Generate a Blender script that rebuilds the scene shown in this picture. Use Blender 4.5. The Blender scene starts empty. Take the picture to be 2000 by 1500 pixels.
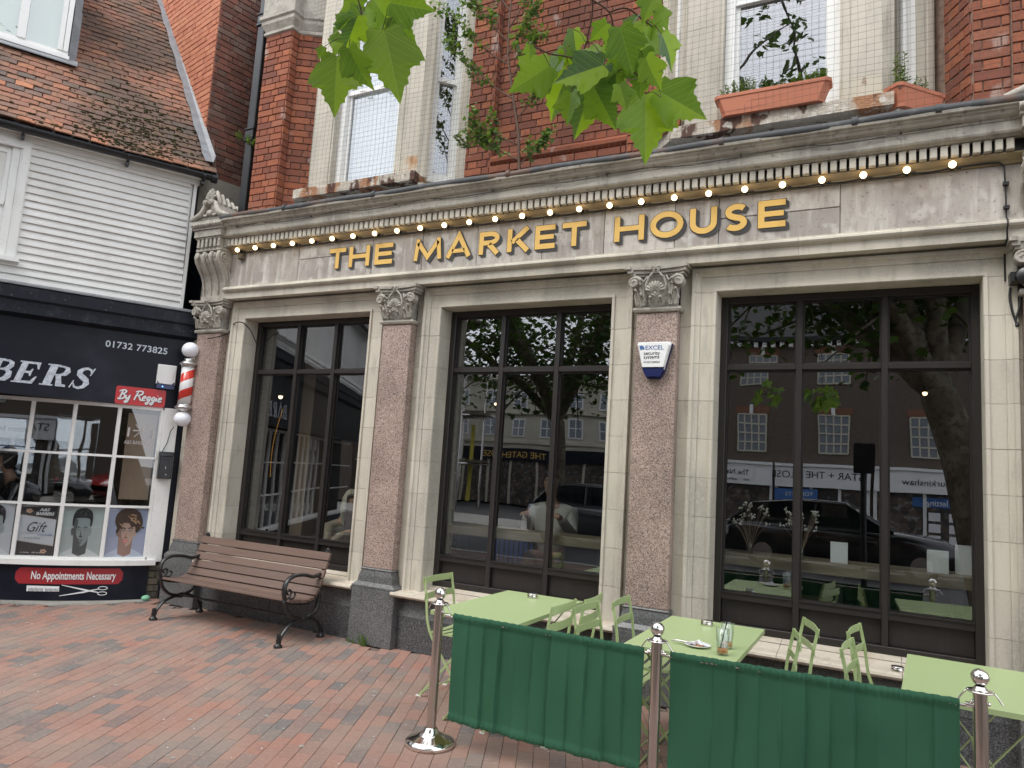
import bpy, math, random
from mathutils import Vector, Matrix
R = math.radians
random.seed(7)
rnd = random.random
def U(a, b): return a + (b - a) * rnd()
S = bpy.context.scene
COL = S.collection
# ------------------------------------------------------------- camera
YAW, PIT, ROL, FPX, CAMP = R(27.52), R(6.91), R(3.58), 1408.8, Vector((0, -5.40, 1.62))
_f = Vector((-math.sin(YAW) * math.cos(PIT), math.cos(YAW) * math.cos(PIT), math.sin(PIT)))
_r = Vector((math.cos(YAW), math.sin(YAW), 0)); _u = _r.cross(_f)
_r, _u = math.cos(ROL) * _r + math.sin(ROL) * _u, -math.sin(ROL) * _r + math.cos(ROL) * _u
cd = bpy.data.cameras.new('camera'); cam = bpy.data.objects.new('camera', cd); COL.objects.link(cam)
m = Matrix((( _r.x, _u.x, -_f.x), (_r.y, _u.y, -_f.y), (_r.z, _u.z, -_f.z))).to_4x4(); m.translation = CAMP
cam.matrix_world = m
cd.sensor_fit = 'HORIZONTAL'; cd.sensor_width = 36; cd.lens = FPX / 2000 * 36
cd.clip_start = .05; cd.clip_end = 500
S.camera = cam
def at(px, py, dist):
    d = ((px - 1000) / FPX * _r - (py - 750) / FPX * _u + _f).normalized(); return CAMP + d * dist
def aty(px, py, y):
    d = ((px - 1000) / FPX * _r - (py - 750) / FPX * _u + _f); return CAMP + d * ((y - CAMP.y) / d.y)
def proj(p):
    v = Vector(p) - CAMP; z = v.dot(_f)
    if z < .05: return (-9999, -9999, z)
    return (1000 + FPX * v.dot(_r) / z, 750 - FPX * v.dot(_u) / z, z)
# ------------------------------------------------------------- world, sun, exposure
W = bpy.data.worlds.new('World'); S.world = W; W.use_nodes = True
nt = W.node_tree; nt.nodes.clear()
sky = nt.nodes.new('ShaderNodeTexSky'); sky.sky_type = 'NISHITA'; sky.sun_disc = False
sky.sun_elevation = R(55); sky.sun_rotation = R(200); sky.air_density = 1.0; sky.dust_density = 4.0; sky.ozone_density = 1.0
hs = nt.nodes.new('ShaderNodeHueSaturation'); hs.inputs['Saturation'].default_value = .22
geo = nt.nodes.new('ShaderNodeNewGeometry')
nz = nt.nodes.new('ShaderNodeTexNoise'); nz.inputs['Scale'].default_value = 2.2; nz.inputs['Detail'].default_value = 5
rmp = nt.nodes.new('ShaderNodeMapRange'); rmp.inputs[1].default_value = .3; rmp.inputs[2].default_value = .7; rmp.inputs[3].default_value = .8; rmp.inputs[4].default_value = 1.2
mul = nt.nodes.new('ShaderNodeVectorMath'); mul.operation = 'SCALE'
bg = nt.nodes.new('ShaderNodeBackground'); bg.inputs['Strength'].default_value = .15
wo = nt.nodes.new('ShaderNodeOutputWorld')
L = nt.links.new
tc = nt.nodes.new('ShaderNodeTexCoord')
L(sky.outputs[0], hs.inputs['Color']); L(tc.outputs['Generated'], nz.inputs['Vector']); L(nz.outputs[0], rmp.inputs[0])
mxs = nt.nodes.new('ShaderNodeMix'); mxs.data_type = 'RGBA'; mxs.inputs[0].default_value = .6; mxs.inputs[7].default_value = (9.6, 10.0, 10.7, 1)
L(hs.outputs[0], mxs.inputs[6]); L(mxs.outputs[2], mul.inputs[0]); L(rmp.outputs[0], mul.inputs['Scale']); L(mul.outputs[0], bg.inputs['Color']); L(bg.outputs[0], wo.inputs['Surface'])
sd = bpy.data.lights.new('sun', 'SUN'); sd.energy = 1.0; sd.angle = R(30); sd.color = (1, .96, .9)
sun = bpy.data.objects.new('sun', sd); COL.objects.link(sun)
sun.rotation_euler = (R(35), 0, R(-20))
S.view_settings.view_transform = 'Standard'; S.view_settings.look = 'None'; S.view_settings.gamma = 1
S.view_settings.use_curve_mapping = False; S.view_settings.exposure = 0.84
S.cycles.max_bounces = 8; S.cycles.glossy_bounces = 4; S.cycles.transparent_max_bounces = 12; S.cycles.diffuse_bounces = 4
# ------------------------------------------------------------- materials
def mat(name, base, rough=.6, spec=.4, metal=0, rnd_cols=None, layers=(), bump=(), jit=0, emit=None, transl=0, objc=False, coat=0):
    """layers: (scale, stretch xyz, lo, hi, colour, amount[, detail]); rnd_cols: list of colours picked per piece"""
    M = bpy.data.materials.new(name); M.use_nodes = True; n = M.node_tree; N = n.nodes; K = n.links.new
    b = N['Principled BSDF']; b.inputs['Roughness'].default_value = rough; b.inputs['Metallic'].default_value = metal
    b.inputs['Specular IOR Level'].default_value = spec
    if coat: b.inputs['Coat Weight'].default_value = coat; b.inputs['Coat Roughness'].default_value = .15
    g = N.new('ShaderNodeNewGeometry')
    if objc: t = N.new('ShaderNodeTexCoord'); pos = t.outputs['Object']
    else: pos = g.outputs['Position']
    rv = None
    if rnd_cols or jit:
        oi = N.new('ShaderNodeObjectInfo'); ad = N.new('ShaderNodeMath'); ad.operation = 'ADD'
        K(oi.outputs['Random'], ad.inputs[0]); K(g.outputs['Random Per Island'], ad.inputs[1])
        fr = N.new('ShaderNodeMath'); fr.operation = 'FRACT'; K(ad.outputs[0], fr.inputs[0]); rv = fr.outputs[0]
    if rnd_cols:
        cr = N.new('ShaderNodeValToRGB'); cr.color_ramp.interpolation = 'LINEAR'; e = cr.color_ramp.elements
        k = len(rnd_cols)
        while len(e) < k: e.new(.5)
        for i, c in enumerate(rnd_cols): e[i].position = i / (k - 1); e[i].color = (*c, 1)
        K(rv, cr.inputs[0]); cur = cr.outputs[0]
    else:
        c = N.new('ShaderNodeRGB'); c.outputs[0].default_value = (*base, 1); cur = c.outputs[0]
    if jit:
        m2 = N.new('ShaderNodeMath'); m2.operation = 'MULTIPLY'; K(rv, m2.inputs[0]); m2.inputs[1].default_value = 7.31
        f2 = N.new('ShaderNodeMath'); f2.operation = 'FRACT'; K(m2.outputs[0], f2.inputs[0])
        mr = N.new('ShaderNodeMapRange'); mr.inputs[3].default_value = 1 - jit; mr.inputs[4].default_value = 1 + jit; K(f2.outputs[0], mr.inputs[0])
        vm = N.new('ShaderNodeVectorMath'); vm.operation = 'SCALE'; K(cur, vm.inputs[0]); K(mr.outputs[0], vm.inputs['Scale']); cur = vm.outputs[0]
    for i, ly in enumerate(layers):
        sc, st, lo, hi, colr, amt = ly[:6]
        mp = N.new('ShaderNodeMapping'); mp.inputs['Scale'].default_value = st; mp.inputs['Location'].default_value = (i * 3.7, i * 1.9, 0); K(pos, mp.inputs[0])
        no = N.new('ShaderNodeTexNoise'); no.inputs['Scale'].default_value = sc; no.inputs['Detail'].default_value = ly[6] if len(ly) > 6 else 5; K(mp.outputs[0], no.inputs['Vector'])
        mr = N.new('ShaderNodeMapRange'); mr.interpolation_type = 'SMOOTHSTEP'; mr.inputs[1].default_value = lo; mr.inputs[2].default_value = hi; mr.inputs[4].default_value = amt; K(no.outputs[0], mr.inputs[0])
        mx = N.new('ShaderNodeMix'); mx.data_type = 'RGBA'; K(mr.outputs[0], mx.inputs[0]); K(cur, mx.inputs[6]); mx.inputs[7].default_value = (*colr, 1); cur = mx.outputs[2]
    K(cur, b.inputs['Base Color'])
    if bump:
        no = N.new('ShaderNodeTexNoise'); no.inputs['Scale'].default_value = bump[0]; no.inputs['Detail'].default_value = 6; K(pos, no.inputs['Vector'])
        bm = N.new('ShaderNodeBump'); bm.inputs['Strength'].default_value = bump[1]; bm.inputs['Distance'].default_value = bump[2] if len(bump) > 2 else .01
        K(no.outputs[0], bm.inputs['Height']); K(bm.outputs[0], b.inputs['Normal'])
    if emit: b.inputs['Emission Color'].default_value = (*emit[0], 1); b.inputs['Emission Strength'].default_value = emit[1]
    if transl:
        tr = N.new('ShaderNodeBsdfTranslucent'); ms = N.new('ShaderNodeMixShader'); ms.inputs[0].default_value = transl
        sc2 = N.new('ShaderNodeVectorMath'); sc2.operation = 'MULTIPLY'; sc2.inputs[1].default_value = (1.5, 1.5, .5)
        K(cur, sc2.inputs[0]); K(sc2.outputs[0], tr.inputs[0]); K(b.outputs[0], ms.inputs[1]); K(tr.outputs[0], ms.inputs[2]); K(ms.outputs[0], N['Material Output'].inputs[0])
    return M
def glassmat(name, gain=3.0, base=0.0, tint=(.82, .86, .85), wob=.0, wscale=1.6):
    M = bpy.data.materials.new(name); M.use_nodes = True; N = M.node_tree.nodes; K = M.node_tree.links.new; N.clear()
    o = N.new('ShaderNodeOutputMaterial'); t = N.new('ShaderNodeBsdfTransparent'); t.inputs[0].default_value = (*tint, 1)
    g = N.new('ShaderNodeBsdfGlossy'); g.inputs['Roughness'].default_value = 0.0; g.inputs[0].default_value = (.95, .97, 1, 1)
    f0 = N.new('ShaderNodeLayerWeight'); f0.inputs[0].default_value = .5; f = N.new('ShaderNodeMath'); f.operation = 'POWER'; f.inputs[1].default_value = 5; K(f0.outputs['Facing'], f.inputs[0])
    a = N.new('ShaderNodeMath'); a.operation = 'MULTIPLY_ADD'; a.inputs[1].default_value = .96; a.inputs[2].default_value = .043 * gain + base; a.use_clamp = True
    mx = N.new('ShaderNodeMixShader'); K(f.outputs[0], a.inputs[0]); K(a.outputs[0], mx.inputs[0]); K(t.outputs[0], mx.inputs[1]); K(g.outputs[0], mx.inputs[2]); K(mx.outputs[0], o.inputs[0])
    if wob:
        ge = N.new('ShaderNodeNewGeometry'); no = N.new('ShaderNodeTexNoise'); no.inputs['Scale'].default_value = wscale; no.inputs['Detail'].default_value = 1
        bm = N.new('ShaderNodeBump'); bm.inputs['Strength'].default_value = 1; bm.inputs['Distance'].default_value = wob
        K(ge.outputs['Position'], no.inputs['Vector']); K(no.outputs[0], bm.inputs['Height']); K(bm.outputs[0], g.inputs['Normal'])
    return M
DIRT = (.13, .115, .09)
MT = {}
MT['stone'] = mat('limestone', (.54, .50, .42), .75, .3, jit=.08, layers=[(2.2, (1, 1, .35), .42, .72, (.31, .29, .25), .75), (14, (1, 1, .25), .5, .75, (.25, .235, .2), .4), (60, (1, 1, 1), .45, .7, (.58, .55, .47), .35)], bump=(90, .25, .004))
MT['stone_old'] = mat('weathered_limestone', (.44, .41, .35), .8, .25, jit=.1, layers=[(3, (1, 1, .5), .4, .68, (.24, .225, .2), .7), (9, (1.6, 1, .3), .5, .7, (.5, .48, .44), .5), (26, (1, 1, 1), .55, .72, (.13, .12, .1), .6)], bump=(60, .5, .006))
MT['frieze'] = mat('mottled_frieze_stone', (.43, .40, .36), .75, .3, jit=.22, layers=[(2.2, (1, 1, 1.2), .38, .66, (.27, .24, .22), .8), (11, (1.5, 1, .16), .50, .72, (.62, .6, .56), .6), (7, (1, 1, .9), .54, .64, (.56, .54, .5), .55), (30, (1, 1, .3), .5, .7, (.25, .22, .2), .45), (8, (1, 1, .35), .52, .75, (.26, .2, .15), .5), (45, (1, 1, 1), .62, .7, (.1, .08, .06), .6)], bump=(45, .35, .005))
MT['carved'] = mat('carved_stone', (.38, .355, .31), .8, .25, layers=[(9, (1, 1, 1), .42, .66, (.22, .2, .17), .6), (35, (1, 1, 1), .5, .7, (.52, .49, .44), .5)], bump=(70, .4, .005))
MT['cement'] = mat('stone_mortar', (.26, .24, .2), .9, .2, layers=[(20, (1, 1, 1), .4, .7, (.14, .13, .11), .6)])
MT['sill'] = mat('cream_marble_sill', (.56, .5, .41), .45, .45, jit=.05, layers=[(4, (1, 1, 1), .45, .7, (.42, .34, .24), .6), (18, (1, 1, 1), .5, .7, (.33, .3, .25), .4)], bump=(60, .15, .003))
def veins(M):
    N = M.node_tree.nodes; K = M.node_tree.links.new; b = N['Principled BSDF']; t = N.new('ShaderNodeTexCoord'); sp = N.new('ShaderNodeSeparateXYZ'); K(t.outputs['Object'], sp.inputs[0])
    def mth(op, a, c=None):
        n = N.new('ShaderNodeMath'); n.operation = op
        for i, q in enumerate((a, c)):
            if q is None: continue
            if isinstance(q, (int, float)): n.inputs[i].default_value = q
            else: K(q, n.inputs[i])
        return n.outputs[0]
    ay = mth('ABSOLUTE', sp.outputs[1]); an = mth('ARCTAN2', ay, mth('ADD', sp.outputs[0], .001)); r = mth('SQRT', mth('ADD', mth('POWER', ay, 2), mth('POWER', sp.outputs[0], 2)))
    m = None
    for A_ in (0, .88, 1.75):
        d = mth('MULTIPLY', mth('ABSOLUTE', mth('SUBTRACT', an, A_)), r); m = d if m is None else mth('MINIMUM', m, d)
    side = mth('ABSOLUTE', mth('SUBTRACT', mth('FRACT', mth('MULTIPLY', mth('SUBTRACT', sp.outputs[0], mth('MULTIPLY', ay, .8)), 7.5)), .5)); side = mth('ADD', mth('MULTIPLY', side, .1), .0045)
    m = mth('MINIMUM', m, side)
    mr = N.new('ShaderNodeMapRange'); mr.inputs[1].default_value = .004; mr.inputs[2].default_value = .013; mr.inputs[3].default_value = .5; mr.inputs[4].default_value = 0; K(m, mr.inputs[0])
    src = b.inputs['Base Color'].links[0].from_socket; mx = N.new('ShaderNodeMix'); mx.data_type = 'RGBA'; K(mr.outputs[0], mx.inputs[0]); K(src, mx.inputs[6]); mx.inputs[7].default_value = (.3, .42, .14, 1)
    outs = [l.to_socket for l in list(M.node_tree.links) if l.from_socket == src and l.to_socket != mx.inputs[6]]
    for o in outs: K(mx.outputs[2], o)
def granite(name, cols, rough, scale=150):
    M = mat(name, cols[0], rough, .5, jit=.05); N = M.node_tree.nodes; K = M.node_tree.links.new; b = N['Principled BSDF']
    g = N.new('ShaderNodeNewGeometry'); v = N.new('ShaderNodeTexVoronoi'); v.inputs['Scale'].default_value = scale; K(g.outputs['Position'], v.inputs['Vector'])
    sp = N.new('ShaderNodeSeparateColor'); K(v.outputs['Color'], sp.inputs[0]); cr = N.new('ShaderNodeValToRGB'); cr.color_ramp.interpolation = 'CONSTANT'; e = cr.color_ramp.elements
    while len(e) < len(cols): e.new(.5)
    for i, c in enumerate(cols): e[i].position = i / len(cols); e[i].color = (*c, 1)
    K(sp.outputs[0], cr.inputs[0])
    no = N.new('ShaderNodeTexNoise'); no.inputs['Scale'].default_value = 2.5; no.inputs['Detail'].default_value = 5; K(g.outputs['Position'], no.inputs['Vector'])
    mr = N.new('ShaderNodeMapRange'); mr.inputs[1].default_value = .3; mr.inputs[2].default_value = .7; mr.inputs[3].default_value = .82; mr.inputs[4].default_value = 1.15; K(no.outputs[0], mr.inputs[0])
    vm = N.new('ShaderNodeVectorMath'); vm.operation = 'SCALE'; K(cr.outputs[0], vm.inputs[0]); K(mr.outputs[0], vm.inputs['Scale']); K(vm.outputs[0], b.inputs['Base Color'])
    return M
MT['granite_pink'] = granite('pink_granite', [(.35, .25, .205), (.41, .305, .25), (.25, .18, .155), (.13, .105, .095), (.46, .37, .32), (.30, .215, .185)], .42)
MT['granite_grey'] = granite('grey_granite', [(.10, .105, .105), (.15, .155, .155), (.075, .08, .08), (.2, .205, .205), (.12, .12, .115), (.05, .05, .05)], .38, 190)
MT['granite_dark'] = granite('dark_granite', [(.06, .063, .067), (.1, .103, .107), (.04, .043, .047), (.15, .153, .158), (.07, .07, .07), (.03, .03, .033)], .4, 170)
MT['brick'] = mat('red_brick', (.4, .12, .06), .85, .2, rnd_cols=[(.30, .1, .055), (.21, .075, .048), (.35, .125, .066), (.25, .088, .053), (.18, .07, .05), (.31, .122, .074)], layers=[(1.2, (1, 1, .6), .45, .75, (.15, .075, .06), .6), (30, (1, 1, 1), .45, .75, (.12, .05, .035), .4), (5, (1, 1, .7), .63, .72, (.5, .42, .38), .45)], bump=(120, .35, .004))
MT['brick_lit'] = mat('lit_flank_brick', (.5, .2, .1), .85, .2, rnd_cols=[(.43, .17, .10), (.48, .21, .125), (.38, .145, .09), (.46, .185, .11)], layers=[(20, (1, 1, 1), .5, .75, (.3, .11, .07), .4)], bump=(120, .3, .004))  # front of the flank wall: its brighter light put into the brick colour
MT['brick_shaded'] = mat('shaded_flank_brick', (.2, .09, .06), .85, .2, rnd_cols=[(.2, .085, .065), (.15, .07, .055), (.25, .105, .075), (.13, .075, .062), (.24, .15, .12)], layers=[(12, (1, 1, 1), .55, .75, (.3, .26, .23), .35)], bump=(120, .35, .004))  # return of the flank wall: its shade put into the brick colour
MT['mortar'] = mat('lime_mortar', (.42, .36, .3), .95, .1, layers=[(14, (1, 1, 1), .4, .7, (.25, .2, .17), .7)])
MT['mortar_red'] = mat('red_mortar', (.3, .21, .165), .95, .1, layers=[(14, (1, 1, 1), .4, .7, (.16, .1, .08), .7)])
MT['paver'] = mat('clay_paver', (.3, .15, .1), .8, .3, rnd_cols=[(.31, .165, .128), (.26, .17, .14), (.13, .13, .13), (.33, .165, .125), (.25, .175, .145), (.33, .185, .145), (.28, .165, .13), (.21, .175, .155), (.145, .14, .138), (.31, .175, .14), (.26, .185, .155)], layers=[(1.5, (1, 1, 1), .38, .68, (.31, .235, .19), .5), (40, (1, 1, 1), .45, .7, (.42, .28, .22), .3), (6, (1, 1, 1), .58, .75, (.16, .12, .1), .35)], bump=(150, .3, .003))
MT['sand'] = mat('jointing_sand', (.17, .13, .11), .95, .1, layers=[(30, (1, 1, 1), .4, .7, (.08, .065, .055), .7)])
MT['asphalt'] = mat('asphalt', (.055, .055, .057), .85, .3, layers=[(50, (1, 1, 1), .4, .7, (.09, .09, .09), .6)], bump=(150, .5, .005))
MT['concrete'] = mat('pale_concrete', (.36, .35, .32), .85, .25, layers=[(5, (1, 1, 1), .4, .7, (.24, .23, .2), .6), (40, (1, 1, 1), .5, .7, (.17, .16, .15), .4)], bump=(60, .3, .004))
MT['frame'] = mat('bronze_black_frame', (.022, .0185, .017), .38, .5, layers=[(30, (1, 1, .2), .5, .8, (.04, .034, .03), .5)])
MT['black'] = mat('black_paint', (.012, .013, .016), .35, .5, layers=[(12, (1, 1, .3), .5, .75, (.035, .036, .04), .6)])
MT['iron'] = mat('black_cast_iron', (.012, .012, .013), .33, .6, layers=[(25, (1, 1, 1), .55, .75, (.05, .045, .04), .5)], bump=(120, .3, .003))
MT['navy'] = mat('navy_fascia_paint', (.006, .008, .016), .4, .22, layers=[(2.5, (1, 1, 1), .45, .75, (.02, .025, .036), .8)])
MT['navy2'] = mat('navy_timber', (.009, .012, .02), .55, .25, layers=[(9, (1, 1, 1), .5, .75, (.035, .04, .05), .6), (60, (1, 1, 1), .66, .72, (.3, .3, .3), .5)], bump=(50, .3, .004))
MT['white'] = mat('white_gloss_paint', (.78, .78, .76), .4, .5, layers=[(6, (1, 1, .4), .52, .78, (.55, .53, .48), .5), (50, (1, 1, 1), .64, .72, (.35, .32, .28), .5)], bump=(40, .2, .003))
MT['siding'] = mat('white_siding', (.77, .765, .745), .5, .4, jit=.03, layers=[(1.5, (1, 1, 1), .45, .75, (.56, .55, .51), .5), (25, (.3, .3, 2), .58, .75, (.45, .43, .38), .35)])
MT['lead'] = mat('lead_sheet', (.2, .21, .225), .55, .5, layers=[(8, (1, 1, 1), .4, .7, (.12, .125, .135), .6), (25, (1, 1, 1), .55, .75, (.3, .3, .3), .4)], bump=(30, .4, .006))
MT['pipe'] = mat('lead_roll_pipe', (.055, .058, .062), .6, .3, layers=[(2.4, (1, 1, 1), .53, .66, (.14, .075, .045), .7), (12, (1, 1, 1), .5, .75, (.13, .13, .13), .5)], bump=(40, .4, .006))
MT['tile'] = mat('clay_roof_tile', (.3, .13, .08), .85, .2, rnd_cols=[(.34, .15, .09), (.26, .12, .085), (.17, .105, .085), (.40, .18, .105), (.22, .12, .09), (.30, .15, .1), (.13, .1, .09)], layers=[(.9, (1, 1, 1), .36, .58, (.085, .068, .056), .82), (18, (1, 1, 1), .55, .7, (.075, .075, .03), .6), (50, (1, 1, 1), .6, .72, (.4, .33, .25), .35)], bump=(110, .6, .006))
MT['moss'] = mat('moss', (.055, .055, .025), .95, .1, layers=[(30, (1, 1, 1), .4, .7, (.1, .08, .04), .7)])
MT['green'] = mat('sage_green_metal', (.40, .50, .24), .38, .5, layers=[(7, (1, 1, 1), .5, .8, (.42, .53, .25), .4)])
MT['canvas'] = mat('bottle_green_canvas', (.03, .11, .06), .75, .3, layers=[(4, (1, 1, .3), .4, .7, (.04, .138, .075), .6), (300, (1, 1, 1), .4, .7, (.016, .09, .052), .3)], bump=(500, .2, .001))
MT['chrome'] = mat('polished_chrome', (.85, .83, .8), .06, .5, metal=1)
MT['steel'] = mat('stainless_steel', (.6, .57, .54), .16, .5, metal=1)
MT['bench'] = mat('brown_bench_slat', (.15, .1, .08), .55, .3, jit=.1, layers=[(8, (.25, 5, 5), .45, .75, (.115, .075, .06), .5), (30, (.2, 3, 3), .5, .75, (.21, .145, .12), .4)])
MT['gold'] = mat('gold_sign_paint', (.70, .44, .11), .5, .5, layers=[(8, (1, 1, 1), .5, .75, (.56, .33, .075), .5), (60, (1, 1, 1), .66, .72, (.3, .15, .05), .6)])
MT['signgrey'] = mat('sign_shadow_paint', (.05, .05, .05), .7, .3, layers=[(12, (1, 1, 1), .5, .75, (.085, .083, .08), .5)])
MT['signblack'] = mat('sign_outline_paint', (.02, .018, .018), .6, .4)
MT['terracotta'] = mat('terracotta_plastic', (.45, .155, .085), .5, .4)
MT['leaf'] = mat('plane_leaf', (.1, .2, .03), .42, .45, rnd_cols=[(.13, .24, .04), (.28, .44, .04), (.08, .16, .075), (.34, .52, .05), (.1, .2, .05), (.2, .34, .05)], layers=[(50, (1, 1, 1), .5, .75, (.16, .28, .06), .3)], transl=.45)
veins(MT['leaf'])
MT['leaf_small'] = mat('small_leaf', (.07, .14, .03), .5, .4, rnd_cols=[(.06, .12, .03), (.1, .18, .04), (.17, .27, .06), (.07, .13, .04)], transl=.3)
MT['leaf_dark'] = mat('crown_leaf', (.04, .08, .02), .6, .3, rnd_cols=[(.03, .065, .012), (.05, .1, .02), (.07, .13, .025)], transl=.3)
MT['twig'] = mat('brown_twig', (.11, .065, .045), .7, .3)
MT['bark'] = mat('plane_bark', (.12, .1, .07), .9, .2, layers=[(5, (1, 1, .5), .45, .6, (.2, .18, .13), .8), (12, (1, 1, 1), .5, .6, (.06, .05, .035), .7)], bump=(15, .6, .02))
MT['bulb'] = mat('lit_bulb', (1, .8, .5), .3, .3, emit=((1, .74, .42), 3.0))
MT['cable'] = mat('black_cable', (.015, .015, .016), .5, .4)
MT['glass'] = glassmat('window_glass', 2.8, .10, (.70, .74, .73), .0016, 1.3)
MT['glass_old'] = glassmat('sash_glass', 2.2, .16, (.75, .78, .8), .004, 2.2)
MT['glass_shop'] = glassmat('barber_glass', 2.2, .05, (.8, .82, .82), .001, 1.5)
MT['glass_cup'] = glassmat('tumbler_glass', 1.5, .02, (.93, .95, .95))
MT['red'] = mat('red_sign', (.50, .018, .02), .35, .5)
MT['silver'] = mat('brushed_silver_letter', (.42, .45, .5), .35, .5, layers=[(30, (1, 1, 1), .45, .6, (.62, .66, .72), .7)], metal=.3)
MT['offwhite'] = mat('white_plastic', (.8, .8, .79), .35, .5)
MT['globe'] = mat('opal_globe', (.82, .84, .9), .18, .5)
MT['bluepl'] = mat('dark_blue_plastic', (.012, .018, .09), .25, .5)
MT['inkblue'] = mat('blue_print', (.05, .14, .36), .5)
MT['ink'] = mat('black_print', (.02, .02, .03), .5)
MT['paper'] = mat('paper_white', (.75, .75, .76), .6)
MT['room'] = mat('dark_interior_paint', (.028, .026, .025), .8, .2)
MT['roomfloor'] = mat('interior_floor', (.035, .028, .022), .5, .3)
MT['wood'] = mat('counter_wood', (.24, .2, .14), .45, .4, layers=[(3, (.4, 4, 1), .45, .65, (.13, .1, .07), .7), (14, (.3, 6, 1), .5, .7, (.34, .3, .22), .5)])
MT['ply'] = mat('plywood_panel', (.33, .24, .17), .6, .3, layers=[(3, (1, 1, .15), .4, .7, (.25, .17, .12), .7)])
MT['net'] = mat('net_twine', (.1, .095, .085), .8, .2)
MT['skin'] = mat('skin', (.5, .29, .2), .5, .4)
MT['greyhair'] = mat('white_hair', (.6, .55, .45), .7, .3, layers=[(40, (1, 1, .2), .4, .65, (.38, .33, .26), .7)], bump=(80, .8, .01))
MT['darkhair'] = mat('dark_hair', (.02, .014, .01), .6, .3)
MT['coat'] = mat('beige_coat', (.38, .31, .23), .85, .2, layers=[(20, (1, 1, 1), .4, .7, (.28, .22, .16), .5)])
MT['knit'] = mat('cream_knit', (.68, .64, .57), .9, .2, bump=(60, .9, .01))
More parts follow.
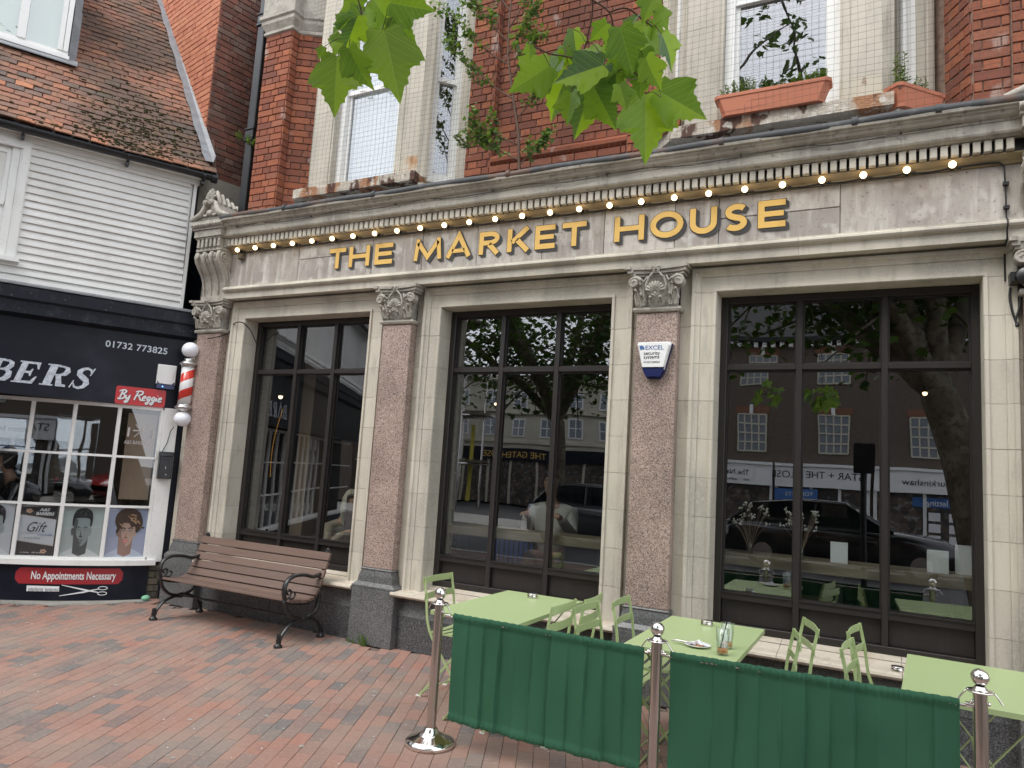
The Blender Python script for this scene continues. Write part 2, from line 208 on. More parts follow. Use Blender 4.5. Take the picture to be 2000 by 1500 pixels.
# ------------------------------------------------------------- mesh builder
class MB:
    def __init__(s): s.v = []; s.f = []; s.mi = []; s.sm = []
    def add(s, v, f, mi=0, sm=False):
        o = len(s.v); s.v += [tuple(p) for p in v]; s.f += [tuple(i + o for i in q) for q in f]; s.mi += [mi] * len(f); s.sm += [sm] * len(f); return s
    def box(s, x0, x1, y0, y1, z0, z1, mi=0):
        v = [(x, y, z) for z in (z0, z1) for y in (y0, y1) for x in (x0, x1)]
        return s.add(v, [(0, 2, 3, 1), (4, 5, 7, 6), (0, 1, 5, 4), (2, 6, 7, 3), (0, 4, 6, 2), (1, 3, 7, 5)], mi)
    def cbox(s, x0, x1, y0, y1, z0, z1, c=.004, mi=0):
        """box with its front (low y) edges chamfered"""
        v = [(x0, y1, z0), (x1, y1, z0), (x1, y1, z1), (x0, y1, z1), (x0, y0 + c, z0), (x1, y0 + c, z0), (x1, y0 + c, z1), (x0, y0 + c, z1),
             (x0 + c, y0, z0 + c), (x1 - c, y0, z0 + c), (x1 - c, y0, z1 - c), (x0 + c, y0, z1 - c)]
        f = [(0, 3, 2, 1), (0, 1, 5, 4), (1, 2, 6, 5), (2, 3, 7, 6), (3, 0, 4, 7), (4, 5, 9, 8), (5, 6, 10, 9), (6, 7, 11, 10), (7, 4, 8, 11), (8, 9, 10, 11)]
        return s.add(v, f, mi)
    def prism(s, pts, d, mi=0, sm=False):
        """closed polygon pts (3d) extruded by vector d"""
        n = len(pts); d = Vector(d); a = [Vector(p) for p in pts]; v = a + [p + d for p in a]
        s.add(v, [tuple(range(n))[::-1], tuple(range(n, 2 * n))], mi)
        return s.add(v, [(i, (i + 1) % n, n + (i + 1) % n, n + i) for i in range(n)], mi, sm)
    def tube(s, path, r, n=8, mi=0, cap=True, sm=True, flat=None, up=None):
        P = [Vector(p) for p in path]; k = len(P); rs = r if isinstance(r, (list, tuple)) else [r] * k
        vs = []; prev = None
        for i, p in enumerate(P):
            t = (P[min(i + 1, k - 1)] - P[max(i - 1, 0)]); t = t.normalized() if t.length > 1e-9 else Vector((0, 0, 1))
            if prev is None:
                u0 = Vector(up) if up else (Vector((0, 0, 1)) if abs(t.z) < .9 else Vector((1, 0, 0)))
            else: u0 = prev
            a = (u0 - t * u0.dot(t)); a = a.normalized() if a.length > 1e-6 else t.orthogonal().normalized()
            b = t.cross(a); prev = a; fl = flat or 1
            for j in range(n):
                an = 2 * math.pi * (j + .5) / n; vs.append(p + rs[i] * (math.cos(an) * a + fl * math.sin(an) * b))
        f = [(i * n + j, i * n + (j + 1) % n, (i + 1) * n + (j + 1) % n, (i + 1) * n + j) for i in range(k - 1) for j in range(n)]
        s.add(vs, f, mi, sm)
        if cap: s.add(vs[:n], [tuple(range(n))[::-1]], mi); s.add(vs[-n:], [tuple(range(n))], mi)
        return s
    def lathe(s, prof, c=(0, 0, 0), n=24, mi=0, sm=True, axis=None):
        c = Vector(c); vs = []
        for r, z in prof:
            for j in range(n):
                a = 2 * math.pi * j / n; q = Vector((r * math.cos(a), r * math.sin(a), z)); vs.append(c + (axis @ q if axis else q))
        return s.add(vs, [(i * n + j, i * n + (j + 1) % n, (i + 1) * n + (j + 1) % n, (i + 1) * n + j) for i in range(len(prof) - 1) for j in range(n)], mi, sm)
    def ball(s, c, r, n=16, mi=0, sc=(1, 1, 1)):
        c = Vector(c); k = n // 2; vs = []
        for i in range(k + 1):
            t = math.pi * i / k
            for j in range(n): a = 2 * math.pi * j / n; vs.append((c.x + sc[0] * r * math.sin(t) * math.cos(a), c.y + sc[1] * r * math.sin(t) * math.sin(a), c.z - sc[2] * r * math.cos(t)))
        return s.add(vs, [(i * n + j, i * n + (j + 1) % n, (i + 1) * n + (j + 1) % n, (i + 1) * n + j) for i in range(k) for j in range(n)], mi, True)
    def sweepx(s, prof, x0, x1, mi=0, ends=True):
        """open profile of (y, z) run along x"""
        n = len(prof); v = [(x0, y, z) for y, z in prof] + [(x1, y, z) for y, z in prof]
        s.add(v, [(i, i + 1, n + i + 1, n + i) for i in range(n - 1)], mi)
        if ends: s.add(v[:n], [tuple(range(n))], mi); s.add(v[n:], [tuple(range(n))[::-1]], mi)
        return s
    def xf(s, M):
        s.v = [tuple(M @ Vector(p)) for p in s.v]; return s
    def build(s, name, mats, parent=None, loc=None):
        me = bpy.data.meshes.new(name); me.from_pydata(s.v, [], s.f)
        for q in (mats if isinstance(mats, (list, tuple)) else [mats]): me.materials.append(MT[q] if isinstance(q, str) else q)
        me.polygons.foreach_set('material_index', s.mi); me.polygons.foreach_set('use_smooth', s.sm); me.update()
        return link(name, me, parent, loc)
def link(name, me, parent=None, loc=None, rot=None):
    o = bpy.data.objects.new(name, me); COL.objects.link(o)
    if parent: o.parent = parent
    if loc is not None: o.location = loc
    if rot is not None: o.rotation_euler = rot
    return o
def tag(o, label=None, cat=None, group=None, kind=None):
    for k, v in (('label', label), ('category', cat), ('group', group), ('kind', kind)):
        if v: o[k] = v
    return o
def empty(name, loc=(0, 0, 0), rz=0, label=None, cat=None, group=None, kind=None):
    o = bpy.data.objects.new(name, None); COL.objects.link(o); o.location = loc; o.rotation_euler = (0, 0, rz); o.empty_display_size = .1
    return tag(o, label, cat, group, kind)
def copytree(o, parent=None):
    c = o.copy(); COL.objects.link(c)
    if parent: c.parent = parent
    for ch in list(o.children): copytree(ch, c)
    return c
def text(s, size, mat_, parent, loc, rot=(R(90), 0, 0), name='lettering', ext=.001, align='LEFT', shear=0, sx=1, space=1, off=0, bendf=None):
    cu = bpy.data.curves.new(name, 'FONT'); cu.body = s; cu.size = size; cu.extrude = ext; cu.align_x = align; cu.shear = shear; cu.space_character = space; cu.offset = off
    cu.resolution_u = 3; cu.materials.append(MT[mat_] if isinstance(mat_, str) else mat_)
    t_ = bpy.data.objects.new('t', cu); me = bpy.data.meshes.new_from_object(t_); me.name = name; bpy.data.objects.remove(t_)
    if bendf:
        a0 = Vector(loc)
        for v_ in me.vertices: x, y, z = v_.co; q = bendf(a0.x + x * sx, a0.z + y); v_.co = (q[0], q[1] - z, q[2])
        return link(name, me, parent)
    o = link(name, me, parent, loc, rot); o.scale = (sx, 1, 1); return o
def arc(cx, cz, rx, rz, a0, a1, n=10): return [(cx + rx * math.cos(R(a0 + (a1 - a0) * i / n)), cz + rz * math.sin(R(a0 + (a1 - a0) * i / n))) for i in range(n + 1)]
def ribbon(pts, w, closed=False):
    """2d polyline -> list of quads of width w (float or list), mitred"""
    n = len(pts); ws = w if isinstance(w, (list, tuple)) else [w] * n; Lp = []; Rp = []
    for i, p in enumerate(pts):
        a = pts[i - 1] if (i > 0 or closed) else None; b = pts[(i + 1) % n] if (i < n - 1 or closed) else None
        d1 = Vector((p[0] - a[0], p[1] - a[1])).normalized() if a else None; d2 = Vector((b[0] - p[0], b[1] - p[1])).normalized() if b else None
        d = ((d1 or d2) + (d2 or d1)).normalized(); k = 1 / max(.5, d.dot(d2 or d1)); nx, ny = -d.y * k, d.x * k
        Lp.append((p[0] + nx * ws[i] / 2, p[1] + ny * ws[i] / 2)); Rp.append((p[0] - nx * ws[i] / 2, p[1] - ny * ws[i] / 2))
    return Lp, Rp
def flat(mb, pts, y, th=.0015, mi=0):
    """2d polygon (x,z) as a thin plate whose front is at y"""
    mb.prism([(p[0], y, p[1]) for p in pts], (0, th, 0), mi)
def stroke(mb, pts, w, y, th=.0015, mi=0, closed=False):
    a, b = ribbon(pts, w, closed); n = len(pts); k = n if closed else n - 1
    v = [(p[0], y, p[1]) for p in a] + [(p[0], y, p[1]) for p in b]
    mb.add(v, [(i, n + i, n + (i + 1) % n, (i + 1) % n) for i in range(k)], mi)
# ============================================================= SETTING: ground
g = MB(); g.add([(-60, -60, -.3), (60, -60, -.3), (60, 60, -.3), (-60, 60, -.3)], [(0, 1, 2, 3)])
tag(g.build('ground', 'asphalt'), kind='structure')
pave = MB(); pave.box(-14, 9, -6.6, .6, -.16, -.012); pv = tag(pave.build('pavement', 'sand'), kind='structure')
kb = MB(); x = -14
while x < 9: kb.cbox(x, x + .905, -6.75, -6.6, -.25, .0, .006); x += .912
tag(kb.build('kerb', 'concrete'), kind='structure')
rd = MB(); rd.box(-40, 40, -13.2, -6.75, -.2, -.13); tag(rd.build('road', 'asphalt'), kind='structure')
p2 = MB(); p2.box(-40, 40, -17, -13.2, -.2, -.01); tag(p2.build('far_pavement', 'concrete'), kind='structure')
ap = MB(); ap.prism([(-9.6, -2.4, 0), (-8.9, -2.35, 0), (-8.0, -1.16, 0), (-7.75, -.98, 0), (-7.45, -.8, 0), (-7.22, -.56, 0), (-7.08, -.2, 0), (-7.0, -.02, 0), (-7.4, .1, 0), (-9.6, .1, 0)], (0, 0, -.02))
ap.xf(Matrix.Translation((0, 0, .004))); tag(ap.build('concrete_apron', 'concrete'), kind='structure')
# clay pavers in running bond, rows run 114 degrees
PL, PW, J = .19, .0935, .0022
def paver_mesh(mb=None, cx=0, cy=0, cz=0, a=0, tx=0, ty=0, hl=PL / 2, hw=PW / 2):
    c = .0016; v = []
    for z, q in ((-.03, 0), (-c, 0), (0, c)):
        for sx, sy in ((-1, -1), (1, -1), (1, 1), (-1, 1)): v.append((sx * (hl - J / 2 - q), sy * (hw - J / 2 - q), z))
    ca, sa = math.cos(a), math.sin(a)
    v = [(cx + x * ca - y * sa, cy + x * sa + y * ca, cz + z + tx * x + ty * y) for x, y, z in v]
    f = [(8, 9, 10, 11)] + [(k + i, k + (i + 1) % 4, k + 4 + (i + 1) % 4, k + 4 + i) for k in (0, 4) for i in range(4)]
    (mb or MBtmp).add(v, f); return mb
MBtmp = MB(); paver_mesh(); pm = bpy.data.meshes.new('brick'); pm.from_pydata(MBtmp.v, [], MBtmp.f); pm.materials.append(MT['paver'])
A = R(114); ua, va = Vector((math.cos(A), math.sin(A))), Vector((-math.sin(A), math.cos(A)))
plist = []
for i in range(-75, 76):
    off = (.5 * (i % 2) + U(-.08, .08)) * PL
    for j in range(-45, 46):
        c = Vector((-3.6, -1.6)) + va * (i * PW + U(-.0008, .0008)) + ua * (j * PL + off + U(-.0015, .0015))
        if not (-10 < c.x < 1.7 and -3.4 < c.y < .2): continue
        if c.x > -7 and c.y > .12: continue
        if c.y > -.05 and any(a < c.x < b for a, b in ((-6.95, -6.3), (-4.42, -3.86), (-1.9, -1.3), (.7, 1.3))): continue
        sb = (c - Vector((-7.12, .05))).dot(Vector((.4787, .878))); db = -(c - Vector((-7.12, .05))).dot(Vector((.878, -.4787)))
        if sb < .02 and db > .26 * (sb + .45) ** 2 - .19: continue
        px, py, z = proj((c.x, c.y, 0)); vis = -60 < px < 2060 and py < 1560 and z > 0
        bar = (px > 905 and py > 1240 and c.y > -1.5)
        plist.append((vis, bar, (Vector((c.x, c.y, 0)) - CAMP).length, c))
vis = sorted([p for p in plist if p[0] and not p[1]], key=lambda p: p[2])
vis += sorted([p for p in plist if p[0] and p[1]], key=lambda p: p[2])
top = set(id(p) for p in vis[:298]); st = MB()
for p in plist:
    c = p[3]; tx, ty, dz = U(-.003, .003), U(-.005, .005), U(-.0007, .0007)
    if id(p) in top: o = link('brick', pm, pv, (c.x, c.y, dz), (ty, -tx, A))
    else: paver_mesh(st, c.x, c.y, dz, A, tx, ty)
tag(st.build('brickwork', 'paver', pv), kind='stuff')
# little white petals and crumbs on the paving
lt = MB()
for k in range(210):
    x, y = U(-8, -.5), U(-2.6, -.1); r = U(.0025, .0075); a0 = U(0, 6); n = 5
    lt.add([(x + r * math.cos(a0 + 6.28 * i / n) * U(.6, 1), y + r * math.sin(a0 + 6.28 * i / n) * U(.5, 1), .0045) for i in range(n)], [tuple(range(n))])
gm = MB()
for k in range(70):
    x, y = U(-8, -1), U(-2.6, -.2); r = U(.008, .018); gm.add([(x + r * math.cos(6.28 * i / 9) * U(.8, 1), y + r * math.sin(6.28 * i / 9) * U(.7, 1), .0032) for i in range(9)], [tuple(range(9))])
tag(gm.build('gum_spots', 'concrete'), 'grey trodden chewing gum spots on the red brick paving', 'stain', kind='stuff')
tag(lt.build('fallen_petals', 'paper'), 'tiny pale petals and crumbs scattered over the red brick paving', 'litter', kind='stuff')
# ============================================================= MARKET HOUSE
MH = empty('market_house', (-3, .3, 0), 0, 'stone and red brick corner building with gold lettered fascia and three black framed shop windows', 'building')
OFF = Vector((3, -.3, 0))
def mh(mb, name, mats, parent=None, tagkind=None):
    """build in world coordinates as a part of the market house"""
    if parent is None: mb.xf(Matrix.Translation(OFF)); o = mb.build(name, mats, MH)
    else:
        M_ = Matrix.Translation(OFF - parent.location); mb.xf(M_); o = mb.build(name, mats, parent)
    if tagkind: o['kind'] = tagkind
    return o
OPEN = [(-6.20, -4.496), (-3.66, -1.995), (-1.147, .578)]
PIL = [(-6.84, -6.47), (-4.262, -3.935), (-1.755, -1.425), (.79, 1.12)]
ZJ = [.50, .78, 1.074, 1.372, 1.663, 1.954, 2.245, 2.533, 2.828, 3.09]
# structural core behind the ashlar
MT['tinted'] = mat('bulb_glow_stone', (.40, .32, .2), .8, .2, layers=[(6, (1, 1, 1), .4, .7, (.26, .19, .1), .6)], bump=(60, .4, .005))  # warm glow of the festoon bulbs put into the bed moulding colour
core = MB()
gw = MB(); gw.box(-7.6, -7.025, .3, .56, 0, 4.3); mh(gw, 'side_infill', 'navy2')
for a, b in ((-7.02, -6.20), (-4.496, -3.66), (-1.995, -1.147), (.578, 1.6)): core.box(a + .002, b - .002, .165, .55, .0, 4.2)
for a, b in OPEN: core.box(a, b, .33, .55, 3.10, 4.2); core.box(a, b, .2, .52, .0, .53)
core.box(1.6, 3.6, .1, .55, 0, 4.2)
mh(core, 'wall_core', 'cement')
# jamb mouldings, one stone per course; head moulding with the corners
JP = [(.185, .14), (.185, .09), (.160, .09), (.152, .106), (.135, .116), (.122, .118), (.120, .128), (.028, .128), (.026, .112), (.006, .112), (0, .12), (0, .34), (.185, .34)]
for a, b in OPEN:
    for X0, sg in ((a, -1), (b, 1)):
        for k in range(9):
            z0, z1 = ZJ[k] + .0012, ZJ[k + 1] - .0012
            s_ = MB(); dy = U(-.0015, .0015); s_.prism([(X0 + sg * o, y + dy, z0) for o, y in JP], (0, 0, z1 - z0)); mh(s_, 'jamb_stone', 'stone')
    h = MB(); n = len(JP)
    v = [(a - o, y, 3.091) for o, y in JP] + [(a - o, y, 3.091 + o) for o, y in JP] + [(b + o, y, 3.091 + o) for o, y in JP] + [(b + o, y, 3.091) for o, y in JP]
    h.add(v, [(k * n + i, k * n + (i + 1) % n, (k + 1) * n + (i + 1) % n, (k + 1) * n + i) for k in range(3) for i in range(n)])
    h.add(v[:n], [tuple(range(n))]); h.add(v[3 * n:], [tuple(range(n))]); mh(h, 'lintel_moulding', 'stone')
    c = MB(); c.cbox(a - .19, b + .19, .136, .2, 3.278, 3.34, .003); mh(c, 'wall_stone', 'stone')
# plain ashlar strips either side of each shaft
STR = [(-7.02, -6.835), (-6.478, -6.387), (-4.309, -4.256), (-3.941, -3.847), (-1.808, -1.750), (-1.431, -1.334), (.765, .796), (1.114, 1.6)]
for a, b in STR:
    for k in range(9):
        s_ = MB(); s_.cbox(a, b - .001, .138 + U(-.002, .001), .17, ZJ[k] + .001, (ZJ[k + 1] if k < 8 else 3.3) - .001, .002); mh(s_, 'wall_stone', 'stone')
# base: dado, bevel, sills
for i, (a, b) in enumerate(OPEN):
    l, r = [(-6.43, -4.36), (-3.88, -1.84), (-1.37, .73)][i]
    d = MB(); mid = (l + r) / 2
    for p, q in ((l, mid - .002), (mid + .002, r)): d.cbox(p, q, .08, .2, 0, .285, .002)
    mh(d, 'dado_slab', 'granite_dark'); d = MB(); d.sweepx([(.2, .29), (.082, .288), (.13, .445), (.2, .445)], l, r); mh(d, 'dado_slab', 'granite_grey')
    pr = [(.34, .452), (.02, .452), (-.008, .462), (-.018, .476), (-.012, .492), (.01, .5), (.1, .505), (.3, .548), (.34, .55)]
    m1 = l + (r - l) * .34; m2 = l + (r - l) * .7
    for p, q in ((l - .015, m1), (m1 + .003, m2), (m2 + .003, r + .015)):
        d = MB(); d.sweepx(pr, p, q); mh(d, 'window_sill', 'sill')
# pilasters
def pilaster(x0, x1):
    c = (x0 + x1) / 2; w = (x1 - x0) / 2
    P_ = MB(); P_.cbox(x0, x1, .04, .15, .672, 2.93, .004); sh = mh(P_, 'pilaster_shaft', 'granite_pink')
    pl = MB(); e = w + .076; pl.cbox(c - e, c + e, 0, .16, 0, .49, .005); mh(pl, 'pilaster_plinth', 'granite_grey')
    mo = MB(); prof = [(.0, .492), (.0, .512), (.012, .53), (.022, .545), (.026, .60), (.036, .648), (.03, .66), (.036, .671)]
    v = []
    for o, z in prof: v += [(c - w - .076 + o * 2, .16, z), (c - w - .076 + o * 2, .0 + o, z), (c + w + .076 - o * 2, .0 + o, z), (c + w + .076 - o * 2, .16, z)]
    mo.add(v, [(4 * i + j, 4 * i + j + 1, 4 * i + 5 + j, 4 * i + 4 + j) for i in range(len(prof) - 1) for j in range(3)]); mo.add(v[-4:], [(0, 1, 2, 3)])
    mh(mo, 'plinth_moulding', 'granite_grey')
    # capital: astragal, bell, abacus, volutes, shell, acanthus leaves
    cp = MB(); e = w + .035
    prof = [(.0, 2.932), (.022, 2.938), (.03, 2.955), (.022, 2.972), (.0, 2.98), (-.022, 2.985), (-.024, 3.06), (-.012, 3.15), (.012, 3.225), (.0, 3.23)]
    v = []
    for o, z in prof: v += [(c - w - o, .15, z), (c - w - o, .045 - o, z), (c + w + o, .045 - o, z), (c + w + o, .15, z)]
    cp.add(v, [(4 * i + j, 4 * i + j + 1, 4 * i + 5 + j, 4 * i + 4 + j) for i in range(len(prof) - 1) for j in range(3)], sm=False)
    for z0, z1, o in ((3.222, 3.244, .05), (3.244, 3.272, .068), (3.272, 3.298, .085)):
        n = 10; pts = [(c - w - o, .155, z0), (c - w - o, .035 - o, z0)] + [(c - w - o + (2 * (w + o)) * i / n, .035 - o + .045 * math.sin(math.pi * i / n) ** .7, z0) for i in range(1, n)] + [(c + w + o, .035 - o, z0), (c + w + o, .155, z0)]
        pts.insert(2, (c - w - o + .045, .035 - o, z0)); cp.prism(pts, (0, 0, z1 - z0))
    cap = mh(cp, 'capital', 'carved')
    def sub(mb, nm): return mh(mb, nm, 'carved', cap)
    cap.location = (0, 0, 0)
    def sub(mb, nm): mb.xf(Matrix.Translation(OFF)); return mb.build(nm, 'carved', cap)
    for sg in (-1, 1):
        vo = MB(); pts = []
        for i in range(22):
            t = i / 21; a = R(200) - t * R(560) if sg > 0 else R(-20) + t * R(560); rr = .052 * (1 - .82 * t)
            pts.append((c + sg * (w + .012) + rr * math.cos(a), -.012 - .02 * t, 3.165 + rr * math.sin(a)))
        vo.tube(pts, [.0125 * (1 - .45 * i / 21) for i in range(22)], 6)
        vo.tube([(c + sg * (w + .012), .04, 3.165), (c + sg * (w + .012), -.03, 3.165)], [.045, .03], 12)
        vo.tube([(c + sg * .075, .0, 3.215), (c + sg * .1, -.012, 3.17), (c + sg * .135, -.015, 3.2), (c + sg * (w + .0), -.012, 3.218)], [.008, .011, .011, .009], 6)
        vo.tube([(c + sg * .012, -.03, 3.245), (c + sg * .035, -.035, 3.275), (c + sg * .012, -.036, 3.29), (c + sg * .0, -.034, 3.272)], .009, 6)
        vo.tube([(c + sg * .02, -.028, 3.24), (c + sg * .06, -.022, 3.2), (c + sg * .082, -.018, 3.14), (c + sg * .06, -.02, 3.08), (c + sg * .0, -.03, 3.05)], .009, 6)
        sub(vo, 'volute')
    shl = MB()
    for i in range(9):
        a = R(-72 + 18 * i); L_ = .078
        shl.tube([(c + .012 * math.sin(a), -.018, 3.075 + .01 * math.cos(a)), (c + .6 * L_ * math.sin(a), -.047, 3.075 + .65 * L_ * math.cos(a)), (c + L_ * math.sin(a), -.026, 3.075 + 1.12 * L_ * math.cos(a))], [.004, .0095, .0125], 6)
    shl.ball((c, -.028, 3.068), .016, 10); sub(shl, 'shell')
    def acanthus(cx, z0, h, wd, lean, y0=.018):
        lf = MB(); n = 7
        rows = []
        for i in range(n):
            t = i / (n - 1); hw = wd * (.55 + .6 * math.sin(math.pi * min(1, t * 1.1) * .75)) * (1 - .75 * t ** 3) * (1 + .22 * (i % 2)); z = z0 + h * t; y = y0 - .012 - .032 * t ** 2 + (.0 if t < .9 else .004)
            cxx = cx + lean * t; rows.append([(cxx - hw, y + .012, z - .012 * (i % 2)), (cxx - hw * .5, y - .006, z), (cxx, y + .004, z), (cxx + hw * .5, y - .006, z), (cxx + hw, y + .012, z - .012 * (i % 2))])
        v = [p for r_ in rows for p in r_]; lf.add(v, [(5 * i + j, 5 * i + j + 1, 5 * i + 6 + j, 5 * i + 5 + j) for i in range(n - 1) for j in range(4)], sm=False)
        lf.ball((cx + lean, y0 - .048, z0 + h - .004), .013, 8); sub(lf, 'acanthus_leaf')
    for cx, z0, h, wd, ln in ((c - .115, 2.985, .085, .03, .0), (c - .04, 2.985, .06, .024, 0), (c + .04, 2.985, .06, .024, 0), (c + .115, 2.985, .085, .03, 0), (c - .105, 3.04, .15, .03, -.02), (c + .105, 3.04, .15, .03, .02), (c - w + .015, 2.985, .12, .024, -.01), (c + w - .015, 2.985, .12, .024, .01)):
        acanthus(cx, z0, h, wd, ln)
for a, b in PIL: pilaster(a, b)
# ------------------------------------------------------------- entablature
XL, XR = -6.43, .80
arch = [(.2, 3.297), (.0, 3.297), (.0, 3.365), (-.012, 3.368), (-.03, 3.378), (-.04, 3.392), (-.036, 3.408), (-.02, 3.418), (-.02, 3.428), (.03, 3.433), (.2, 3.433)]
xs = [XL, -5.72, -4.68, -3.9, -3.05, -2.3, -1.52, -.55, .1, XR]
for a, b in zip(xs, xs[1:]):
    d = MB(); d.sweepx([(y + U(-.0, .001), z) for y, z in arch], a + .001, b - .001); mh(d, 'architrave_stone', 'stone')
fx = [XL, -5.42, -4.46, -3.87, -3.27, -2.62, -2.06, -1.47, -1.13, -.28, XR]
for i, (a, b) in enumerate(zip(fx, fx[1:])):
    rows = [(3.433, 3.81)]
    if i in (1,): rows = [(3.433, 3.665), (3.669, 3.81)]
    if i in (8,): rows = [(3.433, 3.638), (3.643, 3.81)]
    for z0, z1 in rows:
        d = MB(); d.cbox(a + .002, b - .002, .03 + U(-.002, .003), .2, z0, z1, .004); mh(d, 'frieze_panel', 'frieze')
bk = MB(); bk.box(XL, XR, .06, .3, 3.3, 4.1); mh(bk, 'frieze_backing', 'cement')
bed = MB(); bed.sweepx([(.2, 3.812), (.02, 3.812), (.012, 3.83), (-.01, 3.845), (-.03, 3.862), (-.03, 3.872), (.2, 3.872)], XL, XR); mh(bed, 'bed_moulding', 'tinted')
db = MB(); db.box(XL, XR, -.028, .2, 3.873, 3.955); mh(db, 'dentil_recess', 'cable')  # shade between the dentils painted in as a near-black recess
k = 0; x = XL + .02
while x < XR - .045:
    d = MB(); d.cbox(x, x + .0425, -.068, -.026, 3.876 + U(-.001, .001), 3.952, .003); mh(d, 'dentil', 'stone'); x += .0613
cor = [(.2, 3.957), (-.075, 3.957), (-.085, 3.968), (-.105, 3.972), (-.112, 3.985), (-.112, 4.045), (-.12, 4.05), (-.122, 4.062), (-.135, 4.068), (-.15, 4.08), (-.158, 4.098), (-.17, 4.104), (-.172, 4.116), (-.19, 4.122), (-.195, 4.142), (-.15, 4.15), (.5, 4.2)]
xs = [XL, -5.3, -4.2, -3.1, -2.0, -.95, .1, XR]
for a, b in zip(xs, xs[1:]):
    d = MB(); d.sweepx(cor, a + .0008, b - .0008); mh(d, 'cornice_stone', 'stone_old')
pp = MB(); pts = [(XL + .02 + (XR - XL - .04) * i / 40, -.168 + .004 * math.sin(i * 1.7), 4.158 + .004 * math.sin(i * .9)) for i in range(41)]
pp.tube(pts, .034, 10); 
for x in (-5.5, -4.35, -2.9, -1.1, -.2, .3): pp.tube([(x, -.168, 4.16), (x + .035, -.168, 4.16)], .04, 10)
mh(pp, 'lead_roll', 'pipe')
fl = MB(); fl.sweepx([(-.16, 4.17), (-.1, 4.185), (.6, 4.235)], XL - .5, 3.6, ends=False); mh(fl, 'lead_flat', 'lead')
# ------------------------------------------------------------- gold sign letters with painted shadow
LX = {'T': (-4.997, -4.785), 'H': (-4.74, -4.484), 'E': (-4.421, -4.206), 'M': (-3.955, -3.645), 'A': (-3.6, -3.326), 'R': (-3.246, -3.031), 'K': (-2.959, -2.738), 'E2': (-2.688, -2.499), 'T2': (-2.433, -2.214), 'H2': (-1.967, -1.716), 'O': (-1.667, -1.40), 'U': (-1.35, -1.142), 'S': (-1.085, -.913), 'E3': (-.84, -.646)}
def glyph(ch, x0, x1, z0, z1, t):
    """list of (points, width, closed); capital strokes"""
    w = x1 - x0; h = t / 2; zm = (z0 + z1) / 2
    if ch == 'T': return [([(x0, z1 - h), (x1, z1 - h)], t, 0), ([((x0 + x1) / 2, z1 - t), ((x0 + x1) / 2, z0)], t, 0)]
    if ch == 'H': return [([(x0 + h, z0), (x0 + h, z1)], t, 0), ([(x1 - h, z0), (x1 - h, z1)], t, 0), ([(x0 + t, zm), (x1 - t, zm)], t * .9, 0)]
    if ch == 'E': return [([(x0 + h, z0), (x0 + h, z1)], t, 0), ([(x0 + t, z1 - h), (x1, z1 - h)], t, 0), ([(x0 + t, zm), (x1 - .012, zm)], t * .9, 0), ([(x0 + t, z0 + h), (x1, z0 + h)], t, 0)]
    if ch == 'M': return [([(x0 + h * .9, z0), (x0 + .022 + h * .9, z1)], t * .9, 0), ([(x1 - h * .9, z0), (x1 - .022 - h * .9, z1)], t * .9, 0), ([(x0 + .045, z1 - .035), ((x0 + x1) / 2, z0 + .03), (x1 - .045, z1 - .035)], t * .95, 0)]
    if ch == 'A': return [([(x0 + h, z0), ((x0 + x1) / 2, z1 - .002), (x1 - h, z0)], t, 0), ([(x0 + .07, z0 + .06), (x1 - .07, z0 + .06)], t * .8, 0)]
    if ch == 'R': return [([(x0 + h, z0), (x0 + h, z1)], t, 0), ([(x0 + t, z1 - h)] + [(p[0], p[1]) for p in arc(x0 + w * .52, z1 - .064, w * .34, .064 - h, 90, -90, 9)] + [(x0 + t, z1 - .128 + h)], t * .95, 0), ([(x0 + w * .48, z1 - .12), (x1 - h, z0)], t, 0)]
    if ch == 'K': return [([(x0 + h, z0), (x0 + h, z1)], t, 0), ([(x1 - h, z1), (x0 + t, zm - .02)], t, 0), ([(x0 + w * .42, zm + .004), (x1 - h * .8, z0)], t, 0)]
    if ch == 'O': return [([(p[0], p[1]) for p in arc((x0 + x1) / 2, zm, w / 2 - h, (z1 - z0) / 2 - h + .004, 0, 342, 19)], t, 1)]
    if ch == 'U': return [([(x0 + h, z1), (x0 + h, z0 + w * .42)] + arc((x0 + x1) / 2, z0 + w * .42, w / 2 - h, w * .42 - h, 190, 350, 9) + [(x1 - h, z0 + w * .42), (x1 - h, z1)], t, 0)]
    if ch == 'S':
        c = (x0 + x1) / 2; q = (z1 - z0) / 4
        return [(arc(c + .004, zm + q - h / 2 + .002, w / 2 - h, q - h / 2, 35, 250, 12)[:-1] + arc(c - .006, zm - q + h / 2 - .002, w / 2 - h, q - h / 2, 85, -145, 13), t, 0)]
ls = MB(); 
for key, (x0, x1) in LX.items():
    a, b, c = MB(), MB(), MB()
    for pts, wd, cl in glyph(key[0], x0, x1, 3.532, 3.742, .046):
        for q in range(1, 5): stroke(a, [(p[0] + .0065 * q, p[1] - .0058 * q) for p in pts], wd + .004, .0232 - q * .0001, closed=cl)
        ex = pts if cl else [(pts[0][0] + .004 * (pts[0][0] - pts[1][0]) / math.dist(pts[0], pts[1]), pts[0][1] + .004 * (pts[0][1] - pts[1][1]) / math.dist(pts[0], pts[1]))] + pts[1:-1] + [(pts[-1][0] + .004 * (pts[-1][0] - pts[-2][0]) / math.dist(pts[-1], pts[-2]), pts[-1][1] + .004 * (pts[-1][1] - pts[-2][1]) / math.dist(pts[-1], pts[-2]))]
        stroke(b, ex, wd + .009, .0215, closed=cl); stroke(c, pts, wd, .0195, closed=cl)
    lo = mh(c, 'sign_letter', 'gold'); a.xf(Matrix.Translation(OFF)); b.xf(Matrix.Translation(OFF)); a.build('painted_shadow', 'signgrey', lo); b.build('painted_outline', 'signblack', lo)
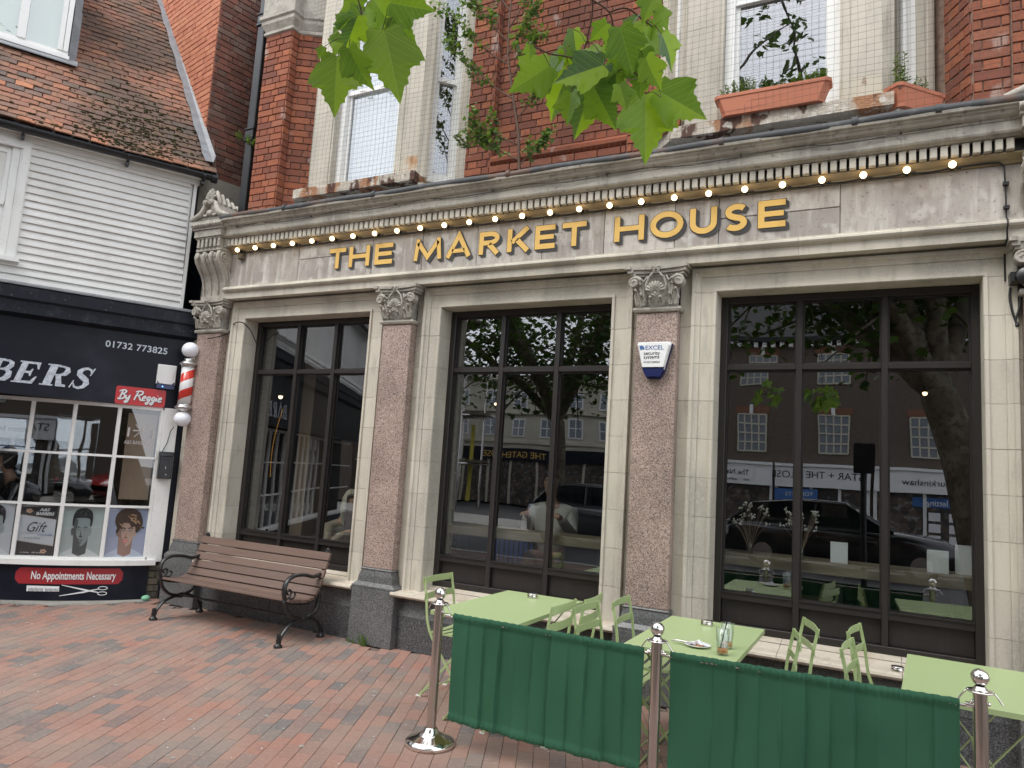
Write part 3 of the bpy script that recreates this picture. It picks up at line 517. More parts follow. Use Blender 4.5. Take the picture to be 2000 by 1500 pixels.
# ------------------------------------------------------------- end consoles with pediments
def console(c, w):
    x0, x1 = c - w, c + w
    path = [(.02, 3.345), (.015, 3.42), (.0, 3.5), (-.03, 3.57), (-.075, 3.635), (-.115, 3.7), (-.13, 3.75), (-.12, 3.79), (-.085, 3.815), (-.04, 3.82)]
    b = MB(); b.prism([(x0, y, z) for y, z in path] + [(x0, .2, 3.82), (x0, .2, 3.345)], (x1 - x0, 0, 0))
    for i in range(4):
        xx = x0 + .022 + (2 * w - .044) * i / 3
        b.tube([(xx, y - .006, z) for y, z in path], [.012, .014, .016, .018, .021, .024, .025, .024, .02, .012], 8)
    for sg in (-1, 1):
        xx = c + sg * (w + .006); pts = [(xx, -.068 + .055 * (1 - t / 16 * .8) * math.cos(R(90 + 34 * t)), 3.745 + .055 * (1 - t / 16 * .8) * math.sin(R(90 + 34 * t))) for t in range(17)]
        b.tube(pts, .01, 6); b.ball((xx, -.068, 3.745), .018, 8); b.tube([(xx, -.01, 3.66), (xx, .03, 3.55), (xx, .05, 3.42)], [.012, .01, .008], 6)
    for i in range(3): b.ball((x0 + .06 + (2 * w - .12) * i / 2, -.145, 3.76), .02, 8, sc=(.7, .6, 1.6))
    for y, z0, z1, o in ((-.0, 3.30, 3.345, .0), (-.13, 3.822, 3.85, .005)): b.box(x0 - o, x1 + o, y, .2, z0, z1)
    mh(b, 'console', 'carved')
    d = MB(); d.box(x0 + .01, x1 - .01, -.115, .2, 3.852, 3.952); d.box(x0 - .01, x1 + .01, -.15, .2, 3.955, 3.972); d.box(x0 - .02, x1 + .02, -.165, .2, 3.974, 4.05); d.box(x0 - .035, x1 + .035, -.18, .2, 4.052, 4.075)
    d.tube([(x0 - .04, -.185, 4.1), (x1 + .04, -.185, 4.1)], .026, 8); d.box(x0 - .04, x1 + .04, -.19, .2, 4.128, 4.15)
    for i in range(10): d.ball((x0 - .02 + (2 * w + .04) * i / 9, -.212, 4.1), .015, 6, sc=(.8, .6, 1.2))
    for i in range(6): xx = x0 + .02 + i * (2 * w - .06) / 5.0; d.cbox(xx, xx + .036, -.15, -.11, 3.858, 3.95, .003)
    for i in range(4): yy = -.09 + i * .05; d.box(x1 - .012, x1 + .02, yy, yy + .032, 3.858, 3.95)
    mh(d, 'console_cornice', 'carved')
    q = MB(); tri = [(x0 - .03, -.15, 4.152), (x1 + .03, -.15, 4.152), (x1 - .04, -.15, 4.22), (c + .03, -.15, 4.36), (c - .03, -.15, 4.36), (x0 + .04, -.15, 4.22)]
    q.prism(tri, (0, .42, 0))
    for sg in (-1, 1):
        crv = [(c + sg * (w + .115), 4.185), (c + sg * (w + .05), 4.2), (c + sg * (w * .72), 4.235), (c + sg * (w * .5), 4.29), (c + sg * (w * .33), 4.345), (c + sg * .03, 4.375)]
        q.tube([(x, -.16, z) for x, z in crv], [.018, .03, .036, .036, .032, .024], 8, up=(0, 1, 0)); q.prism([(x, -.17, z + .02) for x, z in crv] + [(x, -.17, z - .015) for x, z in crv[::-1]], (0, .46, 0))
        q.tube([(c + sg * .045, -.215, 4.35), (c + sg * .045, -.1, 4.35)], [.028, .04], 12); q.ball((c + sg * .045, -.215, 4.35), .015, 8)
    q.ball((c, -.17, 4.24), .035, 8, sc=(1.5, .6, 1)); 
    for sg in (-1, 1): q.ball((c + sg * .07, -.165, 4.215), .022, 8, sc=(1.8, .6, .8))
    for i in range(7):
        a = R(-66 + 22 * i); q.tube([(c + .01 * math.sin(a), -.16, 4.38), (c + .06 * math.sin(a), -.185, 4.38 + .07 * math.cos(a)), (c + .075 * math.sin(a), -.165, 4.38 + .135 * math.cos(a))], [.008, .017, .01], 6)
    for i in range(5): yy = -.1 + i * .07; q.tube([(c - .06, yy, 4.36), (c, yy + .01, 4.5 - .02 * i), (c + .06, yy, 4.36)], .028, 6)
    mh(q, 'pediment', 'carved')
console(-6.61, .19); console(.985, .19)
# ------------------------------------------------------------- three big shop windows
def shopwin(a, b, mull):
    F = MB(); y0, y1 = .30, .38; e = .052
    F.cbox(a, a + e, y0, y1, .55, 3.088, .003); F.cbox(b - e, b, y0, y1, .55, 3.088, .003); F.cbox(a + e, b - e, y0 + .001, y1, 3.036, 3.088, .003); F.cbox(a + e, b - e, y0 + .001, y1, .55, .60, .003)
    for m_ in mull: F.cbox(m_ - .021, m_ + .021, y0 + .004, y1 - .002, .60, 3.036, .003)
    xs = [a + e] + [q for m_ in mull for q in (m_ - .021, m_ + .021)] + [b - e]
    cols = list(zip(xs[::2], xs[1::2]))
    for p, q in cols:
        F.cbox(p, q, y0 + .008, y1 - .004, 2.51, 2.552, .003); F.cbox(p, q, y0 + .006, y1 - .004, .775, .822, .003); F.box(p, q, y0 - .004, y0 + .008, .822, .832)
        for z0, z1 in ((.822, 2.51), (2.552, 3.036)):   # slim glazing beads
            F.box(p, p + .012, .332, .352, z0, z1); F.box(q - .012, q, .332, .352, z0, z1); F.box(p + .012, q - .012, .333, .352, z1 - .012, z1); F.box(p + .012, q - .012, .333, .352, z0, z0 + .012)
    fo = mh(F, 'shop_window_frame', 'frame')
    for p, q in cols:
        for z0, z1 in ((.822, 2.51), (2.552, 3.036)):
            G = MB(); ty = U(-.0012, .0012); tz = U(-.0012, .0012); G.add([(p, .356 + ty, z0), (q, .356 - ty, z0), (q, .356 - ty + tz, z1), (p, .356 + ty + tz, z1)], [(0, 1, 2, 3)])
            G.xf(Matrix.Translation(OFF)); G.build('pane', 'glass', fo)
        B = MB(); B.cbox(p, q, .345, .37, .60, .775, .004); B.xf(Matrix.Translation(OFF)); B.build('kick_panel', 'frame', fo)
shopwin(*OPEN[0], (-5.59, -5.075)); shopwin(*OPEN[1], (-3.10, -2.547)); shopwin(*OPEN[2], (-.568, .002))
# ============================================================= brick laying
def brick_mesh(name, L_, H_, D_, m_):
    b = MB(); c = .003; b.cbox(-L_ / 2, L_ / 2, -.006, D_, 0, H_, c)
    me = bpy.data.meshes.new(name); me.from_pydata(b.v, [], b.f); me.materials.append(MT[m_]); return me
class Bricker:
    """collects bricks on several faces, then makes the largest 300 objects and joins the rest"""
    def __init__(s, m_, CL=.225, CH=.0765, jt=.009): s.m = m_; s.CL = CL; s.CH = CH; s.jt = jt; s.items = []
    def face(s, p, ang, w, z0, z1, holes=(), seed=0, hdr=True, clip=None):
        """wall face starting at p, running along angle, brick fronts at the face (outward = right-hand side)"""
        u = Vector((math.cos(ang), math.sin(ang), 0)); p = Vector(p); n = int((z1 - z0) / s.CH); zz = z0
        row = seed
        while zz + s.CH * .6 < z1:
            h = s.CH - s.jt; head = hdr and row % 2; x = -(s.CL * .25 if head else 0) - (s.CL * .5 if row % 4 == 2 and not hdr else 0); k = 0
            while x < w:
                l = s.CL * .5 if head else s.CL
                a = max(0, x); b = min(w, x + l)
                if b - a > .03:
                    ok = not any(h0 < (a + b) / 2 < h1 and g0 < zz + h / 2 < g1 for h0, h1, g0, g1 in holes) and not (clip and clip((a + b) / 2, zz))
                    if ok: s.items.append((p + u * ((a + b) / 2) + Vector((0, 0, zz - p.z)), ang, (b - a) - s.jt, h))
                x += l
            row += 1; zz += s.CH
    def lay(s, parent, cap=298):
        its = []
        for q in s.items:
            px, py, z = proj(q[0]); seen = -20 < px < 2020 and -20 < py < 1500
            its.append((0 if seen else 1, z / max(.3, q[2] * 4), q))
        its.sort(key=lambda t: (t[0], t[1])); st = MB(); cache = {}
        inv = parent.matrix_basis.inverted()
        for i, (_, _, (c, an, l, h)) in enumerate(its):
            jy = U(-.003, .003); jr = U(-.006, .006)
            if i < cap:
                key = round(l, 3)
                if key not in cache: cache[key] = brick_mesh('brick', key, h, .03, s.m)
                M_ = inv @ Matrix.Translation(c + Vector((-math.sin(an), math.cos(an), 0)) * jy) @ Matrix.Rotation(an, 4, 'Z') @ Matrix.Rotation(jr, 4, 'Y')
                o = link('brick', cache[key], parent); o.matrix_basis = M_
            else:
                b = MB(); b.cbox(-l / 2, l / 2, -.006, .03, 0, h, .003); b.xf(inv @ Matrix.Translation(c + Vector((-math.sin(an), math.cos(an), 0)) * jy) @ Matrix.Rotation(an, 4, 'Z')); st.add(b.v, b.f)
        if st.v: tag(st.build('brickwork', s.m, parent), kind='stuff')
# ============================================================= upper storey of the market house
TOP = 7.4; ZB = 4.2
def wallq(pts, z0=ZB, z1=TOP, m_='mortar_red', nm='brick_backing'):
    b = MB()
    for (x0, y0), (x1, y1) in zip(pts, pts[1:]): b.add([(x0, y0, z0), (x1, y1, z0), (x1, y1, z1), (x0, y1 if 0 else y0, z1)], [(0, 1, 2, 3)])
    return mh(b, nm, m_)
B = Bricker('brick')
def bface(x0, y0, x1, y1, z0=ZB, z1=TOP, seed=0, hdr=True, clip=None):
    a = math.atan2(y1 - y0, x1 - x0); B.face((x0, y0, z0), a, math.dist((x0, y0), (x1, y1)), z0, z1, seed=seed, hdr=hdr, clip=clip)
# left pier
wallq([(-6.33, .6), (-6.33, .108), (-5.935, .108), (-5.935, .208), (-5.55, .46)])
bface(-6.33, .1, -5.93, .1); bface(-5.928, .1, -5.928, .2, seed=1, hdr=False); bface(-5.93, .2, -5.56, .45, seed=1)
# between the bays: two shallow pilasters and a sunk panel
wallq([(-3.80, .458), (-3.45, .458), (-3.45, .538), (-2.05, .538), (-2.05, .458), (-1.70, .458)])
bface(-3.76, .45, -3.452, .45); bface(-2.048, .45, -1.74, .45, seed=1); bface(-3.45, .53, -2.05, .53, z0=4.72 + .0, seed=1); bface(-3.45, .452, -3.45, .53, hdr=False)
ledge = MB(); ledge.sweepx([(.53, 4.60), (.49, 4.60), (.455, 4.625), (.452, 4.66), (.475, 4.69), (.53, 4.715)], -3.449, -2.051); mh(ledge, 'brick_sill', 'brick')
bface(-3.45, .452, -2.05, .452, z0=ZB, z1=4.60)
# right of the second bay
wallq([(.30, .62), (.55, .208), (.775, .208), (.775, .188), (3.4, .188)])
bface(.40, .46, .545, .2, seed=1); bface(.55, .2, .772, .2); bface(.775, .18, 2.6, .18, seed=1)
B.lay(MH)
# impost mouldings on the left pier
im = MB(); v = []
pl = [(-6.33, .6), (-6.33, .1), (-5.93, .1), (-5.93, .2), (-5.56, .45)]
prof = [(0, 6.40), (.025, 6.415), (.025, 6.44), (.012, 6.455), (.035, 6.50), (.05, 6.53), (.05, 6.57), (.07, 6.59), (.07, 6.63), (.045, 6.64), (.045, 6.9)]
for o, z in prof: v += [(-6.33 - o, .6, z), (-6.33 - o, .1 - o, z), (-5.93 + o, .1 - o, z), (-5.93 + o * .9, .2 - o * .2, z), (-5.5, .47 - o, z)]
im.add(v, [(5 * i + j, 5 * i + j + 1, 5 * i + 6 + j, 5 * i + 5 + j) for i in range(len(prof) - 1) for j in range(4)]); mh(im, 'impost_moulding', 'carved')
MT['stone_rust'] = mat('rust_streaked_limestone', (.52, .475, .39), .8, .25, layers=[(5, (1, 1, .8), .47, .66, (.42, .21, .085), .8), (13, (1, 1, .6), .56, .66, (.2, .1, .055), .6), (2.2, (1, 1, .35), .42, .72, (.34, .31, .25), .5)], bump=(80, .3, .004))
# canted bays
def strip(mb, p0, p1, t, z0, z1, mi=0):
    """vertical slab between plan points p0 and p1, thickness t inward"""
    d = Vector((p1[0] - p0[0], p1[1] - p0[1])).normalized(); n = Vector((-d.y, d.x)) * t
    mb.prism([(p0[0], p0[1], z0), (p1[0], p1[1], z0), (p1[0] + n.x, p1[1] + n.y, z0), (p0[0] + n.x, p0[1] + n.y, z0)], (0, 0, z1 - z0), mi)
def lerp(a, b, t): return (a[0] + (b[0] - a[0]) * t, a[1] + (b[1] - a[1]) * t)
def inset(p0, p1, d):
    v = Vector((p1[0] - p0[0], p1[1] - p0[1])).normalized(); n = Vector((-v.y, v.x)) * d; return ((p0[0] + n.x, p0[1] + n.y), (p1[0] + n.x, p1[1] + n.y))
ZS = 4.425
def bay(xa, xb, label_sill, broken):
    """canted bay whose front runs from xa to xb at y=.1"""
    A0, A1, A2, A3 = (xa - .345, .47), (xa, .10), (xb, .10), (xb + .345, .47)
    L_ = 1.42
    for k, (p, q, wins) in enumerate(((A0, A1, (.34, .78)), (A1, A2, (.205, .80)), (A2, A3, (.22, .80)))):
        ln = math.dist(p, q)
        # stone mullions in three lifts
        zs = [ZS, 4.64, 5.3, 6.2, TOP] if k == 1 else [ZS, 5.05, 5.9, 6.7, TOP]
        for s0, s1 in ((0, wins[0]), (wins[1], 1)):
            for z0, z1 in zip(zs, zs[1:]):
                m_ = MB(); strip(m_, lerp(p, q, s0 + .001), lerp(p, q, s1 - .001), .16, z0 + .001, z1 - .001); mh(m_, 'mullion_stone', 'stone_rust' if (k == 1 and s0 > 0 and z0 == ZS) else 'stone')
            # raised bead towards the window
            m_ = MB(); e = .045 / ln; t0, t1 = ((wins[0] - e * 1.6, wins[0] - e * .6) if s0 == 0 else (wins[1] + e * .6, wins[1] + e * 1.6)); i0, i1 = inset(p, q, -.008); strip(m_, lerp(i0, i1, t0), lerp(i0, i1, t1), .02, ZS, TOP); mh(m_, 'mullion_bead', 'stone')
        W0, W1 = inset(p, q, .11); a, b = lerp(W0, W1, wins[0]), lerp(W0, W1, wins[1]); wl = math.dist(a, b)
        fr = MB(); e = .07 / wl if k == 1 else .045 / wl
        g0, g1 = inset(p, q, .075); ga, gb = lerp(g0, g1, wins[0]), lerp(g0, g1, wins[1])
        strip(fr, ga, lerp(ga, gb, e), .06, ZS, TOP); strip(fr, lerp(ga, gb, 1 - e), gb, .06, ZS, TOP); strip(fr, lerp(ga, gb, e), lerp(ga, gb, 1 - e), .06, ZS, ZS + .05)
        zm = 5.50
        s1_, s2_ = lerp(a, b, e), lerp(a, b, 1 - e); ee = .04 / wl
        r0, r1 = inset(s1_, s2_, -.012)
        strip(fr, r0, r1, .045, zm, zm + .05); strip(fr, s1_, s2_, .03, ZS + .05, ZS + .11)
        for zz0, zz1, off in ((zm + .05, TOP, -.012), (ZS + .11, zm, .012)):
            r0, r1 = inset(s1_, s2_, off); strip(fr, r0, lerp(r0, r1, ee), .03, zz0, zz1); strip(fr, lerp(r0, r1, 1 - ee), r1, .03, zz0, zz1)
        fo = mh(fr, 'sash_window', 'white')
        for zz0, zz1, off in ((zm + .05, TOP, .004), (ZS + .11, zm, .028)):
            r0, r1 = inset(s1_, s2_, off); G = MB(); G.add([(r0[0], r0[1], zz0), (r1[0], r1[1], zz0), (r1[0], r1[1], zz1), (r0[0], r0[1], zz1)], [(0, 1, 2, 3)]); G.xf(Matrix.Translation(OFF)); G.build('pane', 'glass_old', fo)
        for s_ in (.3, .7) if k == 1 else (.5,):
            hl = MB(); c = lerp(s1_, s2_, s_); hl.tube([(c[0] - .03, c[1] - .03, zm + .004), (c[0] - .025, c[1] - .05, zm - .004), (c[0] + .025, c[1] - .05, zm - .004), (c[0] + .03, c[1] - .03, zm + .004)], .006, 6); hl.xf(Matrix.Translation(OFF)); hl.build('sash_lift', 'white', fo)
    # sill slabs
    def sl(p, q, o0, o1, z0=4.325, z1=4.422, m_='sill_rust'):
        i0, i1 = inset(p, q, -.13); b_ = MB(); j0, j1 = inset(p, q, .2); ii0 = lerp(i0, i1, -o0); ii1 = lerp(i0, i1, 1 + o1)
        n = 26; top = [(*lerp(ii0, ii1, i / n), 0) for i in range(n + 1)]
        v = []
        for i in range(n + 1):
            x, y = lerp(ii0, ii1, i / n); x2, y2 = lerp(j0, j1, i / n); w_ = (U(-.006, .008) if (i % 2) and broken else 0); w2 = (U(0, .008) if broken and i > n * .3 else 0)
            v += [(x, y + abs(w_) * .6, z0 + w2 * .5), (x, y + abs(w_) * .4, z1 - abs(w_) * .2), (x2, y2, z1 + .008), (x2, y2, z0)]
        b_.add(v, [(4 * i + j, 4 * i + (j + 1) % 4, 4 * i + 4 + (j + 1) % 4, 4 * i + 4 + j) for i in range(n) for j in range(4)]); b_.add(v[:4], [(0, 1, 2, 3)]); b_.add(v[-4:], [(0, 1, 2, 3)])
        return mh(b_, 'bay_sill', m_)
    sl(A1, A2, .055, .05); sl(A0, A1, .0, .0, 4.328, 4.418, 'stone'); sl(A2, A3, .0, .0, 4.225, 4.312, 'stone')
    un = MB(); un.prism([(A0[0] + .03, .5, ZB), (A1[0] + .02, .17, ZB), (A2[0] - .02, .17, ZB), (A3[0] - .03, .5, ZB)], (0, 0, .128)); mh(un, 'bay_base', 'stone_old')
    rb = MB(); rb.prism([(A0[0] + .1, .6, ZS), (A1[0] + .12, .36, ZS), (A2[0] - .12, .36, ZS), (A3[0] - .1, .6, ZS), (A3[0] - .1, 1.6, ZS), (A0[0] + .1, 1.6, ZS)], (0, 0, .01)); mh(rb, 'bay_floor', 'room')
MT['sill_rust'] = mat('rust_stained_sill', (.48, .43, .36), .8, .2, layers=[(3.2, (1, 1, .4), .46, .55, (.33, .14, .055), .85), (5, (1, 1, .5), .53, .58, (.085, .04, .03), .95), (12, (1, 1, 1), .56, .62, (.6, .56, .5), .8)], bump=(35, 1.0, .012))
bay(-5.46, -4.06, '', True); bay(-1.44, -.01, '', True)
# rooms behind the bays, pale curtains in the first
cu = MB(); n = 60; v = []
for i in range(n + 1): x = -5.2 + .95 * i / n; v += [(x, .30 + .012 * math.sin(i * 1.15) + .006 * math.sin(i * .37), ZS + .05), (x, .30 + .014 * math.sin(i * 1.15 + .4), TOP)]
cu.add(v, [(2 * i, 2 * i + 2, 2 * i + 3, 2 * i + 1) for i in range(n)], sm=True); MT['curtain'] = mat('pale_net_curtain', (.72, .78, .82), .9, .1, transl=.5); mh(cu, 'curtain', 'curtain')
cu = MB(); v = []
for i in range(n + 1): x = .02 + .2 * i / n; v += [(x, .36 + .2 * i / n + .01 * math.sin(i * .9), ZS + .05), (x, .36 + .2 * i / n + .01 * math.sin(i * .9 + .3), TOP)]
MT['drape'] = mat('tan_drape', (.3, .22, .12), .9, .1); cu.add(v, [(2 * i, 2 * i + 2, 2 * i + 3, 2 * i + 1) for i in range(n)], sm=True); mh(cu, 'curtain', 'drape')
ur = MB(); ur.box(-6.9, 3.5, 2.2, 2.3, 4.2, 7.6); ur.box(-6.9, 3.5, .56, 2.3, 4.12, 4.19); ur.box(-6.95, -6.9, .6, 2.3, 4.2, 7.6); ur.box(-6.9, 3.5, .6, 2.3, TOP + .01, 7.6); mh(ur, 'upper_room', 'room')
uw = MB()
for a, b in ((-7.0, -5.6), (-3.9, -1.7), (.38, 3.6)): uw.box(a, b, .56, .6, ZB, TOP)
mh(uw, 'upper_wall_core', 'cement')
# rust stain at the foot of the second bay's right mullion
# interior of the ground floor
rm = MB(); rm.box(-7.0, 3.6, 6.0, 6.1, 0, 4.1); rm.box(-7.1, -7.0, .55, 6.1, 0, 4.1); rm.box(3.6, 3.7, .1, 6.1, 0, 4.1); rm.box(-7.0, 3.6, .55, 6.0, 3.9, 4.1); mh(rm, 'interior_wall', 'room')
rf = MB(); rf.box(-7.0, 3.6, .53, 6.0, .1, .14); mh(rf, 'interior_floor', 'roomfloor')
# ============================================================= neighbour wall (gable coloured as lit, return as shaded)
PA = R(180 - 12.5)
pw = empty('party_wall', (-7.33, .21, 4.2), 0, 'brick flank wall, front coloured as lit and return as shaded, rising above the clay tiled roof beside the black downpipe', 'wall')
cx, cy = -7.33, .21
ud = Vector((math.cos(PA), math.sin(PA), 0)); nb = Vector((.2164, .976, 0))
def pwl(b, nm, m_): b.xf(Matrix.Translation((7.33, -.21, -4.2))); return b.build(nm, m_, pw)
b = MB(); e = Vector((cx, cy, 0)) + ud * 3.6; r2 = Vector((cx, cy, 0)) + nb * .95; o = Vector((0, 0, 0))
bo = Vector((.006, .012, 0)); q0 = Vector((cx, cy, 0)) + Vector((-.008, .012, 0))
b.add([(e.x, e.y + .012, 4.2), (q0.x, q0.y, 4.2), (r2.x - .01, r2.y, 4.2), (e.x, e.y + .012, 9.4), (q0.x, q0.y, 9.4), (r2.x - .01, r2.y, 9.4)], [(0, 1, 4, 3), (1, 2, 5, 4)]); pwl(b, 'brick_backing', 'mortar')
B1 = Bricker('brick_lit', jt=.008); B1.face(e + Vector((0, 0, 5.0)), PA - math.pi, 3.6, 5.0, 9.3); B1.lay(pw, 150)
B2 = Bricker('brick_shaded', jt=.01); B2.face((cx, cy, 4.95), math.atan2(nb.y, nb.x), .95, 4.96, 9.3); B2.lay(pw, 150)
b = MB(); b.prism([(cx - .005, cy - .02, 4.2), (cx + .012, cy - .02, 4.2), (r2.x + .012, r2.y, 4.2), (r2.x - .3, r2.y, 4.2)], (0, 0, .755)); pwl(b, 'stone_block', 'stone_old')
# ============================================================= downpipe in the corner
dp = empty('downpipe', (-6.50, .2, 4.25), 0, 'black square cast iron downpipe in the corner beside the left red brick pier', 'drainpipe')
b = MB(); b.cbox(-.055, .055, -.05, .05, -.3, 4.0, .008); b.build('pipe_body', 'black', dp)
for z in (.95, 2.38, 3.8):
    b = MB(); b.cbox(-.072, .072, -.068, .06, z, z + .03, .004); b.cbox(-.065, .065, -.06, .055, z + .035, z + .13, .004); b.cbox(-.075, .075, -.07, .06, z + .135, z + .155, .004); b.build('pipe_collar', 'black', dp)
b = MB(); b.tube([(-.12, .05, 0), (-.13, .04, 1.2), (-.12, .06, 2.0), (-.14, .05, 3.9)], .008, 6); b.build('conduit', 'cable', dp)
# ============================================================= bird netting
nb_ = MB(); r0 = .0009
def wob(x, z): return -.085 + .02 * math.sin(x * 1.3 + z * .9) + .008 * math.sin(x * 5.1) * math.sin(z * 3.3)
x = -5.42
while x < .95:
    nb_.tube([(x + .004 * math.sin(z * 7 + x * 3), wob(x, z), z) for z in [4.2 + i * .2 for i in range(17)]], r0, 3, cap=False, sm=False); x += .0515
z = 4.2
while z < 7.3:
    nb_.tube([(x, wob(x, z), z + .006 * math.sin(x * 4.1 + z * 5)) for x in [-5.42 + i * .2 for i in range(33)]], r0, 3, cap=False, sm=False); z += .0515
tag(nb_.build('bird_netting', 'net'), 'fine square mesh bird netting stretched over the upper bay windows', 'netting')
b = MB(); b.tube([(-6.2 + i * .35, -.13 + .006 * math.sin(i), 4.05 + .02 * math.sin(i * 2.1)) for i in range(20)], .0022, 4, cap=False)
for i in range(0, 20, 3): b.tube([(-6.2 + i * .35, -.1, 4.055 + .02 * math.sin(i * 2.1)), (-6.2 + i * .35, -.15, 4.05 + .02 * math.sin(i * 2.1))], .006, 6)
tag(b.build('netting_wire', 'cable'), 'thin steel wire held by small eye hooks along the stone cornice face', 'wire')
# ============================================================= BARBER SHOP
XB = -10.0
BS = empty('barber_shop', (-7.12, .05, 0), R(61.4), 'white boarded barber shop with navy fascia, small paned window and old clay tiled roof', 'building')
def bs(mb, nm, m_, parent=None): return mb.build(nm, m_, parent or BS)
WT = .05
# first floor boards with a lapped profile
sx0, sx1 = -1.64, -.05; z = 3.225; i = 0; PT = .0795
while z < 4.76:
    b = MB(); l = XB if z < 3.44 else sx0; prof = [(.03, z), (-.004, z), (-.006, z + .006), (.0, z + PT * .55), (.008, z + PT * .6), (.008, z + PT * .72), (.014, z + PT * .98), (.03, z + PT * .98)]
    b.sweepx([(y + U(-.001, .001), q) for y, q in prof], l, sx1 - .03 * (z - 3.3) + U(-.004, .002)); bs(b, 'siding_board', 'siding'); z += PT
b = MB(); b.box(XB, -.06, .031, .2, 3.2, 5.0); b.box(-.055, -.02, -.012, .2, 3.22, 4.78); bs(b, 'wall', 'siding')
b = MB(); b.prism([(-.02, .03, 3.0), (.12, .5, 3.0), (-.3, .9, 3.0), (-.3, .1, 3.0)], (0, 0, 1.95)); bs(b, 'side_wall', 'navy2')
b = MB(); b.box(XB, .0, -.1, .03, 4.765, 4.8); b.box(XB, .0, -.02, .03, 4.70, 4.764); bs(b, 'soffit_board', 'siding')
# first floor sash window at the left edge
b = MB(); b.box(-1.70, -1.642, -.03, .04, 3.46, 4.70); b.box(-1.72, -1.63, -.015, .04, 3.47, 4.70); b.box(-3.2, -1.70, -.03, .04, 4.62, 4.70); b.box(-3.2, -1.60, -.075, .04, 3.42, 3.465)
b.box(-1.79, -1.722, .0, .05, 3.47, 4.62); b.box(-1.835, -1.792, .02, .05, 4.03, 4.60); b.box(-1.85, -1.792, .03, .06, 3.47, 4.03); b.box(-3.2, -1.835, .02, .05, 4.55, 4.60); b.box(-3.2, -1.80, .01, .05, 4.0, 4.05); b.box(-3.2, -1.85, .03, .06, 3.47, 3.53)
fo = bs(b, 'sash_window', 'white'); b = MB(); b.box(-3.2, -1.83, .045, .047, 3.5, 4.58); bs(b, 'pane', 'glass_old', fo)
cv = MB()
for k in range(16):
    a0 = U(-2.3, -1.85); z0 = U(3.5, 4.4); cv.add([(a0, .06 + U(0, .003), z0), (a0 + U(.05, .25), .062, z0 + U(-.1, .2)), (a0 + U(-.1, .2), .065, z0 + U(.1, .3))], [(0, 1, 2)])
bs(cv, 'curtain', 'paper', fo)
# gutter
G = MB(); n = 20; pts = [(XB + (.15 - XB) * i / n, -.13, 4.765 + .03 * i / n + .004 * math.sin(i)) for i in range(n + 1)]
G.tube([(p[0], p[1] - .0, p[2] + .01) for p in pts], .052, 12); gu = bs(G, 'gutter', 'black')
for s_ in (-1.72, -.76, .02): b = MB(); b.tube([(s_ - .012, -.13, 4.79), (s_ + .012, -.13, 4.79)], .06, 12); b.box(s_ - .015, s_ + .015, -.12, -.02, 4.70, 4.74); bs(b, 'gutter_bracket', 'black', gu)
b = MB(); b.tube([(.10, -.13, 4.797), (.16, -.13, 4.799)], .063, 12); bs(b, 'gutter_end', 'black', gu)
# roof: 55 degree slope, individually laid tiles with sprocketed eaves
PI_ = R(55); cP, sP = math.cos(PI_), math.sin(PI_); E0 = Vector((0, -.16, 4.80))
def roofp(s, t): # t distance up the slope, gentle kick at the eaves and sag
    kick = .10 * math.exp(-t / .35); return Vector((s, E0.y + t * cP - kick * .3, E0.z + t * sP + kick * .35 + .015 * math.sin(s * 2.3 + t * 1.1)))
rb = MB(); NS, NT = 30, 16
v = [roofp(-10 + 10.15 * i / NS, 4.6 * j / NT) + Vector((0, .02, -.012)) for j in range(NT + 1) for i in range(NS + 1)]
rb.add(v, [(j * (NS + 1) + i, j * (NS + 1) + i + 1, (j + 1) * (NS + 1) + i + 1, (j + 1) * (NS + 1) + i) for j in range(NT) for i in range(NS)]); bs(rb, 'roof_deck', 'tile')
TW, TG = .162, .098
tm = MB()
def tilegeo(mb, M_=None, w=TW, l=.16):
    v = []; n = 3
    for j, (ly, dz) in enumerate(((0, 0), (l * .5, .004), (l, 0))):
        for i in range(n + 1): x = -w / 2 + .0025 + (w - .005) * i / n; v.append((x, ly, dz + .003 * math.cos((i / n - .5) * 2.6)))
    k = (n + 1)
    v += [(p[0], p[1], p[2] - .0125) for p in v[:k]]
    f = [(j * k + i, j * k + i + 1, (j + 1) * k + i + 1, (j + 1) * k + i) for j in range(2) for i in range(n)] + [(3 * k + i, 3 * k + i + 1, i + 1, i) for i in range(n)]
    f += [(3 * k, 0, k), (3 * k + n, k + n, n)]
    if M_: v = [tuple(M_ @ Vector(p)) for p in v]
    mb.add(v, f)
tilegeo(tm); tme = bpy.data.meshes.new('roof_tile'); tme.from_pydata(tm.v, [], tm.f); tme.materials.append(MT['tile'])
tl = []; row = 0; t = -.02
while t < 4.3:
    s_ = -3.5 + (TW / 2 if row % 2 else 0) + U(-.012, .012)
    # right edge follows the neighbour wall
    lim = .13 - t * .15
    while s_ < lim + .02:
        if not (s_ < -1.40 and 1.42 < t and s_ < -1.40):   # dormer stands here
            wd = min(TW, lim - (s_ - TW / 2) + .01)
            if wd > .05: tl.append((s_ if wd > TW - .01 else s_ - (TW - wd) / 2, t, wd))
        s_ += TW + U(-.002, .004)
    row += 1; t += TG
BSM = Matrix.Translation((-7.12, .05, 0)) @ Matrix.Rotation(R(61.4), 4, 'Z')
def tmat(s, t):
    p = roofp(s, t); q = roofp(s, t + .15); up = (q - p).normalized(); x = Vector((1, 0, 0)); n = x.cross(up)
    tilt = R(U(6, 10.5)); rz = R(U(-2.2, 2.2)); ry = R(U(-1.5, 1.5))
    Mx = Matrix((x, up, n)).transposed().to_4x4(); Mx.translation = p + n * (.016 + U(0, .006))
    return Mx @ Matrix.Rotation(-tilt, 4, 'X') @ Matrix.Rotation(rz, 4, 'Z') @ Matrix.Rotation(ry, 4, 'Y')
q = []
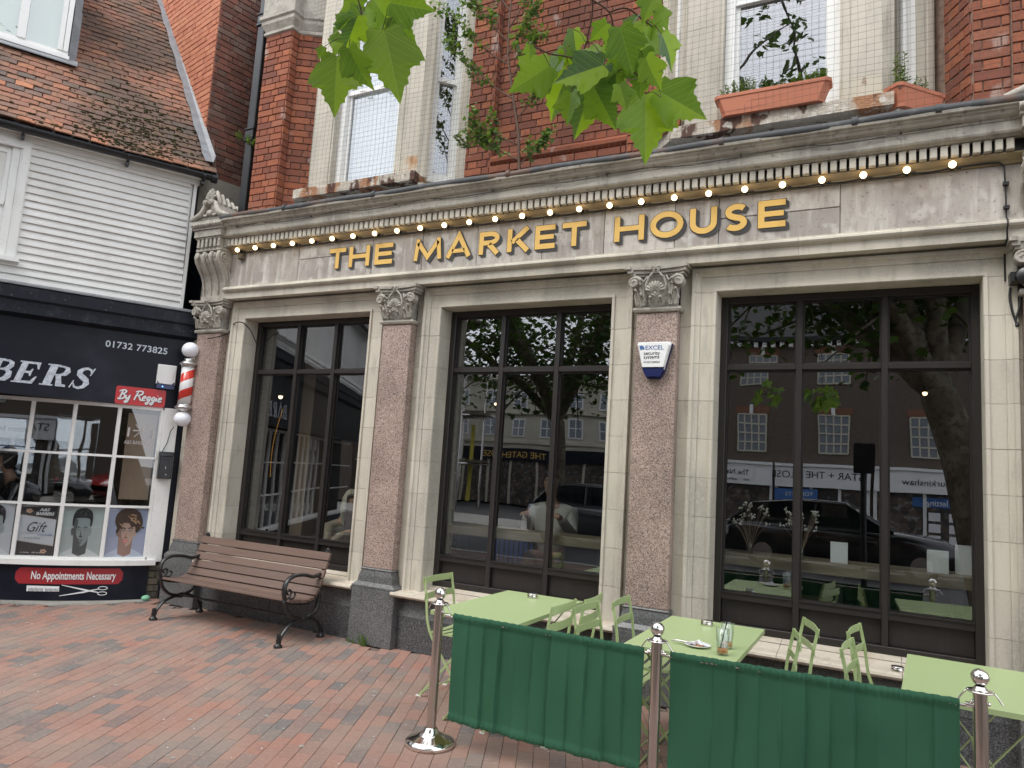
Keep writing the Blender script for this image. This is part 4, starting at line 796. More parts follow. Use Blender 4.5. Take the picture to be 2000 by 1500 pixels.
for s_, t_, w_ in tl:
    px, py, z_ = proj(BSM @ roofp(s_, t_)); q.append((0 if (-30 < px < 460 and -40 < py < 360 and w_ > TW - .01) else 1, z_, s_, t_, w_))
q.sort(); sf = MB()
for i, (a_, b_, s_, t_, w_) in enumerate(q):
    M_ = tmat(s_, t_)
    if i < 298: o = link('roof_tile', tme, BS); o.matrix_basis = M_
    else: tilegeo(sf, M_, w_)
tag(bs(sf, 'roof_tiles', 'tile'), kind='stuff')
# moss cushions scattered over the tiles
ms = MB()
for k in range(420):
    t_ = abs(random.gauss(.25, .55)); s_ = random.gauss(-.75, .33) + t_ * .1
    if s_ > .05 - t_ * .15 or s_ < -3: continue
    p = roofp(s_, t_) + Vector((0, -.012, .02)); r_ = U(.008, .022); ms.ball((p.x, p.y, p.z), r_, 6, sc=(U(.8, 1.6), .8, .55))
tag(bs(ms, 'moss', 'moss'), kind='stuff')
# lead flashing up the verge
fl = MB(); v = []; n = 24
for i in range(n + 1):
    t_ = .12 + 4.2 * i / n; lim = .12 - t_ * .15; p = roofp(lim, t_); w_ = .085 + .01 * math.sin(i * 1.9)
    v += [p + Vector((-w_, -.02, .045)), p + Vector((.0, -.012, .055)), p + Vector((.025, .02, .15))]
fl.add(v, [(3 * i + j, 3 * i + j + 1, 3 * i + 4 + j, 3 * i + 3 + j) for i in range(n) for j in range(2)])
bs(fl, 'lead_flashing', 'lead')
# dormer window
d0, zb = .70, 6.03
b = MB(); b.box(-3.6, -1.37, d0 + .06, d0 + 2.6, zb - .05, zb + 1.6); dm = bs(b, 'dormer', 'lead')
b = MB(); b.prism([(-1.44, d0 - .01, zb + .02), (-1.36, d0 + .02, zb), (-1.36, d0 + .02, zb + .62), (-1.44, d0 - .01, zb + .72)], (0, .08, 0)); b.prism([(-3.6, d0 - .13, zb - .10), (-1.34, d0 - .13, zb - .10), (-1.34, d0 + .03, zb + .03), (-3.6, d0 + .03, zb + .03)], (0, 0, .012)); bs(b, 'lead_apron', 'lead', dm)
b = MB(); b.box(-3.6, -1.43, d0 - .05, d0 + .05, zb - .012, zb + .03); b.box(-3.6, -1.445, d0 - .02, d0 + .05, zb + .03, zb + .085)
for a_, c_ in ((-1.945, -1.862), (-1.555, -1.505), (-1.50, -1.45), (-2.5, -2.42)): b.box(a_, c_, d0 - .035, d0 + .05, zb + .085, zb + 1.6)
bs(b, 'window_frame', 'white', dm)
for a_, c_ in ((-1.862, -1.555), (-2.42, -1.945), (-3.0, -2.5)): b = MB(); b.add([(a_, d0 + .01, zb + .08), (c_, d0 + .01, zb + .08), (c_, d0 + .01, zb + 1.6), (a_, d0 + .01, zb + 1.6)], [(0, 1, 2, 3)]); bs(b, 'pane', 'glass_old', dm)
b = MB(); b.box(-3.0, -1.5, d0 + .052, d0 + .056, zb + .05, zb + 1.5); bs(b, 'blind', 'curtain', dm)
# fascia cornice and sign board
b = MB(); b.sweepx([(.1, 3.195), (-.12, 3.175), (-.155, 3.165), (-.155, 3.045), (-.145, 3.04), (-.145, 3.035), (-.125, 3.03), (-.125, 2.90), (-.09, 2.885), (-.05, 2.87), (.1, 2.87)], XB, .145); co = bs(b, 'fascia_cornice', 'navy2')
b = MB(); b.sweepx([(.03, 3.235), (-.02, 3.232), (-.165, 3.19), (-.165, 3.176), (.0, 3.18)], XB, .16); bs(b, 'lead_capping', 'lead', co)
b = MB(); b.box(XB, .12, -.03, .1, 2.085, 2.868); fa = bs(b, 'sign_board', 'navy')
def glb(ch, x0, w, z0, z1, y=-.036):
    """bold slanted serif capitals"""
    h = z1 - z0; sh = .28
    def T(p): return (x0 + p[0] * w + (p[1]) * h * sh, z0 + p[1] * h)
    m_ = MB(); m_2 = MB()
    def st(pts, wd, off=0): stroke(m_, [T(p) for p in pts], wd, y - .0003 * off)
    def pl_(pts, off=0): flat(m_, [T(p) for p in pts], y - .0003 * off, .004)
    if ch in 'BER':
        pl_([(.1, .0), (.40, .0), (.40, 1), (.1, 1)]); pl_([(0, 0), (.5, 0), (.5, .06), (0, .06)], 1); pl_([(0, .94), (.5, .94), (.5, 1), (0, 1)], 2)
    if ch == 'E': pl_([(.4, .0), (.95, 0), (1.02, .34), (.93, .34), (.80, .12), (.4, .1)], 3); pl_([(.4, .9), (.78, .9), (.9, .68), (.97, .68), (.93, 1), (.4, 1)], 4); pl_([(.4, .46), (.6, .46), (.66, .34), (.72, .34), (.72, .68), (.66, .68), (.6, .56), (.4, .56)], 5)
    if ch == 'R':
        st([(.4, .93), (.62, .93), (.78, .86), (.82, .74), (.76, .6), (.6, .53), (.4, .53)], [.016, .02, .035, .05, .04, .02, .014], 3); pl_([(.42, .54), (.62, .56), (.8, .12), (.95, .1), (.98, .0), (.6, 0), (.52, .3)], 4)
    if ch == 'B':
        st([(.4, .94), (.66, .93), (.8, .85), (.82, .74), (.74, .6), (.6, .54), (.4, .53)], [.016, .024, .038, .046, .04, .024, .014], 3); st([(.4, .53), (.66, .53), (.86, .42), (.88, .26), (.78, .1), (.62, .06), (.4, .05)], [.014, .024, .044, .054, .044, .024, .014], 4)
    if ch == 'S':
        st([(.86, .72), (.78, .90), (.58, .97), (.38, .93), (.24, .80), (.28, .66), (.5, .53), (.7, .42), (.8, .27), (.72, .1), (.5, .02), (.28, .06), (.13, .26)], [.012, .02, .024, .03, .045, .05, .058, .055, .05, .034, .026, .02, .012], 1)
        pl_([(.8, .64), (.87, .64), (.95, 1), (.87, 1)], 2); pl_([(.02, 0), (.1, 0), (.16, .36), (.1, .36)], 3)
    bs(m_, 'sign_letter', 'silver', fa)
x = -1.775 - .27 * 3
for ch, x0, w_ in (('B', -2.72, .2), ('R', -2.22, .2), ('B', -1.98, .2), ('B', -1.745, .2), ('E', -1.525, .19), ('R', -1.285, .235), ('S', -1.03, .18)): glb(ch, x0, w_, 2.205, 2.43)
m_ = MB(); stroke(m_, [(-2.47, 2.205), (-2.33, 2.43), (-2.26, 2.205)], .045, -.036); bs(m_, 'sign_letter', 'silver', fa)
text('01732 773825', .098, 'silver', fa, (-.74, -.0335, 2.683), name='sign_lettering', sx=1.04, space=1.05, off=.0015)
# red by-line plate, top alarm, lower panel
def rrect(x0, x1, z0, z1, r, n=5):
    return arc(x1 - r, z1 - r, r, r, 0, 90, n) + arc(x0 + r, z1 - r, r, r, 90, 180, n) + arc(x0 + r, z0 + r, r, r, 180, 270, n) + arc(x1 - r, z0 + r, r, r, 270, 360, n)
b = MB(); flat(b, rrect(-.585, -.092, 2.083, 2.278, .025), -.045, .014); rp = bs(b, 'byline_plate', 'red', fa)
# brush script drawn as tapering strokes
sc = MB(); scb = MB()
def script(paths, x0, z0, k, y, wd):
    for j, pth in enumerate(paths):
        pts = []
        for i in range(len(pth) - 1):
            p0, p1, p2, p3 = pth[max(0, i - 1)], pth[i], pth[i + 1], pth[min(len(pth) - 1, i + 2)]
            for q_ in range(4):
                t_ = q_ / 4; pts.append(tuple(.5 * (2 * p1[c] + (p2[c] - p0[c]) * t_ + (2 * p0[c] - 5 * p1[c] + 4 * p2[c] - p3[c]) * t_ ** 2 + (3 * p1[c] - p0[c] - 3 * p2[c] + p3[c]) * t_ ** 3) for c in (0, 1)))
        pts.append(pth[-1]); n_ = len(pts)
        P = [(x0 + k * (p[0] + .18 * p[1]), z0 + k * p[1]) for p in pts]
        ws = [wd * (.55 + .45 * math.sin(math.pi * min(1, (i + 1) / n_ * 1.1) * .8)) for i in range(n_)]
        stroke(sc, P, ws, y - .0002 * j); stroke(scb, [(p[0] + .004, p[1] - .004) for p in P], [w_ * 1.25 for w_ in ws], y + .0012)
BY = [[(0, 1.05), (.25, 1.2), (.6, 1.28), (.85, 1.1), (.7, .85), (.4, .72)], [(.4, .72), (.75, .6), (.85, .35), (.6, .08), (.2, .0), (.05, .12)], [(.42, 1.15), (.35, .7), (.28, .05)],
      [(1.0, .62), (.98, .3), (1.1, .12), (1.32, .3), (1.42, .6)], [(1.45, .65), (1.42, .2), (1.32, -.3), (1.1, -.42), (1.0, -.3), (1.3, -.0)],
      [(2.0, 1.15), (2.4, 1.3), (2.85, 1.25), (2.9, .95), (2.55, .7), (2.3, .66)], [(2.35, 1.2), (2.2, .6), (2.1, .02)], [(2.5, .68), (2.7, .35), (2.95, .05), (3.1, .12)],
      [(3.12, .32), (3.42, .42), (3.4, .62), (3.2, .58), (3.1, .3), (3.22, .05), (3.5, .12)],
      [(4.02, .58), (3.8, .62), (3.68, .35), (3.78, .12), (3.98, .3), (4.05, .6)], [(4.06, .6), (4.02, .1), (3.9, -.35), (3.7, -.42), (3.65, -.25), (3.95, -.05)],
      [(4.6, .58), (4.38, .62), (4.26, .35), (4.36, .12), (4.56, .3), (4.63, .6)], [(4.64, .6), (4.6, .1), (4.48, -.35), (4.28, -.42), (4.23, -.25), (4.53, -.05)],
      [(4.85, .55), (4.82, .2), (4.95, .08)], [(4.9, .85), (4.92, .9)], [(5.12, .32), (5.42, .42), (5.4, .62), (5.2, .58), (5.1, .3), (5.22, .05), (5.55, .14)]]
script(BY, -.565, 2.138, .078, -.0475, .017); bs(scb, 'script_shadow', 'ink', rp); bs(sc, 'script_lettering', 'paper', rp)
# bow window with small panes
def bow(s): return -.03 + .19 * min((s + .1) ** 2, 2.1)
MUL = [-7.1, -6.7, -6.3, -5.9, -5.48, -5.06, -4.64, -4.2, -3.78, -3.35, -2.94, -2.53, -2.12, -1.71, -1.30, -.925, -.515, -.10]; ZR = [.436, .985, 1.52, 2.06]
fr = MB()
def curved(z0, z1, o0, o1, s0=XB, s1=-.1, n=60):
    v = []
    for i in range(n + 1): s_ = s0 + (s1 - s0) * i / n; d = bow(s_); v += [(s_, d + o0, z0), (s_, d + o0, z1), (s_, d + o1, z1), (s_, d + o1, z0)]
    fr.add(v, [(4 * i + j, 4 * i + (j + 1) % 4, 4 * i + 4 + (j + 1) % 4, 4 * i + 4 + j) for i in range(n) for j in range(4)]); fr.add(v[:4], [(0, 1, 2, 3)]); fr.add(v[-4:], [(0, 1, 2, 3)])
curved(2.045, 2.083, -.0, .05); curved(1.508, 1.532, .004, .04); curved(.973, .997, .004, .04); curved(.395, .45, -.008, .05); curved(.37, .425, -.055, .0, s1=.0)
for s_ in MUL:
    d = bow(s_)
    for z0, z1 in zip(ZR, ZR[1:]): fr.box(s_ - .013, s_ + .013, d + .002, d + .045, z0 + .011, z1 - .011); fr.box(s_ - .02, s_ + .02, d + .02, d + .043, z0 + .011, z1 - .011)
fw = bs(fr, 'shop_window_frame', 'white')
for a_, c_ in zip(MUL, MUL[1:]):
    for j, (z0, z1) in enumerate(zip(ZR, ZR[1:])):
        b = MB(); da, dc = bow(a_) + .03, bow(c_) + .03; e_ = U(-.004, .004); b.add([(a_, da, z0), (c_, dc + e_, z0), (c_, dc + e_, z1), (a_, da, z1)], [(0, 1, 2, 3)]); bs(b, 'pane', 'glass_shop', fw)
b = MB(); b.cbox(-.085, .065, -.035, .05, .40, 2.083, .004); b.cbox(-.1, -.086, -.02, .04, .45, 2.06, .002); bs(b, 'corner_post', 'white')
b = MB(); b.cbox(.068, .125, -.02, .06, .0, 2.9, .004); bs(b, 'edge_post', 'navy2')
b = MB(); n = 60; v = []
for i in range(n + 1): s_ = XB + (-.05 - XB) * i / n; v += [(s_, bow(s_) - .0, .0), (s_, bow(s_) - .0, .372)]
b.add(v, [(2 * i, 2 * i + 2, 2 * i + 3, 2 * i + 1) for i in range(n)]); b.add([(-.05, bow(-.05), 0), (-.05, .1, 0), (-.05, .1, .372), (-.05, bow(-.05), .372)], [(0, 1, 2, 3)]); sr = bs(b, 'stall_riser', 'navy')
bb = MB()
for r_ in range(5):
    for (a_, c_) in (((-.045, .02), (.023, .12)) if r_ % 2 else ((-.045, .06), (.063, .12))): bb.cbox(a_, c_, .0 + U(-.01, .01), .1, .005 + r_ * .074, .072 + r_ * .074, .006)
MT['oldbrick'] = mat('old_grey_brick', (.13, .12, .1), .9, .2, rnd_cols=[(.15, .13, .105), (.1, .095, .085), (.19, .16, .12), (.12, .13, .09)], bump=(60, .8, .006)); bs(bb, 'brick_plinth', 'oldbrick')
# things printed on the stall riser, bent to its curve
def bend(mb, off):
    mb.v = [(x, bow(x) + off + y, z) for x, y, z in mb.v]; return mb
b = MB(); n = 16; x0, x1, z0, z1, r_ = -1.25, -.295, .172, .335, .045
def redstrip(o, x0, x1, z0, z1, r_, m__, nm, off):
    b = MB(); v = []; N = 28
    for i in range(N + 1):
        x = x0 + (x1 - x0) * i / N; e_ = min(x - x0, x1 - x); c_ = r_ - math.sqrt(max(0, r_ * r_ - (r_ - e_) ** 2)) if e_ < r_ else 0; v += [(x, 0, z0 + c_), (x, 0, z1 - c_)]
    b.add(v, [(2 * i, 2 * i + 2, 2 * i + 3, 2 * i + 1) for i in range(N)]); return bs(bend(b, off), nm, m__, o)
MT['red2'] = mat('red_panel_print', (.33, .022, .03), .35, .5)
rp2 = redstrip(sr, x0, x1, z0, z1, r_, 'red2', 'red_panel', -.003)
text('No Appointments Necessary', .112, 'paper', sr, (-1.118, 0, .222), name='panel_lettering', ext=.0006, sx=.57, off=.0022, bendf=lambda x, z: (x, bow(x) - .0075, z))
b = MB(); flat(b, [(-1.14, .155), (-.858, .15), (-.86, .128), (-1.14, .13)], 0, .002)
for i in range(26):
    x = -1.138 + .275 * i / 25; b.box(x, x + (.0062 if i % 13 else .012), 0, .002, .098, .132)
bs(bend(b, -.005), 'comb_motif', 'paper', sr)
b = MB(); stroke(b, [(-.84, .165), (-.64, .118), (-.56, .1), (-.50, .088)], [.006, .016, .012, .008], 0); stroke(b, [(-.85, .055), (-.64, .093), (-.56, .112), (-.50, .125)], [.006, .016, .012, .008], -.0006)
for zc in (.132, .078): stroke(b, arc(-.468, zc, .042, .017, 0, 340, 14), .007, -.0003, closed=True)
bs(bend(b, -.006), 'scissors_motif', 'paper', sr)
# posters inside the lowest row of panes
PM = {}
def pm_(nm, c): 
    if nm not in PM: PM[nm] = mat(nm, c, .5, .3)
    return PM[nm]
def sm_(pts, n=4):
    o = []; N = len(pts)
    for i in range(N):
        p0, p1, p2, p3 = pts[i - 1], pts[i], pts[(i + 1) % N], pts[(i + 2) % N]
        for q_ in range(n):
            t_ = q_ / n; o.append(tuple(.5 * (2 * p1[c] + (p2[c] - p0[c]) * t_ + (2 * p0[c] - 5 * p1[c] + 4 * p2[c] - p3[c]) * t_ ** 2 + (3 * p1[c] - p0[c] - 3 * p2[c] + p3[c]) * t_ ** 3) for c in (0, 1)))
    return o
def poster(i, layers, base, nm, extra=None):
    a_, c_ = MUL[i] + .012, MUL[i + 1] - .012; z0, z1 = .452, .973; da, dc = bow(a_) + .038, bow(c_) + .038; w_ = c_ - a_; ang = math.atan2(dc - da, w_)
    p = MB(); p.box(0, w_, 0, .002, 0, z1 - z0); po = p.build(nm, pm_('poster_base_%d' % i, base), BS); po.location = (a_, da, z0); po.rotation_euler = (0, 0, ang)
    for k, (pts, c, smt) in enumerate(layers):
        P = sm_(pts) if smt else pts; m = MB(); m.add([(x * w_, -.0004 * (k + 1), z * (z1 - z0)) for x, z in P], [tuple(range(len(P)))]); m.build('print', pm_('print_%02d%02d%02d' % tuple(int(v_ * 99) for v_ in c), c), po)
    if extra: extra(po, w_, z1 - z0)
    return po
def face(skin, shade, hair, hair2, bgl, wild, shirt, lip, off=0.0, dark=(.03, .025, .025)):
    o = off
    L_ = [([(.0, 0), (1, 0), (1, 1), (0, 1)], bgl, 0),
          ([(.0 + 0, 0), (.12, .08), (.34, .17), (.66, .17), (.88, .08), (1, 0)], shirt, 0),
          ([(.34, .06), (.5, .0), (.66, .06), (.68, .42), (.32, .42)], shade, 0),
          ([(.3 + o, .60), (.31 + o, .42), (.38 + o, .27), (.5 + o, .2), (.62 + o, .27), (.69 + o, .42), (.71 + o, .60), (.68 + o, .80), (.5 + o, .86), (.32 + o, .80)], skin, 1),
          ([(.3 + o, .60), (.31 + o, .42), (.38 + o, .27), (.5 + o, .2), (.47 + o, .32), (.40 + o, .40), (.38 + o, .52), (.40 + o, .7), (.32 + o, .74)], shade, 1),
          ([(.27 + o, .56), (.25 + o, .5), (.28 + o, .41), (.31 + o, .44), (.31 + o, .55)], shade, 1), ([(.72 + o, .56), (.745 + o, .5), (.72 + o, .41), (.69 + o, .44), (.69 + o, .55)], skin, 1),
          ([(.37 + o, .575), (.42 + o, .60), (.48 + o, .575), (.48 + o, .555), (.42 + o, .575), (.37 + o, .558)], dark, 0), ([(.53 + o, .575), (.59 + o, .605), (.65 + o, .575), (.65 + o, .56), (.59 + o, .58), (.53 + o, .558)], dark, 0),
          ([(.39 + o, .53), (.43 + o, .548), (.47 + o, .53), (.43 + o, .515)], (.34, .35, .35), 1), ([(.55 + o, .53), (.59 + o, .548), (.63 + o, .53), (.59 + o, .515)], (.34, .35, .35), 1),
          ([(.418 + o, .53), (.43 + o, .545), (.442 + o, .53), (.43 + o, .517)], dark, 1), ([(.578 + o, .53), (.59 + o, .545), (.602 + o, .53), (.59 + o, .517)], dark, 1),
          ([(.49 + o, .54), (.475 + o, .42), (.46 + o, .395), (.5 + o, .385), (.515 + o, .40), (.5 + o, .45)], shade, 0), ([(.45 + o, .392), (.5 + o, .378), (.55 + o, .392), (.5 + o, .402)], (shade[0] * .5, shade[1] * .5, shade[2] * .5), 1),
          ([(.42 + o, .325), (.47 + o, .343), (.5 + o, .337), (.53 + o, .343), (.58 + o, .325), (.5 + o, .318)], lip, 0), ([(.43 + o, .318), (.5 + o, .292), (.57 + o, .318), (.5 + o, .316)], (lip[0] * 1.15, lip[1] * 1.15, lip[2] * 1.15), 1), ([(.45 + o, .275), (.5 + o, .262), (.55 + o, .275), (.5 + o, .28)], shade, 1)]
    if not wild: L_.append(([(.275 + o, .62), (.27 + o, .78), (.33 + o, .91), (.47 + o, .965), (.62 + o, .95), (.72 + o, .88), (.745 + o, .74), (.725 + o, .60), (.70 + o, .62), (.69 + o, .73), (.64 + o, .765), (.5 + o, .775), (.36 + o, .76), (.315 + o, .72), (.305 + o, .62)], hair, 1))
    else:
        L_.append(([(.26, .58), (.2, .7), (.22, .85), (.34, .96), (.52, 1.0), (.72, .95), (.84, .83), (.88, .66), (.8, .52), (.73, .5), (.70, .62), (.62, .60), (.55, .68), (.45, .70), (.37, .66), (.31, .52), (.27, .47), (.24, .52)], hair, 1))
        for q_ in range(26):
            a1 = U(0, 1); x = .25 + .55 * a1; z = .62 + .3 * math.sin(math.pi * a1) * U(.4, 1); L_.append(([(x, z), (x + U(.06, .16), z - U(.0, .10)), (x + U(.06, .16), z - U(.02, .12)), (x + .03, z - .03)], hair2 if q_ % 2 else hair, 0))
    for q_ in range(12 if not wild else 0):
        x = U(.3, .7) + o; z = U(.8, .93); L_.append(([(x, z), (x + U(.02, .06), z + U(.01, .03)), (x + .012, z - .012)], hair2, 0))
    return L_
def giftx(po, w_, h_):
    def tx(s_, size, m__, x, z, sx=1, sh=0, off=0): text(s_, size, m__, po, (x * w_, -.004, z * h_), (R(90), 0, 0), 'print_lettering', .0003, sx=sx, shear=sh, off=off)
    tx('A&S', .045, 'paper', .53, .875, 1.15, .2, .0016); tx('BARBERS', .042, 'paper', .44, .795, 1.0, .2, .0016)
    tx('Gift', .15, 'ink', .2, .46, .8, .45, -.001); tx('VOUCHER', .032, 'inkblue', .55, .39, .95); tx('A V A I L A B L E', .024, 'signgrey', .2, .32, .9); text('a.s. barber', .02, 'paper', po, (.16 * w_, -.004, .045 * h_), (R(90), 0, 0), 'print_lettering', .0003); text('A&S barbers', .02, 'paper', po, (.46 * w_, -.004, .045 * h_), (R(90), 0, 0), 'print_lettering', .0003)
    for cx_, cz_ in ((.26, .87), (.76, .085)):
        for k in range(5): m = MB(); a1 = 1.257 * k; m.box(cx_ * w_ + .02 * math.cos(a1) - .011, cx_ * w_ + .02 * math.cos(a1) + .011, -.0045 - .0003 * k, -.003, cz_ * h_ + .014 * math.sin(a1) - .009, cz_ * h_ + .014 * math.sin(a1) + .009); m.build('print', pm_('print_peach', (.6, .38, .27)), po)
poster(16, face((.62, .42, .33), (.38, .22, .17), (.045, .028, .02), (.3, .19, .11), (.42, .48, .66), True, (.6, .68, .82), (.5, .16, .15)), (.5, .55, .7), 'poster')
poster(15, face((.30, .36, .36), (.07, .09, .09), (.012, .014, .014), (.09, .1, .1), (.47, .53, .52), False, (.68, .7, .7), (.14, .16, .16)), (.5, .55, .55), 'poster')
dk = (.035, .03, .035)
poster(14, [([(0, .0), (1, 0), (1, .19), (0, .28)], dk, 0), ([(0, .80), (1, .72), (1, 1), (0, 1)], dk, 0), ([(0, .285), (1, .195), (1, .205), (0, .295)], (.5, .4, .3), 0), ([(0, .79), (1, .71), (1, .72), (0, .80)], (.5, .4, .3), 0), ([(.08, .43), (.55, .43), (.55, .435), (.08, .435)], (.3, .3, .33), 0)], (.62, .64, .68), 'poster', giftx)
poster(13, face((.38, .42, .43), (.14, .16, .17), (.02, .02, .024), (.12, .12, .13), (.6, .62, .66), False, (.7, .72, .75), (.2, .2, .2), off=.06), (.6, .62, .65), 'poster')
poster(12, face((.5, .35, .28), (.25, .15, .1), (.03, .02, .02), (.1, .08, .06), (.5, .52, .55), False, (.2, .2, .25), (.4, .15, .15)), (.5, .5, .5), 'poster')
# etched shop name on the top right pane and wood panels behind the glass
def inwin(s_, off): return (s_, bow(s_) + off)
b = MB(); b.add([(-.42, bow(-.42) + .10, 1.06), (-.13, bow(-.13) + .10, 1.06), (-.13, bow(-.13) + .10, 2.0), (-.42, bow(-.42) + .10, 2.0)], [(0, 1, 2, 3)]); bs(b, 'window_panel', 'ply')
MT['etch'] = mat('pale_etching', (.45, .43, .42), .6)
ang = math.atan2(bow(-.13) - bow(-.5), .37)
text('A&S BARBER', .058, 'etch', fw, (-.44, bow(-.44) + .024, 1.66), (R(90), 0, ang), 'window_lettering', .0003, sx=.72)
b = MB()
for s_ in (-.41, -.17): stroke(b, [(s_, 1.74), (s_ + .004, 1.84)], .02, bow(s_) + .024)
stroke(b, [(-.35, 1.74), (-.23, 1.88)], .008, bow(-.3) + .022); stroke(b, [(-.23, 1.74), (-.35, 1.88)], .008, bow(-.3) + .0225); stroke(b, [(-.37, 1.81), (-.2, 1.81)], .014, bow(-.3) + .023); bs(b, 'window_emblem', 'etch', fw)
# barber interior
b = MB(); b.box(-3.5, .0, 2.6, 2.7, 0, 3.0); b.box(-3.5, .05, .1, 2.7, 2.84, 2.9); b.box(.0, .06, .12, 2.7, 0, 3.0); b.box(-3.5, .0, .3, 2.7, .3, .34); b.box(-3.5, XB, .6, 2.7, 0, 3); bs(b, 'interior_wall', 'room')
b = MB(); b.box(-2.6, -1.2, 2.5, 2.58, 1.2, 1.9); b.box(-1.0, -.5, 2.5, 2.58, 1.1, 2.0); bs(b, 'wall_mirror', 'glass_old')
b = MB(); b.box(-3.0, -.3, 1.9, 2.3, .9, .95); b.box(-1.5, -.2, .5, .7, .5, .93); bs(b, 'counter', 'wood')
# ============================================================= STREET OBJECTS
def cr(pts, n=6):
    o = []; N = len(pts)
    for i in range(N - 1):
        p0, p1, p2, p3 = [Vector(pts[k]) for k in (max(0, i - 1), i, i + 1, min(N - 1, i + 2))]
        for q in range(n):
            t = q / n; o.append(.5 * (2 * p1 + (p2 - p0) * t + (2 * p0 - 5 * p1 + 4 * p2 - p3) * t * t + (3 * p1 - p0 - 3 * p2 + p3) * t ** 3))
    return o + [Vector(pts[-1])]
# ---- bench
be = empty('park_bench', (-5.42, -.24, 0), R(.5), 'brown slatted park bench with black scrolled cast iron ends under the left shop window', 'bench')
prof = [(-.27, .385, 14), (-.185, .372, 4), (-.10, .362, 2), (-.012, .372, -14), (.058, .425, -55), (.098, .497, -62), (.128, .573, -66), (.156, .650, -70), (.180, .728, -74)]
for y, z, a in prof:
    b = MB(); b.cbox(-.845, .845, -.036, .036, -.0125, .0125, .004); b.xf(Matrix.Translation((0, y, z)) @ Matrix.Rotation(R(-a), 4, 'X')); b.build('slat', 'bench', be)
for sx in (-.80, .80):
    b = MB()
    def T(pts, r, fl=1.5, n=8): b.tube(cr([(sx, y, z) for y, z in pts]), r, n, flat=fl, up=(0, 0, 1))
    T([(-.30, .372), (-.27, .30), (-.18, .225), (-.05, .205), (.07, .235), (.12, .31), (.13, .40)], .014)
    T([(-.33, .03), (-.30, .1), (-.22, .17), (-.10, .20)], .014); T([(.02, .20), (.12, .16), (.18, .09), (.2, .03)], .014)
    T([(-.32, .385), (-.2, .352), (-.06, .338), (.03, .36), (.085, .43), (.135, .54), (.175, .65), (.205, .765), (.195, .785)], .016)
    T([(.13, .575), (.03, .56), (-.08, .585), (-.2, .592), (-.29, .56), (-.325, .49), (-.315, .42), (-.29, .39)], .0165)
    T([(-.29, .39), (-.255, .41), (-.235, .45), (-.26, .475), (-.285, .455), (-.27, .435)], .009, 1.2); T([(-.25, .395), (-.20, .40), (-.185, .435), (-.21, .45)], .008, 1.2)
    b.ball((sx, -.045, .20), .035, 10, sc=(.8, 1.4, .8)); b.ball((sx, -.09, .20), .022, 8); b.ball((sx, .0, .2), .022, 8)
    for y in (-.335, .2): b.lathe([(.0, .0), (.036, .0), (.038, .018), (.024, .028), (.018, .045), (.022, .055), (.017, .085), (.021, .092), (.014, .11)], (sx, y, 0), 12)
    for y, z in ((.2, .79), (.165, .62), (.12, .5), (.09, .44)): b.ball((sx, y, z), .017, 8)
    b.build('end_frame', 'iron', be)
b = MB(); b.tube([(-.8, -.045, .2), (.8, -.045, .2)], .011, 8); b.tube([(-.8, .155, .6), (.8, .155, .6)], .004, 6); b.build('stretcher', 'iron', be)
b = MB(); b.cbox(-.1, .1, -.001, .003, -.02, .02, .001); b.xf(Matrix.Translation((.0, .085, .5)) @ Matrix.Rotation(R(30), 4, 'X')); 
# ---- folding tables
TZ = .712
def table(name_, x0, x1, y0, y1, rz, label):
    t = empty('folding_table', ((x0 + x1) / 2, (y0 + y1) / 2, 0), rz, label, 'table', 'light green folding tables'); w, d = (x1 - x0) / 2, (y1 - y0) / 2
    b = MB(); b.cbox(-w, w, -d, d, TZ - .004, TZ, .0015); b.add([], [])
    for a in (-1, 1): b.box(a * w - (.0015 if a > 0 else 0), a * w + (.0015 if a < 0 else 0), -d, d, TZ - .026, TZ - .003); b.box(-w + .002, w - .002, a * d - (.0015 if a > 0 else 0), a * d + (.0015 if a < 0 else 0), TZ - .026, TZ - .003)
    b.build('tabletop', 'green', t)
    for yy in (-d * .68, d * .68):
        for a in (-1, 1):
            b = MB(); yo = yy + a * .008; b.tube([(-a * (w - .04), yo, 0.004), (a * (w - .06), yo, TZ - .03)], .0125, 4, flat=.35, up=(0, 1, 0), sm=False); b.build('leg', 'green', t)
    b = MB()
    for a in (-1, 1):
        for z in (.012, TZ - .05): x = (-a * (w - .045)) if z < .1 else a * (w - .07); b.tube([(x, -d * .68, z), (x, d * .68, z)], .007, 6)
    b.tube([(0, -d * .7, .35), (0, d * .7, .35)], .005, 6); b.build('crossbar', 'green', t); return t
table('t', -2.575, -1.955, -1.385, -.305, 0, 'light green folding table with one ashtray, at left behind the first green banner')
table('t', -1.29, -.685, -1.385, -.345, 0, 'light green folding table holding dirty glasses and a plate, behind the middle post')
table('t', .093, .71, -1.43, -.46, R(-3), 'bare light green folding table at the right edge of the photo')
